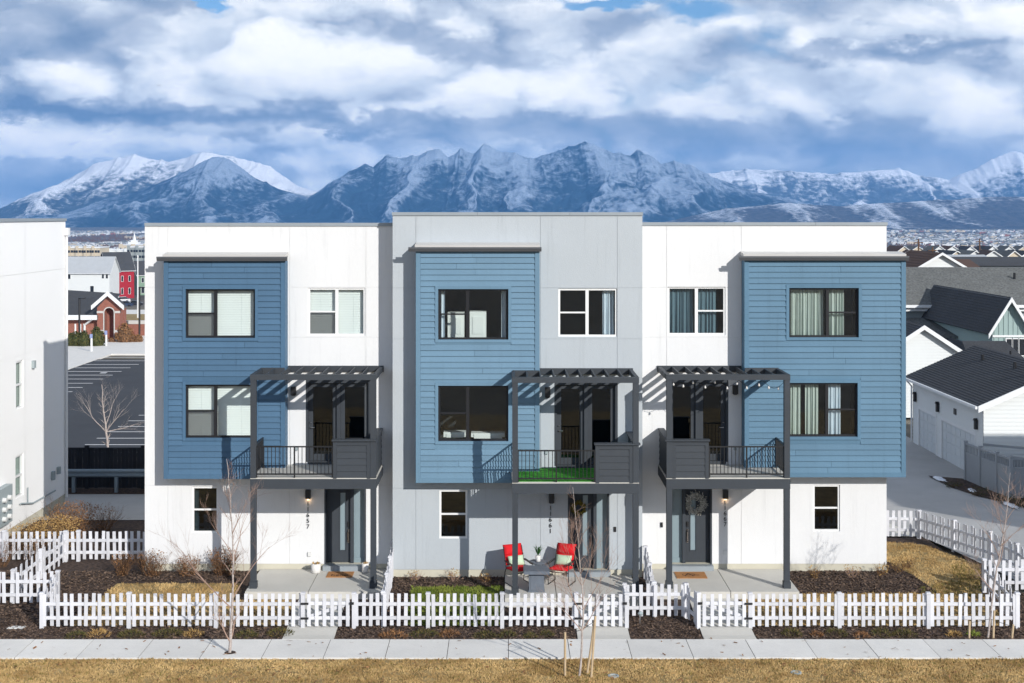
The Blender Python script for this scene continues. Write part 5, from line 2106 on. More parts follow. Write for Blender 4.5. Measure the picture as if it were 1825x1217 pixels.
for i in range(26):
    a = rg.uniform(0, 6.28)
    sp = rg.uniform(.08, .30)
    h = rg.uniform(.16, .36)
    c = Vector((sx_, sy_, .82))
    t_ = Vector((math.cos(a), math.sin(a), 0))
    n_ = Vector((-t_.y, t_.x, 0)) * .014
    m1, m2 = c + t_ * sp * .5 + Vector((0, 0, h * .8)), c + t_ * sp + Vector((0, 0, h))
    mb.add([c - n_ * .5, c + n_ * .5, m1 + n_, m1 - n_, m2], [(0, 1, 2, 3), (3, 2, 4)])
mb.build('leaves', M['leaf'], pt)


def planter(label, px, y, r, h):
    x = X(px, y)
    root = thing('planter', label, 'planter', (x, y, .066), 'white planters by the left door')
    mb = MB()
    mb.lathe([(r * .8, 0), (r, .02), (r * 1.04, h), (r * .9, h), (r * .86, h - .05)], (x, y, .067), 16)
    mb.build('pot', M['pot'], root, smooth=True)
    mb = MB()
    rg = random.Random(int(px))
    for i in range(26):
        a = rg.uniform(0, 6.28)
        c = Vector((x + math.cos(a) * r * .5, y + math.sin(a) * r * .5, .066 + h - .02))
        d = Vector((rg.gauss(0, .05), rg.gauss(0, .05), rg.uniform(.03, .08)))
        mb.add([c + Vector((-.02, 0, 0)), c + Vector((.02, 0, .01)), c + d], [(0, 1, 2)])
    mb.lathe([(r * .86, 0), (r * .86, .01)], (x, y, .066 + h - .06), 12)
    mb.build('dry_plant', M['dry_leaf'], root)


planter('wide white planter left of the left front door', 563, -.42, .135, .27)
planter('narrow white planter right of the left front door', 651, -.38, .095, .27)


def doormat(label, x0, x1, y0, y1, text):
    root = thing('doormat', label, 'doormat', ((x0 + x1) / 2, y0, .066), 'coir doormats')
    mb = MB()
    mb.box(x0, x1, y0, y1, .067, .085)
    mb.build('mat', M['coir'], root)
    if text:
        o = inst('lettering', glyph(text, .26, .002), root, ((x0 + x1) / 2, y0 + .12, .089))
        if not o.data.materials:
            o.data.materials.append(M['ink'])
    else:
        mb = MB()
        cx, cy = (x0 + x1) / 2 - .06, (y0 + y1) / 2
        for k in range(20):
            a, b = k / 20 * 6.28, (k + 1) / 20 * 6.28
            mb.quad((cx + .17 * math.cos(a), cy + .15 * math.sin(a), .0885), (cx + .185 * math.cos(a), cy + .165 * math.sin(a), .0885),
                    (cx + .185 * math.cos(b), cy + .165 * math.sin(b), .0885), (cx + .17 * math.cos(b), cy + .15 * math.sin(b), .0885))
        for (a, b) in (((-.12, -.11), (0, .14)), ((.12, -.11), (0, .14)), ((-.07, -.02), (.30, -.03))):
            obar(mb, (cx + a[0], cy + a[1], .0885), (cx + b[0], cy + b[1], .0885), .03, .003)
        mb.build('print', M['ink'], root)


doormat('coir doormat with dark script lettering at the left door', X(583, -.7), X(629, -.7), -.95, -.35, 'hello')
doormat('orange coir doormat with round print at the right door', X(1204, -.7), X(1258, -.7), -1.05, -.38, None)


def wreath(label, x, y, z, r, mat, seed, n=900, thick=.085):
    rg = random.Random(seed)
    mb = MB()
    for i in range(n):
        a = rg.uniform(0, 6.28)
        rr = r + rg.gauss(0, thick * .55)
        c = Vector((x + rr * math.cos(a), y + rg.uniform(-.09, .0), z + rr * math.sin(a)))
        u = Vector((rg.gauss(0, 1), rg.gauss(0, .5), rg.gauss(0, 1))).normalized() * rg.uniform(.03, .055)
        v = u.cross(Vector((rg.gauss(0, 1), rg.gauss(0, 1), rg.gauss(0, 1)))).normalized() * rg.uniform(.012, .022)
        mb.quad(c - u, c - v, c + u, c + v)
    mb.tube([(x + r * math.cos(k / 16 * 6.283), y - .03, z + r * math.sin(k / 16 * 6.283)) for k in range(17)], .03, 6, cap=False)
    tag(mb.build('door_wreath', M[mat], None), label, 'wreath', 'door wreaths')


wreath('pale cotton leaf wreath on the right front door', X(1238, .16) + .02, .14, Z(897, .1), .235, 'wreath_a', 3)
wreath('small golden green wreath on the middle front door', X(1031, -.49), -.51, Z(905, -.5), .17, 'wreath_b', 4, 260, .06)

# string lights along the right pergola
U3 = UNITS[2]
sl_ = thing('string_lights', 'string of small bulbs hanging under the right pergola', 'lights', (U3['xa'], U3['fy'], U3['ptop'] - .2))
mb = MB()
path = []
N = 48
for i in range(N + 1):
    f = i / N
    sag = .12 * abs(math.sin(f * math.pi * 5))
    path.append((lerp(U3['xa'], U3['xb'], f), U3['fy'] + .12, U3['ptop'] - .17 - sag * (1.0 + f)))
mb.tube(path, .006, 4)
mb.build('cable', M['black'], sl_)
for i in range(11):
    f = (i + .5) / 11
    q = path[int(f * N)]
    b_ = MB()
    b_.lathe([(.008, .07), (.018, .045), (.030, .02), (.028, .0), (.01, -.018)], (q[0], q[1], q[2] - .07), 8)
    b_.build('bulb', M['pot'], sl_, smooth=True)
# dark chair on the left balcony
U1 = UNITS[0]
cx_, cy_, cz_ = X(630, -1.0), -.95, U1['deck'] + .001
bc = thing('balcony_chair', 'dark metal chair behind the left balcony railing', 'chair', (cx_, cy_, cz_))
mb = MB()
mb.box(cx_ - .24, cx_ + .24, cy_ - .24, cy_ + .24, cz_ + .42, cz_ + .46)
mb.build('seat', M['black'], bc)
for sx2 in (-.21, .21):
    for sy2 in (-.21, .21):
        mb = MB()
        mb.tube([(cx_ + sx2, cy_ + sy2, cz_), (cx_ + sx2 * .95, cy_ + sy2 * .95, cz_ + .42)], .015, 5)
        mb.build('leg', M['black'], bc)
mb = MB()
for k in range(6):
    xx = cx_ - .2 + .08 * k
    mb.box(xx - .012, xx + .012, cy_ + .2, cy_ + .22, cz_ + .46, cz_ + .86)
mb.box(cx_ - .23, cx_ + .23, cy_ + .195, cy_ + .225, cz_ + .84, cz_ + .90)
mb.build('backrest', M['black'], bc)


def lid(name, label, px, py, r, mat, zz, cat, sq=None):
    y = (CZ - zz) * F / (py - HZ) + CY
    mb = MB()
    x = X(px, y)
    if sq:
        mb.box(x - sq[0], x + sq[0], y - sq[1], y + sq[1], zz - .03, zz + .035)
        mb.box(x - sq[0] * .8, x + sq[0] * .8, y - sq[1] * .8, y + sq[1] * .8, zz + .036, zz + .045)
    else:
        mb.lathe([(r, -.02), (r, .02), (r * .7, .024), (r * .6, .005)], (x, y, zz), 16)
    tag(mb.build(name, M[mat], None), label, cat)


lid('valve_cover', 'flat white utility cover in the bottom left mulch', 31, 1120, 0, 'lid_white', -.335, 'cover', (.24, .10))
lid('valve_cover', 'flat green utility cover in the right mulch bed', 1490, 1029, 0, 'lid_green', -.06, 'cover', (.22, .16))
lid('valve_cover', 'round grey valve cover in the lawn near the middle sapling', 1093, 1205, .13, 'meter', -.36, 'cover')
lid('valve_cover', 'round grey valve cover in the lawn on the right', 1419, 1199, .13, 'meter', -.36, 'cover')
# small stake light in the mulch pocket
x_, y_ = X(1140, -4.2), -4.2
sk = thing('path_light', 'small metal stake light in the mulch between the gates', 'lamp', (x_, y_, gz(x_, y_)))
mb = MB()
mb.tube([(x_, y_, gz(x_, y_) - .05), (x_ + .02, y_, gz(x_, y_) + .26)], .018, 6)
mb.build('stake', M['steel'], sk)
mb = MB()
mb.lathe([(.05, 0), (.075, .05), (.03, .10)], (x_ + .02, y_, gz(x_, y_) + .24), 10)
mb.build('lamp_head', M['meter'], sk)

# ------------------------------------------------------------------ neighbouring townhouse on the left
NX = -16.1
nb = thing('neighbour_townhouse', 'white townhouse side wall at the left picture edge', 'townhouse', (NX - 3.5, 5, 0))
ny0, ny1, nzt = 0.2, 10.1, Z(389, 10.1)


def side_cells(mb, x, y0, y1, z0, z1, holes):
    ys = sorted(set([y0, y1] + [h[0] for h in holes] + [h[1] for h in holes]))
    zs = sorted(set([z0, z1] + [h[2] for h in holes] + [h[3] for h in holes]))
    for a, b in zip(ys[:-1], ys[1:]):
        for c, d in zip(zs[:-1], zs[1:]):
            my, mz = (a + b) / 2, (c + d) / 2
            if any(h[0] < my < h[1] and h[2] < mz < h[3] for h in holes):
                continue
            mb.quad((x, a, c), (x, b, c), (x, b, d), (x, a, d))


nh = [(5.05, 5.72, Z(727, 5.5), Z(642, 5.5)), (5.0, 5.75, Z(885, 5.4), Z(810, 5.4))]
mb = MB()
side_cells(mb, NX - .012, ny0, ny1, .2, nzt - .1, nh)
for (a, b, c, d) in nh:
    mb.quad((NX, a, c), (NX - .12, a, c), (NX - .12, a, d), (NX, a, d))
    mb.quad((NX - .12, b, c), (NX, b, c), (NX, b, d), (NX - .12, b, d))
    mb.quad((NX, a, c), (NX, b, c), (NX - .12, b, c), (NX - .12, a, c))
    mb.quad((NX, a, d), (NX - .12, a, d), (NX - .12, b, d), (NX, b, d))
mb.quad((NX - 8, ny0, .2), (NX, ny0, .2), (NX, ny0, nzt - .1), (NX - 8, ny0, nzt - .1))
mb.quad((NX, ny1, .2), (NX - 8, ny1, .2), (NX - 8, ny1, nzt - .1), (NX, ny1, nzt - .1))
mb.quad((NX - 8, ny1, .2), (NX - 8, ny0, .2), (NX - 8, ny0, nzt - .1), (NX - 8, ny1, nzt - .1))
mb.quad((NX - 8, ny0, nzt - .4), (NX, ny0, nzt - .4), (NX, ny1, nzt - .4), (NX - 8, ny1, nzt - .4))
nw = mb.build('wall', M['stucco_bright'], nb)
zj = [.2, Z(792, 7.5) - .05, Z(480, 9.8) - .02, nzt - .1]
zj = [.2, 3.0, 5.75, 8.45, nzt - .1]
for a, b in zip(zj[:-1], zj[1:]):
    for (ya, yb) in ((ny0, 5.9), (5.9, ny1)):
        pm = MB()
        side_cells(pm, NX, ya + .006, yb - (.006 if yb < ny1 else 0), a + .006, b - .006, [h for h in nh if h[0] < yb and h[1] > ya and h[2] < b and h[3] > a] and
                   [(max(h[0], ya + .006), min(h[1], yb - .006), max(h[2], a + .006), min(h[3], b - .006)) for h in nh if h[0] < yb and h[1] > ya and h[2] < b and h[3] > a])
        pm.build('stucco_panel', M['stucco_bright'], nw)
mb = MB()
mb.box(NX - 8, NX + .04, ny0 - .04, ny1 + .03, nzt - .099, nzt)
mb.build('parapet_coping', M['coping'], nb)
mb = MB()
mb.box(NX - 8, NX - .02, ny0, ny1, -.4, .198)
mb.build('foundation', M['foundation'], nb)
for (a, b, c, d) in nh:
    mb = MB()
    for q in ((a, a + .06, c, d), (b - .06, b, c, d), (a + .06, b - .06, c, c + .06), (a + .06, b - .06, d - .06, d), (a + .06, b - .06, (c + d) / 2 - .03, (c + d) / 2 + .03)):
        mb.box(NX - .11, NX - .03, q[0], q[1], q[2], q[3])
    w_ = mb.build('window', M['white_vinyl'], nb)
    g = MB()
    g.quad((NX - .07, a + .06, c + .06), (NX - .07, b - .06, c + .06), (NX - .07, b - .06, d - .06), (NX - .07, a + .06, d - .06))
    g.build('pane', M['glass'], w_)
    g = MB()
    zz = d - .08
    while zz > c + .1:
        g.quad((NX - .14, a + .06, zz), (NX - .14, b - .06, zz), (NX - .12, b - .06, zz - .05), (NX - .12, a + .06, zz - .05))
        zz -= .06
    g.build('blind', M['curtain_light'], w_)
    g = MB()
    g.box(NX - 1.2, NX - .16, a - .2, b + .2, c - .2, d + .2)
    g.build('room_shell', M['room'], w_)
mb = MB()
mb.tube([(NX + .06, ny1 - .05, .1), (NX + .06, ny1 - .05, nzt - .7), (NX + .10, ny1 - .05, nzt - .5)], .05, 8)
mb.box(NX, NX + .16, ny1 - .18, ny1 + .05, nzt - .62, nzt - .35)
mb.build('downspout', M['white_vinyl'], nb)
for (yy, z0_, z1_) in ((8.6, 1.0, 1.3), (9.2, 1.1, 1.35), (6.6, 5.2, 5.45)):
    mb = MB()
    mb.box(NX, NX + .1, yy - .09, yy + .09, z0_, z1_)
    mb.build('wall_vent', M['meter'], nb)
mb = MB()
mb.tube([(NX + .06, 5.3, .85), (NX + .06, 6.5, .62), (NX + .06, 8.8, .58)], .03, 6)
mb.tube([(NX + .06, 6.0, .72), (NX + .06, 6.0, 1.25)], .02, 6)
mb.build('gas_pipe', M['meter'], nb)
mt = thing('electric_meters', 'grey electric meter bank on the neighbouring white wall', 'meter', (NX + .1, 4.0, 1))
mb = MB()
mb.box(NX + .001, NX + .22, 2.9, 4.12, .55, 1.75)
mb.build('cabinet', M['meter'], mt)
for yy in (3.3, 3.75):
    for zz in (.78, 1.08, 1.38):
        mb = MB()
        mb.tube([(NX + .22, yy, zz), (NX + .33, yy, zz)], [.085, .075], 12)
        mb.build('meter_dial', M['lid_white'], mt)

# house that stands just outside the picture on the right and shades the lane
rh = thing('neighbour_townhouse', 'white townhouse beyond the right picture edge', 'townhouse', (33, -5.5, -.3))
mb = MB()
mb.box(28.4, 41, -9.6, -1.5, -.4, 10.2)
mb.build('wall', M['stucco_white'], rh)
mb = MB()
mb.box(28.35, 41.05, -9.65, -1.45, 10.201, 10.3)
mb.build('parapet_coping', M['coping'], rh)
for (z0_, z1_) in ((1.0, 2.4), (4.0, 5.6), (7.0, 8.5)):
    for yy in (-8.4, -4.4):
        mb = MB()
        mb.box(28.37, 28.399, yy, yy + 1.3, z0_, z1_)
        w_ = mb.build('window', M['pane_dark'], rh)
        f_ = MB()
        f_.box(28.34, 28.369, yy - .06, yy, z0_, z1_)
        f_.box(28.34, 28.369, yy + 1.3, yy + 1.36, z0_, z1_)
        f_.box(28.34, 28.369, yy - .06, yy + 1.36, z1_, z1_ + .06)
        f_.box(28.34, 28.369, yy - .06, yy + 1.36, z0_ - .06, z0_)
        f_.build('frame', M['white_vinyl'], w_)

# ------------------------------------------------------------------ behind the left gap: guard rail, wood fence
wf = thing('wood_fence', 'dark stained board fence behind the shaded lane', 'fence', (-15, 13.2, -.3))
bd = MB()
bd.box(-.071, .071, -.012, .012, 0, 1.52)
BOARD = bd.mesh('board', M['dark_fence'])
x = -19.5
while x < -9.5:
    inst('board', BOARD, wf, (x, 13.2 + rnd.uniform(-.006, .006), gz(x, 13.2) + .05 + rnd.uniform(-.012, .012)))
    x += .15
for z_ in (.35, 1.25):
    mb = MB()
    mb.box(-19.6, -9.4, 13.214, 13.27, gz(0, 13) + z_, gz(0, 13) + z_ + .09)
    mb.build('rail', M['dark_fence'], wf)
mb = MB()
mb.box(-19.6, -9.4, 13.14, 13.26, gz(0, 13) + 1.575, gz(0, 13) + 1.61)
mb.build('cap_rail', M['dark_fence'], wf)
for px in (20, 155, 255):
    xx = X(px, 13.2)
    mb = MB()
    mb.box(xx - .07, xx + .07, 13.12, 13.29, gz(0, 13) - .1, gz(0, 13) + 1.70)
    mb.build('post', M['dark_fence'], wf)
gr_ = thing('guard_rail', 'galvanised guard rail before the dark wood fence', 'guard rail', (-15, 12.4, -.25))
mb = MB()
g0 = gz(0, 12.4)
prof = [(0, .0), (-.05, .05), (-.05, .10), (0, .14), (0, .17), (-.05, .21), (-.05, .26), (0, .31), (.012, .31), (.012, 0)]
mb.prism([(12.38 + a, g0 + .62 + b) for a, b in prof], 'x', -22, -9)
mb.build('beam', M['guard'], gr_)
for px in (132, 208, 284):
    xx = X(px, 12.5)
    mb = MB()
    mb.box(xx - .06, xx + .06, 12.40, 12.55, g0 - .2, g0 + .9)
    mb.build('post', M['guard'], gr_)
mb = MB()
mb.quad((-22, 12.12, g0 + .02), (-9, 12.12, g0 + .02), (-9, 13.6, g0 + .03), (-22, 13.6, g0 + .03))
structure('gravel_strip', mb, M['mulch'], 'dark strip of soil under the guard rail')
mb = MB()
mb.quad((-22, 13.6, g0 + .02), (-8, 13.6, g0 + .02), (-8, 52.2, LOTZ), (-22, 52.2, LOTZ))
structure('bank', mb, M['mulch'], 'soil bank falling to the parking lot')

# ------------------------------------------------------------------ simple houses
def lap_wall(mb, p0, p1, z0, z1, step=.16, lap=.02, top=None):
    """lapped siding strips between two ground points; outward normal to the right of p0->p1"""
    a, b = Vector((p0[0], p0[1], 0)), Vector((p1[0], p1[1], 0))
    t = (b - a).normalized()
    n = Vector((t.y, -t.x, 0))
    k = max(1, int(round((z1 - z0) / step)))
    for i in range(k):
        za, zb = lerp(z0, z1, i / k), lerp(z0, z1, (i + 1) / k)
        pa, pb = a, b
        if top:
            fa0, fb0 = top(za)
            fa1, fb1 = top(zb)
            if fa0 >= fb0:
                continue
            q0, q1, q2, q3 = a.lerp(b, fa0), a.lerp(b, fb0), a.lerp(b, fb1), a.lerp(b, fa1)
        else:
            q0, q1, q2, q3 = a, b, b, a
        u = Vector((0, 0, 1))
        mb.quad(q0 + n * lap + u * za, q1 + n * lap + u * za, q2 + n * .003 + u * zb, q3 + n * .003 + u * zb)
        mb.quad(q0 + u * za, q1 + u * za, q1 + n * lap + u * za, q0 + n * lap + u * za)


def course_roof(mb, e0, e1, r0, r1, course=.15, lift=.015, th=.1):
    """shingle slope between eave e0-e1 and ridge r0-r1 in lapped courses, plus an underside"""
    e0, e1, r0, r1 = map(Vector, (e0, e1, r0, r1))
    L = ((r0 + r1) / 2 - (e0 + e1) / 2).length
    n = max(2, int(L / course))
    nn = (e1 - e0).cross(r0 - e0).normalized()
    if nn.z < 0:
        nn = -nn
    for i in range(n):
        a, b = i / n, (i + 1) / n
        A0, A1, B0, B1 = e0.lerp(r0, a), e1.lerp(r1, a), e0.lerp(r0, b), e1.lerp(r1, b)
        mb.quad(A0 + nn * lift, A1 + nn * lift, B1 + nn * .002, B0 + nn * .002)
        mb.quad(A0 - nn * .004, A1 - nn * .004, A1 + nn * lift, A0 + nn * lift)
    mb.quad(e0 - nn * th, e1 - nn * th, r1 - nn * th, r0 - nn * th)
    mb.quad(e0, r0, r0 - nn * th, e0 - nn * th)
    mb.quad(r1, e1, e1 - nn * th, r1 - nn * th)
    mb.quad(e0 - nn * th, e0, e1, e1 - nn * th)


def gable_house(name, label, cat, c, w, d, h, rh, rot, wall, roof, base, over=.35, wins=(), course=.3, group=None, lap=True, trim='trim', step=.2, gwin=()):
    """ridge along local x; front (-y local) is an eave side. c=(x,y)"""
    root = thing(name, label, cat, (c[0], c[1], base), group)
    Rm = rotz(rot)

    def T(x, y, z):
        q = Rm @ Vector((x, y, 0))
        return Vector((c[0] + q.x, c[1] + q.y, base + z))
    x0, x1, y0, y1 = -w / 2, w / 2, -d / 2, d / 2
    mb = MB()
    if lap:
        cs = [T(x0, y0, 0), T(x1, y0, 0), T(x1, y1, 0), T(x0, y1, 0)]
        for i in range(4):
            lap_wall(mb, cs[i], cs[(i + 1) % 4], base, base + h, step)
        for (i, j) in ((1, 2), (3, 0)):
            lap_wall(mb, cs[i], cs[j], base + h, base + h + rh * .995, step, top=lambda z: (min(.5, (z - base - h) / rh * .5), max(.5, 1 - (z - base - h) / rh * .5)))
    else:
        v = [T(x0, y0, 0), T(x1, y0, 0), T(x1, y1, 0), T(x0, y1, 0), T(x0, y0, h), T(x1, y0, h), T(x1, y1, h), T(x0, y1, h), T(x0, 0, h + rh), T(x1, 0, h + rh)]
        mb.add(v, [(0, 1, 5, 4), (1, 2, 6, 9, 5), (2, 3, 7, 6), (3, 0, 4, 8, 7)])
    mb.build('wall', M[wall], root)
    sl_ = rh / (d / 2)
    mb = MB()
    e = over
    course_roof(mb, T(x0 - e, y0 - e, h - sl_ * e), T(x1 + e, y0 - e, h - sl_ * e), T(x0 - e, 0, h + rh), T(x1 + e, 0, h + rh), course, .02, .12)
    course_roof(mb, T(x1 + e, y1 + e, h - sl_ * e), T(x0 - e, y1 + e, h - sl_ * e), T(x1 + e, 0, h + rh), T(x0 - e, 0, h + rh), course, .02, .12)
    ro = mb.build('roof', M[roof], root)
    # rake and eave trim
    mb = MB()
    for xx in (x0 - e - .02, x1 + e + .02):
        for s in (-1, 1):
            a, b = T(xx, s * (d / 2 + e), h - sl_ * e - .10), T(xx, 0, h + rh - .10)
            obar(mb, a, b, .04, .24)
    for s in (-1, 1):
        a, b = T(x0 - e, s * (d / 2 + e + .03), h - sl_ * e - .10), T(x1 + e, s * (d / 2 + e + .03), h - sl_ * e - .10)
        obar(mb, a, b, .05, .18)
    mb.build('fascia', M[trim], ro)
    for (face, u, z, ww, hh) in wins:
        if face == 'f':
            P = lambda uu, zz, o: T(uu, y0 - o, zz)
        elif face == 'r':
            P = lambda uu, zz, o: T(x1 + o, uu, zz)
        elif face == 'l':
            P = lambda uu, zz, o: T(x0 - o, -uu, zz)
        m_ = MB()
        t_ = .10
        for (a0, a1, b0, b1) in ((u - ww / 2 - t_, u - ww / 2, z - t_, z + hh + t_), (u + ww / 2, u + ww / 2 + t_, z - t_, z + hh + t_), (u - ww / 2, u + ww / 2, z + hh, z + hh + t_), (u - ww / 2, u + ww / 2, z - t_, z)):
            vs = [P(a0, b0, .02), P(a1, b0, .02), P(a1, b1, .02), P(a0, b1, .02), P(a0, b0, .08), P(a1, b0, .08), P(a1, b1, .08), P(a0, b1, .08)]
            m_.add(vs, [(3, 2, 1, 0), (4, 5, 6, 7), (0, 1, 5, 4), (1, 2, 6, 5), (2, 3, 7, 6), (3, 0, 4, 7)])
        w_ = m_.build('window', M[trim], root)
        g = MB()
        g.quad(P(u - ww / 2, z, .04), P(u + ww / 2, z, .04), P(u + ww / 2, z + hh, .04), P(u - ww / 2, z + hh, .04))
        g.build('pane', M['pane_dark'], w_)
    return root


# --- right: garage block
GX0 = 19.1
GB = -.27
gx1, gy0, gy1 = 25.2, 14.6, 24.0
ev = 2.95
rgx = 22.15
slp = .44
ga = thing('garage', 'white sided garage with dark shingle roof and two doors by the lane', 'garage', (22, 19, GB))
mb = MB()
# west wall around the doors
dr_ = [(20.55, 23.05), (15.55, 19.75)]
dh = 1.72
segs = [(gy0, 15.55), (19.75, 20.55), (23.05, gy1)]
for a, b in segs:
    lap_wall(mb, (GX0, b), (GX0, a), GB, ev, .16)
for a, b in dr_:
    lap_wall(mb, (GX0, b), (GX0, a), GB + dh + .12, ev, .16)
lap_wall(mb, (GX0, gy0), (gx1, gy0), GB, ev, .16)
wdt = gx1 - GX0
rhh = slp * wdt / 2
lap_wall(mb, (GX0, gy0), (gx1, gy0), ev, ev + rhh, .16, top=lambda z: (min(.5, (z - ev) / rhh * .5), max(.5, 1 - (z - ev) / rhh * .5)))
lap_wall(mb, (gx1, gy0), (gx1, gy1), GB, ev, .16)
lap_wall(mb, (gx1, gy1), (GX0, gy1), GB, ev, .16)
mb.build('wall', M['siding_white'], ga)
mb = MB()
o_ = .32
course_roof(mb, (GX0 - o_, gy1 + o_, ev - slp * o_), (GX0 - o_, gy0 - o_, ev - slp * o_), (rgx, gy1 + o_, ev + rhh), (rgx, gy0 - o_, ev + rhh), .15, .022)
course_roof(mb, (gx1 + o_, gy0 - o_, ev - slp * o_), (gx1 + o_, gy1 + o_, ev - slp * o_), (rgx, gy0 - o_, ev + rhh), (rgx, gy1 + o_, ev + rhh), .15, .022)
gro = mb.build('roof', M['shingle'], ga)
mb = MB()
obar(mb, (GX0 - o_, gy0 - o_ - .02, ev - slp * o_ - .12), (rgx, gy0 - o_ - .02, ev + rhh - .12), .05, .26)
obar(mb, (rgx, gy0 - o_ - .02, ev + rhh - .12), (gx1 + o_, gy0 - o_ - .02, ev - slp * o_ - .12), .05, .26)
mb.build('rake_board', M['trim'], gro)
mb = MB()
obar(mb, (GX0 - o_ - .06, gy0 - o_, ev - slp * o_ - .06), (GX0 - o_ - .06, gy1 + o_, ev - slp * o_ - .06), .11, .11)
mb.tube([(GX0 - o_, gy1 + .1, ev - .25), (GX0 - .08, gy1 - .02, ev - .55), (GX0 - .08, gy1 - .02, GB + .1)], .04, 6)
mb.build('gutter', M['trim'], gro)
for (yy, xx) in ((21.0, 21.3), (17.4, 21.4), (15.6, 21.2)):
    mb = MB()
    zz = ev + slp * (xx - GX0)
    mb.tube([(xx, yy, zz - .1), (xx, yy, zz + .28)], .07, 8)
    mb.build('roof_vent', M['black'], gro)
for (a, b) in dr_:
    root_d = MB()
    npn = 4
    root_d.box(GX0 + .02, GX0 + .10, a, b, GB, GB + .03)
    d_ = None
    fr_ = MB()
    fr_.box(GX0 - .03, GX0 + .1, a - .12, a, GB, GB + dh + .12)
    fr_.box(GX0 - .03, GX0 + .1, b, b + .12, GB, GB + dh + .12)
    fr_.box(GX0 - .03, GX0 + .1, a, b, GB + dh, GB + dh + .12)
    d_ = fr_.build('garage_door', M['trim'], ga)
    for i in range(npn):
        z0_, z1_ = GB + .02 + (dh - .02) * i / npn, GB + .02 + (dh - .02) * (i + 1) / npn - .012
        q = MB()
        q.box(GX0 + .03, GX0 + .08, a + .005, b - .005, z0_, z1_)
        m2 = int((b - a) / .55)
        for k in range(m2):
            ya, yb = lerp(a, b, (k + .12) / m2), lerp(a, b, (k + .88) / m2)
            q.box(GX0 + .018, GX0 + .03, ya, yb, z0_ + .07, z1_ - .06)
        q.build('door_panel', M['garage_door'], d_)
for yy in (15.25, 20.15, 23.45):
    mb = MB()
    mb.box(GX0 - .14, GX0 - .03, yy - .08, yy + .08, 1.75, 2.1)
    mb.prism([(yy - .11, 2.1), (yy + .11, 2.1), (yy, 2.2)], 'x', GX0 - .17, GX0 - .03)
    mb.build('wall_lantern', M['black'], ga)
mb = MB()
mb.box(GX0 - .05, GX0 - .02, 17.8, 18.1, 1.95, 2.2)
mb.build('vent', M['black'], ga)

# --- grey vinyl privacy fence
vf = thing('vinyl_fence', 'grey vinyl privacy fence with slatted top beside the garage', 'fence', (18.8, 13, GB))
VP = [(18.45, 14.75), (18.62, 13.55), (18.82, 12.3), (19.0, 11.35), (24.0, 11.35)]
for i, (a, b) in enumerate(zip(VP[:-1], VP[1:])):
    mb = MB()
    obar(mb, (a[0], a[1], GB + .60), (b[0], b[1], GB + .60), .045, 1.1)
    mb.build('panel', M['vinyl_grey'], vf)
    for z_ in (1.16, 1.52):
        mb = MB()
        obar(mb, (a[0], a[1], GB + z_), (b[0], b[1], GB + z_), .07, .08)
        mb.build('rail', M['vinyl_grey'], vf)
    L = math.hypot(b[0] - a[0], b[1] - a[1])
    n = int(L / .12)
    for k in range(1, n):
        f = k / n
        mb = MB()
        xx, yy = lerp(a[0], b[0], f), lerp(a[1], b[1], f)
        mb.box(xx - .018, xx + .018, yy - .018, yy + .018, GB + 1.2, GB + 1.48)
        mb.build('slat', M['vinyl_grey'], vf)
for (xx, yy) in VP:
    mb = MB()
    mb.box(xx - .06, xx + .06, yy - .06, yy + .06, GB - .1, GB + 1.6)
    mb.prism([(xx - .07, yy - .07), (xx + .07, yy - .07), (xx + .07, yy + .07), (xx - .07, yy + .07)], 'z', GB + 1.601, GB + 1.64)
    mb.build('post', M['vinyl_grey'], vf)
vf2 = thing('vinyl_fence', 'short grey vinyl fence piece against the garage corner', 'fence', (20, 14.2, GB))
for z_, h_ in ((.6, 1.1), (1.16, .08), (1.56, .09)):
    mb = MB()
    obar(mb, (19.0, 14.35, GB + z_), (20.7, 13.2, GB + z_), .05, h_)
    mb.build('panel' if h_ > 1 else 'rail', M['vinyl_grey'], vf2)
mb = MB()
mb.box(20.64, 20.78, 13.12, 13.26, GB, GB + 1.65)
mb.build('post', M['vinyl_grey'], vf2)
mb = MB()
for q in ([(17.2, 15.6), (18.4, 15.0), (18.6, 13.2), (18.9, 11.2), (17.9, 11.6), (17.4, 13.4)], [(18.9, 11.2), (22, 11.2), (21, 6.8), (19.2, 8.8), (17.9, 11.6)]):
    mb.add([(a, b, gz(a, b) + .06) for a, b in q], [tuple(range(len(q)))[::-1]])
structure('mulch_bed', mb, M['mulch'], 'dark planting strip along the grey vinyl fence')
rs = random.Random(12)
for k, (cx, cy, sx, sy, lb) in enumerate(((17.45, 14.9, .35, .9, 'snow patch at the far end of the vinyl fence bed'), (17.95, 12.6, .25, .5, 'small snow patch in the vinyl fence bed'),
                                          (18.4, 9.9, .28, 1.3, 'long snow patch at the lane edge'), (19.1, 8.5, .3, .9, 'snow patch near the right picture edge'))):
    mb = MB()
    n = 18
    pts = []
    for i in range(n):
        a = 2 * math.pi * i / n
        r_ = rs.uniform(.55, 1.1)
        x, y = cx + math.cos(a) * sx * r_ * .6, cy + math.sin(a) * sy * r_ * .75
        pts.append((x, y, gz(x, y) + .066))
    top = [(lerp(cx, p[0], .6), lerp(cy, p[1], .6), p[2] + rs.uniform(.03, .07)) for p in pts]
    mb.add(pts + top + [(cx, cy, pts[0][2] + .07)], [(i, (i + 1) % n, n + (i + 1) % n, n + i) for i in range(n)] + [(n + i, n + (i + 1) % n, 2 * n) for i in range(n)])
    o = mb.build('snow_patch', M['snow'], None, smooth=True)
    tag(o, lb, 'snow', 'snow patches by the lane')
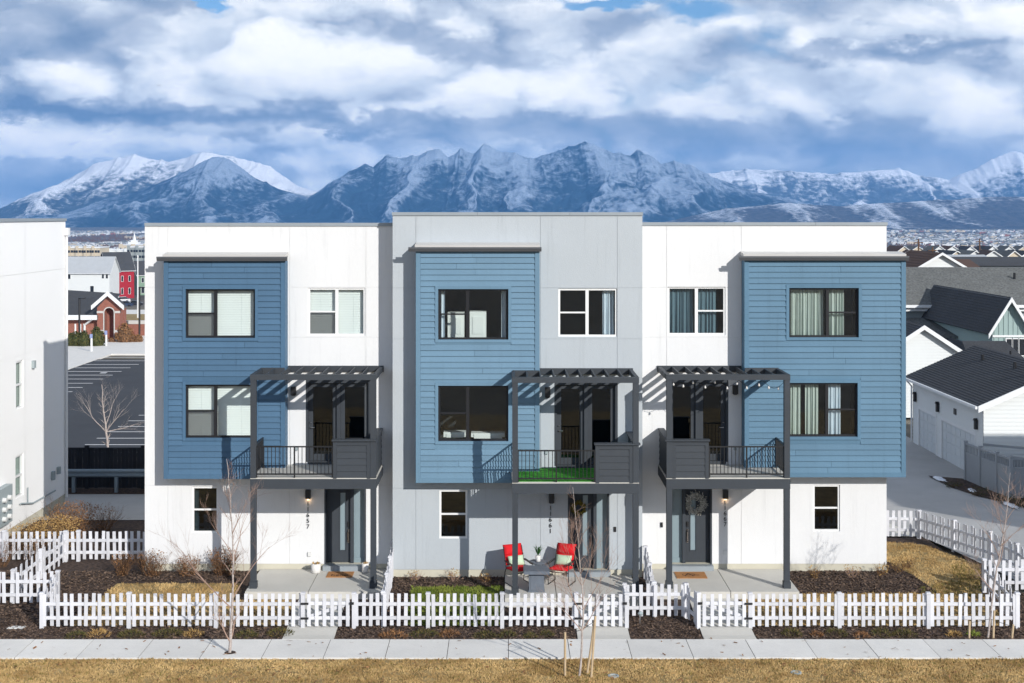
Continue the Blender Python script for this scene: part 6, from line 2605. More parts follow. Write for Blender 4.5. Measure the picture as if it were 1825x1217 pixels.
for k, (px, y, w, h, lb) in enumerate(((1700, 13.4, .8, .35, 'low dark shrub at the foot of the vinyl fence'), (1745, 11.8, .9, .4, 'low dark shrub midway along the vinyl fence'),
                                       (1790, 10.3, .9, .45, 'dark shrub below the vinyl fence corner'), (1818, 9.6, .8, .5, 'dark shrub at the right edge by the vinyl fence'))):
    shrub(lb, px, 0, y, w, h, 60 + k, 'evergreen', 14, 260, 'shrub_twig', 'dark shrubs by the vinyl fence')

# --- neighbouring houses on the right
gable_house('house', 'white lap sided gable house behind the garage', 'house', (22.0, 36), 8.0, 4.3, 3.45, 1.42, R(90), 'siding_white', 'shingle', GB, .28, course=.16, step=.16)
# teal board and batten house
th = thing('house', 'teal board and batten house with steep dark roof at the right edge', 'house', (30.4, 43, GB))
def teal():
    y0, y1 = 40.0, 45.5
    pk = Vector((X(1799, y0), y0, Z(529, y0)))
    el = Vector((X(1761, y0), y0, Z(590, y0)))
    half = pk.x - el.x
    er = pk.x + half * 1.6
    zr = el.z - (er - pk.x - half) * (pk.z - el.z) / half
    mb = MB()
    x0 = el.x + .25
    x1 = er
    mb.add([(x0, y0, GB), (x1, y0, GB), (x1, y0, zr), (pk.x, y0, pk.z - .1), (x0, y0, el.z)], [(0, 1, 2, 3, 4)])
    mb.quad((x0, y1 + 8, GB), (x0, y0, GB), (x0, y0, el.z), (x0, y1 + 8, el.z))
    mb.quad((x1, y0, GB), (x1, y1 + 8, GB), (x1, y1 + 8, zr), (x1, y0, zr))
    mb.build('wall', M['siding_teal'], th)
    xx = x0 + .12
    k = (pk.z - el.z) / half
    while xx < x1:
        zt = pk.z - .15 - abs(xx - pk.x) * k
        b = MB()
        if zt > GB + 1:
            b.box(xx - .025, xx + .025, y0 - .03, y0 - .002, GB, zt)
            b.build('batten', M['siding_teal'], th)
        xx += .28
    mb = MB()
    course_roof(mb, (el.x - .1, y0 + 14, el.z - .15), (el.x - .1, y0 - .35, el.z - .15), (pk.x, y0 + 14, pk.z), (pk.x, y0 - .35, pk.z), .18, .02)
    r1 = mb.build('roof', M['shingle'], th)
    mb = MB()
    course_roof(mb, (er, y0 - .35, zr), (er, y0 + 14, zr), (pk.x, y0 - .35, pk.z), (pk.x, y0 + 14, pk.z), .18, .02)
    mb.build('roof_slope', M['shingle_light'], r1)  # sunward slope painted light, shaded west slope dark
    mb = MB()
    obar(mb, (el.x - .1, y0 - .37, el.z - .28), (pk.x, y0 - .37, pk.z - .13), .06, .28)
    obar(mb, (pk.x, y0 - .37, pk.z - .13), (er, y0 - .37, zr - .13), .06, .28)
    mb.box(x0, x1, y0 - .06, y0 - .032, Z(597, y0) - .12, Z(597, y0))
    mb.build('fascia', M['trim'], r1)
    for i in range(4):
        a = X(1793 + i * 11.5, y0)
        w_ = MB()
        z0_, z1_ = Z(633, y0), Z(604, y0)
        w_.box(a - .06, a, y0 - .09, y0 - .033, z0_ - .06, z1_ + .06)
        w_.box(a + .30, a + .36, y0 - .09, y0 - .033, z0_ - .06, z1_ + .06)
        w_.box(a, a + .30, y0 - .09, y0 - .033, z1_, z1_ + .06)
        w_.box(a, a + .30, y0 - .09, y0 - .033, z0_ - .06, z0_)
        w = w_.build('window', M['trim'], th)
        g = MB()
        g.quad((a, y0 - .05, z0_), (a + .3, y0 - .05, z0_), (a + .3, y0 - .05, z1_), (a, y0 - .05, z1_))
        g.build('pane', M['pane_dark'], w)
teal()
# dark low roof between garage and teal house
lr = thing('house', 'low house with dark shingle roof between the garage and teal house', 'house', (27.5, 33, GB))
mb = MB()
mb.box(24.9, 27.5, 31.4, 38, GB, 2.25)
mb.build('wall', M['siding_grey'], lr)
mb = MB()
course_roof(mb, (24.4, 31.0, 2.2), (27.8, 31.0, 2.2), (25.4, 36.0, 3.4), (27.8, 36.0, 3.4), .18, .02)
course_roof(mb, (24.4, 39.0, 2.2), (24.4, 31.0, 2.2), (25.4, 38.0, 3.4), (25.4, 36.0, 3.4), .18, .02)
lro = mb.build('roof', M['shingle'], lr)
for (a, b) in ((25.9, 33.2), (27.0, 33.0)):
    mb = MB()
    mb.tube([(a, b, 2.5), (a, b, 3.15)], .06, 8)
    mb.build('roof_vent', M['black'], lro)
# big grey roof
bgy = 52.0
bh = thing('house', 'long house with weathered grey shingle roof behind the teal house', 'house', (36, 57, GB))
ez, rz_ = Z(543, bgy), Z(476, bgy + 6)
x0, x1 = X(1560, bgy), X(2150, bgy)
mb = MB()
lap_wall(mb, (x0, bgy + .5), (x1, bgy + .5), GB, ez - .05, .18)
lap_wall(mb, (x0, bgy + 12), (x0, bgy + .5), GB, ez - .05, .18)
mb.build('wall', M['siding_grey'], bh)
mb = MB()
course_roof(mb, (x0 - .4, bgy, ez), (x1 + .4, bgy, ez), (x0 - .4, bgy + 6, rz_), (x1 + .4, bgy + 6, rz_), .22, .03)
course_roof(mb, (x1 + .4, bgy + 12, ez), (x0 - .4, bgy + 12, ez), (x1 + .4, bgy + 6, rz_), (x0 - .4, bgy + 6, rz_), .22, .03)
bro = mb.build('roof', M['shingle_grey'], bh)
mb = MB()
mb.box(x0 - .45, x1 + .45, bgy - .13, bgy - .01, ez - .20, ez - .01)
mb.build('gutter', M['trim'], bro)
mb = MB()
mb.box(x0 - .3, x1 + .3, bgy + .15, bgy + .45, ez - .45, ez - .24)
mb.build('frieze', M['trim'], bh)
mb = MB()
xx = X(1808, bgy + 4)
mb.tube([(xx, bgy + 4, Z(497, bgy + 4)), (xx, bgy + 4, Z(486, bgy + 4))], .09, 8)
mb.build('roof_vent', M['black'], bro)
pr_ = thing('porch_roof', 'low weathered shingle porch roof below the long grey roof', 'roof', (28, 48, 0))
mb = MB()
py0 = 46.0
course_roof(mb, (X(1600, py0), py0, Z(600, py0)), (X(1760, py0), py0, Z(600, py0)), (X(1600, py0), 52.3, Z(566, 52.3)), (X(1760, py0), 52.3, Z(566, 52.3)), .22, .03)
mb.build('shingles', M['shingle_grey'], pr_)
mb = MB()
mb.box(X(1605, py0), X(1755, py0), py0 + .4, 52.3, GB, Z(604, py0) - .05)
mb.build('wall', M['siding_grey'], pr_)

# far rows of houses on the right
rr = random.Random(21)
gable_house('house', 'brown roofed house with white gable above the grey roof', 'house', (X(1650, 88), 88), 9, 5.4, Z(478, 88) + 1.6 + .2, 1.6, R(90), 'siding_white', 'shingle_brown', -1.8, .4, course=.4, step=.25)
HG = 'small distant houses on the right'
n_h = 0
POSW = ['first', 'second', 'third', 'fourth', 'fifth', 'sixth', 'seventh', 'eighth', 'ninth', 'tenth']
for row, (yd, prow, px0, px1, cnt) in enumerate(((300, 455.5, 1630, 1850, 8), (460, 447, 1600, 1850, 9))):
    for i in range(cnt):
        px = lerp(px0, px1, i / (cnt - 1)) + rr.uniform(-5, 5)
        y = yd + rr.uniform(-12, 12)
        zt = Z(prow, y)
        b = terr(X(px, y), y) - .1
        hh = max(3.2, zt - b)
        gable_house('distant_house', '%s small pale gable house from the left in the %s distant row on the right' % (POSW[i], ('nearer', 'farther')[row]), 'house',
                    (X(px, y), y), 12, rr.uniform(5.0, 6.2) * (1 + .45 * row), hh * .86, 2.0 + .8 * row, R(90 + rr.uniform(-8, 8)), rr.choice(['siding_white', 'cream', 'siding_white']),
                    rr.choice(['shingle_grey', 'shingle_brown', 'shingle']), b, .4, course=2.0, lap=False, group=HG,
                    wins=[('l', rr.uniform(-.8, .8), hh * .45, 1.1, 1.2)])
for k, (px0, px1, pt, pb, y, wl_, rf, lb) in enumerate(((1672, 1768, 461, 468, 170, 'siding_white', 'shingle_light', 'long white flat building above the grey roof'),
                                                        (1693, 1900, 466, 474, 140, 'siding_grey', 'shingle', 'long dark roofed building at the right edge'),
                                                        (1676, 1745, 471.5, 477, 120, 'brick', 'shingle_brown', 'long low red brown roof above the grey roof'))):
    r_ = thing('long_building', lb, 'building', (X((px0 + px1) / 2, y), y, terr(30, y)))
    mb = MB()
    a, b, z0_, z1_ = X(px0, y), X(px1, y), terr(40, y) - 1, Z(pt, y)
    mb.box(a, b, y, y + 9, z0_, z1_ - .5)
    mb.build('wall', M[wl_], r_)
    mb = MB()
    mb.add([(a - .4, y - .4, z1_ - .55), (b + .4, y - .4, z1_ - .55), (b + .4, y + 4.5, z1_ + .5), (a - .4, y + 4.5, z1_ + .5), (b + .4, y + 9.4, z1_ - .55), (a - .4, y + 9.4, z1_ - .55)],
           [(0, 1, 2, 3), (3, 2, 4, 5), (0, 3, 5), (1, 4, 2)])
    mb.build('roof', M[rf], r_)
    for q in range(5):
        m_ = MB()
        xx = lerp(a, b, (q + .5) / 5)
        m_.box(xx - .5, xx + .5, y - .03, y + .02, z1_ - 1.6, z1_ - .9)
        m_.build('window', M['pane_dark'], r_)
for k, (px, t0, t1, y, lb) in enumerate(((1637, 426, 466, 260, 'tall dark utility pole beyond the right bay corner'), (1662, 440, 466, 280, 'short utility pole right of the tall pole'), (1746, 425, 462, 300, 'thin utility pole above the distant houses'))):
    p_ = thing('utility_pole', lb, 'pole', (X(px, y), y, terr(X(px, y), y)), 'distant utility poles')
    mb = MB()
    mb.tube([(X(px, y), y, terr(X(px, y), y) - .2), (X(px, y), y, Z(t0, y))], .16, 6)
    mb.build('pole', M['shrub_twig'], p_)
    mb = MB()
    mb.box(X(px, y) - 1, X(px, y) + 1, y - .1, y + .1, Z(t0, y) - .9, Z(t0, y) - .7)
    mb.build('crossarm', M['shrub_twig'], p_)

# ------------------------------------------------------------------ left background: church, houses, cars
CB = LOTZ + .13
cy0 = (CZ - CB) * F / (605 - HZ) + CY     # depth of the church entrance
chx = thing('brick_church', 'red brick church with arched gable entrance and dark roof', 'church', (X(190, cy0), cy0, CB))
gx0, gx1_ = X(173, cy0), X(214, cy0)
gxm = (gx0 + gx1_) / 2
gw = gx1_ - gx0
eavz, pkz = Z(548, cy0), Z(527, cy0)
ax0, ax1 = X(186, cy0), X(203, cy0)
az0, az1 = CB, Z(557, cy0)
ar = (ax1 - ax0) / 2
mb = MB()
arch = [(ax0, az0)] + [((ax0 + ax1) / 2 - ar * math.cos(t), az1 + ar * math.sin(t)) for t in [math.pi * k / 10 for k in range(11)]] + [(ax1, az0)]
outl = [(gx0, CB), (gx0, eavz), (gxm, pkz), (gx1_, eavz), (gx1_, CB)]
# facade split in left / right halves round the arch
L_ = [(gx0, CB), (ax0, az0)] + arch[1:7] + [(gxm, pkz), (gx0, eavz)]
R_ = [(ax1, az0), (gx1_, CB), (gx1_, eavz), (gxm, pkz)] + arch[6:12][0:]
mb.add([(a, cy0, b) for a, b in L_], [tuple(range(len(L_)))])
mb.add([(a, cy0, b) for a, b in R_], [tuple(range(len(R_)))])
for (p, q) in zip(arch[:-1], arch[1:]):
    mb.quad((p[0], cy0, p[1]), (q[0], cy0, q[1]), (q[0], cy0 + 1.2, q[1]), (p[0], cy0 + 1.2, p[1]))
mb.quad((ax0, cy0 + 1.2, az0), (ax1, cy0 + 1.2, az0), (ax1, cy0 + 1.2, az1 + ar), (ax0, cy0 + 1.2, az1 + ar))
mb.quad((gx0, cy0 + 1.5, CB), (gx0, cy0, CB), (gx0, cy0, eavz), (gx0, cy0 + 1.5, eavz))
mb.quad((gx1_, cy0, CB), (gx1_, cy0 + 1.5, CB), (gx1_, cy0 + 1.5, eavz), (gx1_, cy0, eavz))
wy_ = cy0 + 1.0
wx0, wx1 = X(-60, wy_), X(232, wy_)
wz = Z(562, wy_)
mb.box(wx0, gx0 - .01, wy_, wy_ + 12, CB, wz)
mb.box(gx1_ + .01, X(219, wy_), wy_ + .5, wy_ + 1.6, CB, Z(550, wy_))
chw = mb.build('wall', M['brick'], chx)
mb = MB()
mb.add([(wx0, wy_ - .8, wz), (gx0 + .3, wy_ - .8, wz), (gx0 + .3, wy_ + 9, Z(523, wy_ + 9)), (wx0, wy_ + 9, Z(508, wy_ + 9))], [(0, 1, 2, 3)])
mb.add([(wx0, wy_ - .8, wz - .3), (gx0 + .3, wy_ - .8, wz - .3), (gx0 + .3, wy_ - .8, wz), (wx0, wy_ - .8, wz)], [(0, 1, 2, 3)])
mb.add([(gx0 - .5, cy0 - .4, eavz + .05), (gxm, cy0 - .4, pkz + .4), (gxm, cy0 + 1.6, pkz + .4), (gx0 - .5, cy0 + 1.6, eavz + .05)], [(0, 1, 2, 3)])
mb.add([(gx1_ + .5, cy0 - .4, eavz + .05), (gx1_ + .5, cy0 + 1.6, eavz + .05), (gxm, cy0 + 1.6, pkz + .4), (gxm, cy0 - .4, pkz + .4)], [(0, 1, 2, 3)])
cr_ = mb.build('roof', M['shingle'], chx)
mb = MB()
obar(mb, (gx0 - .6, cy0 - .45, eavz), (gxm, cy0 - .45, pkz + .3), .3, .55)
obar(mb, (gxm, cy0 - .45, pkz + .3), (gx1_ + .6, cy0 - .45, eavz), .3, .55)
mb.build('gable_trim', M['trim'], cr_)
mb = MB()
mb.box(wx0, gx0 + .1, wy_ - 1.0, wy_ - .75, wz - .5, wz + .1)
mb.build('eave_trim', M['trim'], cr_)
mb = MB()
for (p, q) in zip(arch[1:-2], arch[2:-1]):
    c0 = Vector(((ax0 + ax1) / 2, az1))
    P0, P1 = Vector(p), Vector(q)
    O0, O1 = c0 + (P0 - c0) * 1.22, c0 + (P1 - c0) * 1.22
    mb.add([(P0.x, cy0 - .06, P0.y), (P1.x, cy0 - .06, P1.y), (O1.x, cy0 - .06, O1.y), (O0.x, cy0 - .06, O0.y)], [(0, 1, 2, 3)])
for a, b in ((ax0 - ar * .22, ax0), (ax1, ax1 + ar * .22)):
    mb.box(a, b, cy0 - .06, cy0 + .1, az0, az1)
mb.build('arch_trim', M['cap'], chx)
for zz in (Z(590, cy0), Z(556, cy0)):
    for a, b in ((gx0 - .02, ax0 - ar * .25), (ax1 + ar * .25, gx1_ + .02)):
        mb = MB()
        mb.box(a, b, cy0 - .05, cy0 + .02, zz - .14, zz + .14)
        mb.build('stone_band', M['cap'], chx)
for px in (134.5, 143.5, 150):
    mb = MB()
    mb.box(X(px - 1.3, wy_), X(px + 1.3, wy_), wy_ - .06, wy_ + .02, Z(600, wy_), Z(577, wy_))
    mb.build('window', M['trim'], chx)
mb = MB()
xx = X(151.5, wy_)
mb.tube([(xx + 1.5, wy_ - .8, wz - .2), (xx, wy_ - .12, wz - 1.2), (xx, wy_ - .12, CB + .6), (xx + .6, wy_ - .3, CB + .3)], .14, 6)
mb.build('downspout', M['trim'], chx)
lw = thing('brick_wall', 'low red brick garden wall right of the church', 'wall', (X(240, cy0 + 6), cy0 + 6, CB))
mb = MB()
mb.box(X(219, cy0 + 6), X(300, cy0 + 6), cy0 + 5.7, cy0 + 6.3, CB, Z(577, cy0 + 6))
mb.build('wall', M['brick'], lw)
mb = MB()
mb.box(X(218, cy0 + 6), X(300, cy0 + 6), cy0 + 5.6, cy0 + 6.4, Z(577, cy0 + 6) + .001, Z(571, cy0 + 6))
mb.build('cap', M['cap'], lw)
mb = MB()
mb.quad((X(214, cy0 + 7), cy0 + 7, Z(571, cy0 + 7)), (X(330, cy0 + 7), cy0 + 7, Z(571, cy0 + 7)), (X(330, cy0 + 60), cy0 + 60, Z(556, cy0 + 60)), (X(214, cy0 + 60), cy0 + 60, Z(556, cy0 + 60)))
structure('church_lawn', mb, M['lawn_soil'], 'tan lawn behind the low brick wall')
for k, (px, t0, pb, yy, arm, lb) in enumerate(((141.5, 532, 612, cy0 - 6, 11, 'black lot lamp post standing before the church wall'), (248.5, 513, 600, cy0 + 2, 9, 'black lot lamp post by the townhouse edge'))):
    l_ = thing('lamp_post', lb, 'lamp', (X(px, yy), yy, CB), 'parking lot lamp posts')
    mb = MB()
    mb.tube([(X(px, yy), yy, CB - .3), (X(px, yy), yy, Z(t0, yy))], .13, 8)
    mb.build('pole', M['black'], l_)
    mb = MB()
    mb.box(X(px - 1, yy), X(px + arm, yy), yy - .25, yy + .25, Z(t0, yy), Z(t0, yy) + .14)
    mb.build('lamp_head', M['black'], l_)
fp = thing('flag_pole', 'tall bare white flag pole beyond the church', 'pole', (X(245.5, cy0 + 20), cy0 + 20, CB))
mb = MB()
mb.tube([(X(245.5, cy0 + 20), cy0 + 20, CB - 1), (X(245.5, cy0 + 20), cy0 + 20, Z(458, cy0 + 20))], [.12, .08], 8)
mb.build('pole', M['trim'], fp)
mb = MB()
mb.lathe([(.05, 0), (.16, .1), (.05, .25)], (X(245.5, cy0 + 20), cy0 + 20, Z(458, cy0 + 20)), 8)
mb.build('finial', M['trim'], fp)
for k, (px, t0, yy, lb) in enumerate(((163, 595, lotd(627), 'white parking sign post nearest the lot'), (189.3, 589, lotd(617), 'white parking sign post before the church arch'))):
    s_ = thing('sign_post', lb, 'sign', (X(px, yy), yy, CB), 'parking sign posts')
    mb = MB()
    mb.tube([(X(px, yy), yy, CB - .2), (X(px, yy), yy, Z(t0, yy) - .4)], .12, 8)
    mb.build('post', M['trim'], s_)
    mb = MB()
    mb.box(X(px, yy) - .16, X(px, yy) + .16, yy - .14, yy - .1, Z(t0, yy) - .5, Z(t0, yy))
    mb.build('sign_plate', pmat('sign_blue', (.25, .3, .5)), s_)


def hedge(label, px, y, z, w, h, seed, mat='evergreen', n=700, group='shrubs before the church'):
    rg = random.Random(seed)
    x = X(px, y)
    root = thing('bush', label, 'bush', (x, y, z), group)
    mb = MB()
    s = w * .07
    for i in range(n):
        a, b = rg.uniform(0, 6.28), rg.uniform(0, 1.57)
        rr = rg.uniform(.6, 1.05)
        c = Vector((x + math.cos(a) * math.cos(b) * w * .5 * rr, y + math.sin(a) * math.cos(b) * w * .5 * rr, z + math.sin(b) * h * rr))
        u = Vector((rg.gauss(0, 1), rg.gauss(0, 1), rg.gauss(0, 1))).normalized() * s
        v = u.cross(Vector((rg.gauss(0, 1), rg.gauss(0, 1), rg.gauss(0, 1)))).normalized() * s * .6
        mb.quad(c - u, c - v, c + u, c + v)
    mb.build('foliage', M[mat], root)
    mb = MB()
    mb.lathe([(w * .36, 0), (w * .40, h * .35), (w * .25, h * .75), (.05, h * .9)], (x, y, z), 8)
    mb.build('branches', M['evergreen'] if mat == 'evergreen' else M['shrub_twig'], root)


ch_y = cy0 - 9
for k, (px, w, h, m_, lb) in enumerate(((127, 1.9, 1.5, 'evergreen', 'leftmost dark green bush before the church'), (137, 2.0, 1.7, 'evergreen', 'second dark green bush before the church'),
                                        (150, 2.0, 1.8, 'evergreen', 'dark green bush between the church sign posts'), (172, 2.3, 2.2, 'evergreen', 'tall dark green bush left of the church arch'),
                                        (181, 1.5, 1.3, 'juniper', 'olive bush at the church arch'), (222, 2.6, 2.2, 'brown_leaf', 'brown bush right of the church arch'),
                                        (199, 1.0, .5, 'brown_leaf', 'tiny red bush on the church gravel'), (236, 1.5, 1.0, 'brown_leaf', 'brown bush by the low brick wall'), (246, 1.4, .9, 'brown_leaf', 'brown bush at the lamp post foot'))):
    yy = cy0 - (8 if k < 4 else 3)
    if k == 2:
        yy = lotd(617)
    hedge(lb, px, yy, CB, w, h, 200 + k, m_, 420)
# houses beyond
hy = 430.0


def hb(px, y):
    return terr(X(px, y), y) - .5


b0 = hb(160, hy)
wz0 = Z(485, hy) - b0
gable_house('house', 'white two storey house with light grey roof beyond the church', 'house', (X(158, hy + 6), hy + 6), X(205, hy) - X(112, hy), 12, wz0, Z(457, hy + 6) - b0 - wz0, 0, 'siding_white', 'shingle_light', b0,
            .5, wins=[('f', X(132, hy) - X(158, hy), Z(497, hy) - b0, 1.2, 2.0), ('f', X(173.5, hy) - X(158, hy), Z(523, hy) - b0, 1.2, 2.6), ('f', X(193, hy) - X(158, hy), Z(496, hy) - b0, .7, 2), ('f', X(200, hy) - X(158, hy), Z(496, hy) - b0, .7, 2)],
            course=.6, lap=False)
hy2 = 470.0
b0 = hb(220, hy2)
hh = Z(480, hy2) - b0
wl2 = []
for u in (-2.6, 0.4, 3.2):
    wl2 += [('f', u, hh * .60, .75, 2.0), ('f', u, hh * .18, .75, 2.2)]
gable_house('house', 'crimson house with white trimmed windows and dark gable roof', 'house', (X(207, hy2 + 5), hy2 + 5), 10.0, 11.0, hh, Z(449, hy2 + 5) - b0 - hh, R(35), 'red_house', 'shingle', b0, .5, wins=wl2 + [('l', 0, hh * .5, 1, 2)], course=.6, lap=False)
hy3 = 500.0
b0 = hb(250, hy3)
hh = Z(487, hy3) - b0
gable_house('house', 'pale green house partly hidden by the left townhouse', 'house', (X(256, hy3), hy3), 9, 10, hh, 5, R(35), 'green_house', 'shingle', b0, .5,
            wins=[('f', -2.2, hh * .62, .9, 1.8), ('f', .2, hh * .62, .9, 1.8), ('f', -2.2, hh * .15, 1.2, 2.4)], course=.6, lap=False)
structure('street', MB().add([(X(198, 330), 330, terr(-100, 330) + .35), (X(330, 330), 330, terr(-80, 330) + .35), (X(330, 410), 410, terr(-90, 410) + .35), (X(196, 410), 410, terr(-120, 410) + .35)], [(0, 1, 2, 3)]), M['asphalt'], 'asphalt street before the crimson house')


def car(label, px, py, y, L, col, ang, name='parked_car'):
    x = X(px, y)
    z = Z(py, y)
    root = thing(name, label, 'car', (x, y, z), 'cars parked beyond the church')
    Rm = rotz(ang)

    def TT(mb):
        mb.v = [tuple(Rm @ Vector(v) + Vector((x, y, z))) for v in mb.v]
        return mb
    s = L / 4.6
    mb = MB()
    W = .9 * s
    pro = [(-2.3, .35), (-2.25, .85), (-1.2, .98), (1.5, 1.0), (2.28, .9), (2.3, .35)]
    mb.prism([(a * s, b * s) for a, b in pro], 'y', -W, W)
    TT(mb).build('body', pmat('car_paint_' + label.split()[0], col, .3, .05, 2, spec=.6), root)
    mb = MB()
    pro = [(-1.3, .98), (-.5, 1.5), (1.1, 1.52), (1.9, .99)]
    mb.prism([(a * s, b * s) for a, b in pro], 'y', -W * .88, W * .88)
    TT(mb).build('cabin', M['pane_dark'], root)
    mb = MB()
    mb.prism([(a * s, b * s) for a, b in [(-.55, 1.48), (-.45, 1.55), (1.0, 1.57), (1.15, 1.5)]], 'y', -W * .86, W * .86)
    TT(mb).build('roof', MATS['car_paint_' + label.split()[0]], root)
    for sx in (-1.4, 1.4):
        for sy in (-1, 1):
            mb = MB()
            mb.tube([(sx * s, sy * W * .75, .35 * s), (sx * s, sy * (W + .02), .35 * s)], .35 * s, 12)
            TT(mb).build('wheel', M['black'], root)


car('white parked car in the street before the crimson house', 217, 539, 350, 4.8, (.7, .7, .7), R(15))
car('navy parked car left of the flag pole', 221, 547, 330, 4.8, (.03, .05, .10), R(8))
car('black parked car right of the flag pole', 239, 546, 333, 4.8, (.02, .022, .03), R(12))

# apartment blocks, temple
def block(label, px0, px1, pt, y, dep, mat, floors, bays):
    a, b = X(px0, y), X(px1, y)
    z1_ = Z(pt, y)
    z0_ = terr((a + b) / 2, y) - 2
    r_ = thing('apartment_block', label, 'building', ((a + b) / 2, y, z0_), 'distant apartment blocks')
    mb = MB()
    mb.box(a, b, y, y + dep, z0_, z1_)
    n = bays
    for i in range(0, n, 3):
        mb.box(lerp(a, b, i / n), lerp(a, b, (i + 1) / n), y - 1.2, y - .002, z0_, z1_ + 1.5)
    mb.build('wall', M[mat], r_)
    wv = MB()
    for f in range(floors):
        zc = lerp(z1_, z0_, (f + .6) / floors)
        for i in range(n):
            o = -1.25 if i % 3 == 0 else -.05
            xx = lerp(a, b, (i + .5) / n)
            wv.box(xx - .8, xx + .8, y + o - .05, y + o + .02, zc - .8, zc + .9)
    w_ = wv.build('windows', M['pane_dark'], r_)
    w_['kind'] = 'stuff'
    mb = MB()
    mb.box(a - .4, b + .4, y - .4, y + dep + .4, z1_ + .001, z1_ + .7)
    mb.build('roof', M['trim'], r_)


block('wide cream apartment block above the white house', 121, 178, 442, 900, 22, 'cream', 5, 12)
block('pale apartment block right behind the crimson roof', 182, 226, 446, 1000, 22, 'siding_white', 5, 10)
block('grey blue apartment block left of the townhouse edge', 227, 262, 441, 940, 20, 'siding_grey', 5, 7)
block('cream apartment block far behind the spire', 212, 300, 437, 1500, 25, 'cream', 5, 12)
ty_ = 1700.0
tp = thing('spired_temple', 'white stepped temple with a single central spire in the distance', 'temple', (X(239.5, ty_), ty_, terr(X(239, ty_), ty_)))
tb = terr(X(239, ty_), ty_) - 2
for (hw, p0, p1, nm) in ((9.5, 470, 438, 'base'), (9, 438, 434.5, 'tier'), (6.2, 434.4, 431, 'tier'), (3.6, 430.9, 427.5, 'tier')):
    cx = X(239.5, ty_)
    mb = MB()
    mb.box(cx - hw, cx + hw, ty_ - hw, ty_ + hw, max(tb, Z(p0, ty_)), Z(p1, ty_))
    mb.build(nm, M['trim'], tp)
mb = MB()
mb.lathe([(2.2, 0), (1.2, (Z(421, ty_) - Z(427.4, ty_))), (.15, Z(414, ty_) - Z(427.4, ty_))], (X(239.5, ty_), ty_, Z(427.4, ty_)), 8)
mb.build('spire', M['trim'], tp)

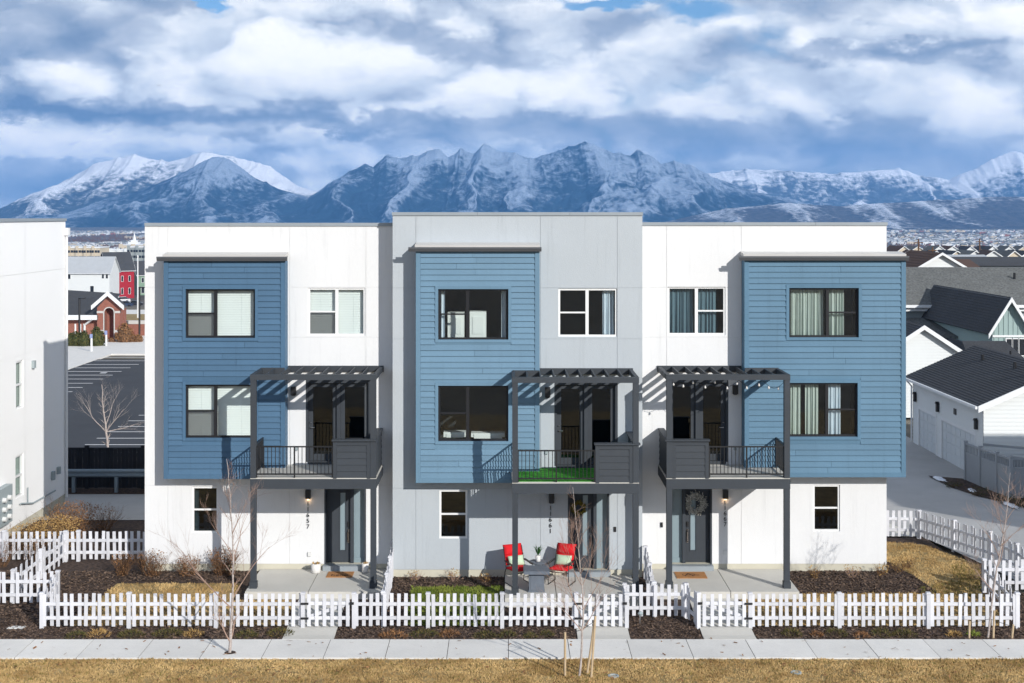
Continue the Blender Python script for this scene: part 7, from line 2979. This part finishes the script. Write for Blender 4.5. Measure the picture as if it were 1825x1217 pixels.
# the rest of the valley town: far too many to count
def town():
    R_ = np.random.RandomState(8)
    n = 18000
    y = 620 + 4900 * R_.rand(n) ** 1.25
    px = np.concatenate([R_.uniform(60, 330, n // 4), R_.uniform(1480, 1960, n // 4), R_.uniform(-350, 2250, n - 2 * (n // 4))])
    x = (px - VX) * (y - CY) / F
    keep = vnoise(x / 260, y / 420, 4) > .36
    x, y = x[keep], y[keep]
    V, Fc, MI = [], [], []
    b = 0
    for i in range(len(x)):
        z = terr(x[i], y[i]) - .5
        big = R_.rand() < .05
        w = R_.uniform(5, 9) * (2.6 if big else 1)
        d = R_.uniform(5, 8)
        h = R_.uniform(3.5, 7) * (1.2 if big else 1)
        rh = 0.3 if big else R_.uniform(1.8, 3.2)
        c = R_.choice(5, p=[.42, .2, .2, .1, .08])
        ca, sa = math.cos(R_.uniform(-.4, .4)), math.sin(R_.uniform(-.4, .4))
        gab = R_.rand() < .5
        pts = [(-w, -d, 0), (w, -d, 0), (w, d, 0), (-w, d, 0), (-w, -d, h), (w, -d, h), (w, d, h), (-w, d, h)]
        pts += [(0, -d, h + rh), (0, d, h + rh)] if gab else [(-w, 0, h + rh), (w, 0, h + rh)]
        V += [(x[i] + p[0] * ca - p[1] * sa, y[i] + p[0] * sa + p[1] * ca, z + p[2]) for p in pts]
        Fc += [(b, b + 1, b + 5, b + 4), (b + 1, b + 2, b + 6, b + 5), (b + 3, b, b + 4, b + 7)]
        MI += [c] * 3
        if gab:
            Fc += [(b + 4, b + 5, b + 8), (b + 5, b + 6, b + 9, b + 8), (b + 7, b + 4, b + 8, b + 9)]
            MI += [c, 5 + i % 2, 5 + i % 2]
        else:
            Fc += [(b + 5, b + 6, b + 9), (b + 4, b + 5, b + 9, b + 8), (b + 6, b + 7, b + 8, b + 9)]
            MI += [c, 5 + i % 2, 5 + i % 2]
        b += 10
    me = bpy.data.meshes.new('far_town')
    me.from_pydata(V, [], Fc)
    for k in ('trim', 'cream', 'siding_grey', 'brick', 'siding_white', 'shingle_grey', 'shingle_light'):
        me.materials.append(M[k])
    me.polygons.foreach_set('material_index', MI)
    o = bpy.data.objects.new('far_town', me)
    link(o)
    tag(o, 'countless small houses of the far valley town', 'town', kind='stuff')
    # winter trees between the houses
    n = 10400
    y = 560 + 4200 * R_.rand(n) ** 1.3
    px = np.concatenate([R_.uniform(60, 330, n // 4), R_.uniform(1480, 1960, n // 4), R_.uniform(-350, 2250, n - 2 * (n // 4))])
    x = (px - VX) * (y - CY) / F
    zz = np.array([terr(a, b_) for a, b_ in zip(x, y)])
    r = R_.uniform(1.5, 3.5, n)
    h = R_.uniform(4, 9, n)
    v = np.zeros((n, 5, 3))
    for k in range(4):
        v[:, k] = np.stack([x + r * math.cos(k * 1.571), y + r * math.sin(k * 1.571), zz + h * .25], 1)
    v[:, 4] = np.stack([x, y, zz + h], 1)
    base = np.arange(n)[:, None] * 5
    f = np.concatenate([base + np.array([[k, (k + 1) % 4, 4]]) for k in range(4)])
    o = bpy.data.objects.new('far_trees', bigmesh('far_trees', v.reshape(-1, 3), f, M['shrub_twig']))
    link(o)
    tag(o, 'dark winter trees scattered through the far town', 'trees', kind='stuff')


town()

# ------------------------------------------------------------------ airliner
ay = 2600.0
ap = thing('airplane', 'tiny airliner crossing the clouds at upper left', 'airplane', (X(283, ay), ay, Z(152, ay)))
ax_, az_ = X(283, ay), Z(152, ay)
mb = MB()
mb.tube([(ax_ - 4.2, ay, az_), (ax_ - 3.4, ay, az_ + .05), (ax_ + 2.5, ay, az_), (ax_ + 4.2, ay, az_ + .3)], [.15, .5, .5, .12], 8)
mb.build('fuselage', M['meter'], ap)
mb = MB()
mb.add([(ax_ - .6, ay - 4, az_ - .1), (ax_ + .3, ay - 4, az_ - .1), (ax_ + 1, ay, az_ - .3), (ax_ - 1, ay, az_ - .3), (ax_ - .6, ay + 4, az_ - .1), (ax_ + .3, ay + 4, az_ - .1)], [(0, 1, 2, 3), (3, 2, 5, 4)])
mb.build('wing', M['meter'], ap)
mb = MB()
mb.prism([(ax_ + 3.0, az_ + .3), (ax_ + 4.2, az_ + .3), (ax_ + 4.6, az_ + 1.6), (ax_ + 4.0, az_ + 1.6)], 'y', ay - .08, ay + .08)
mb.build('tail_fin', M['meter'], ap)
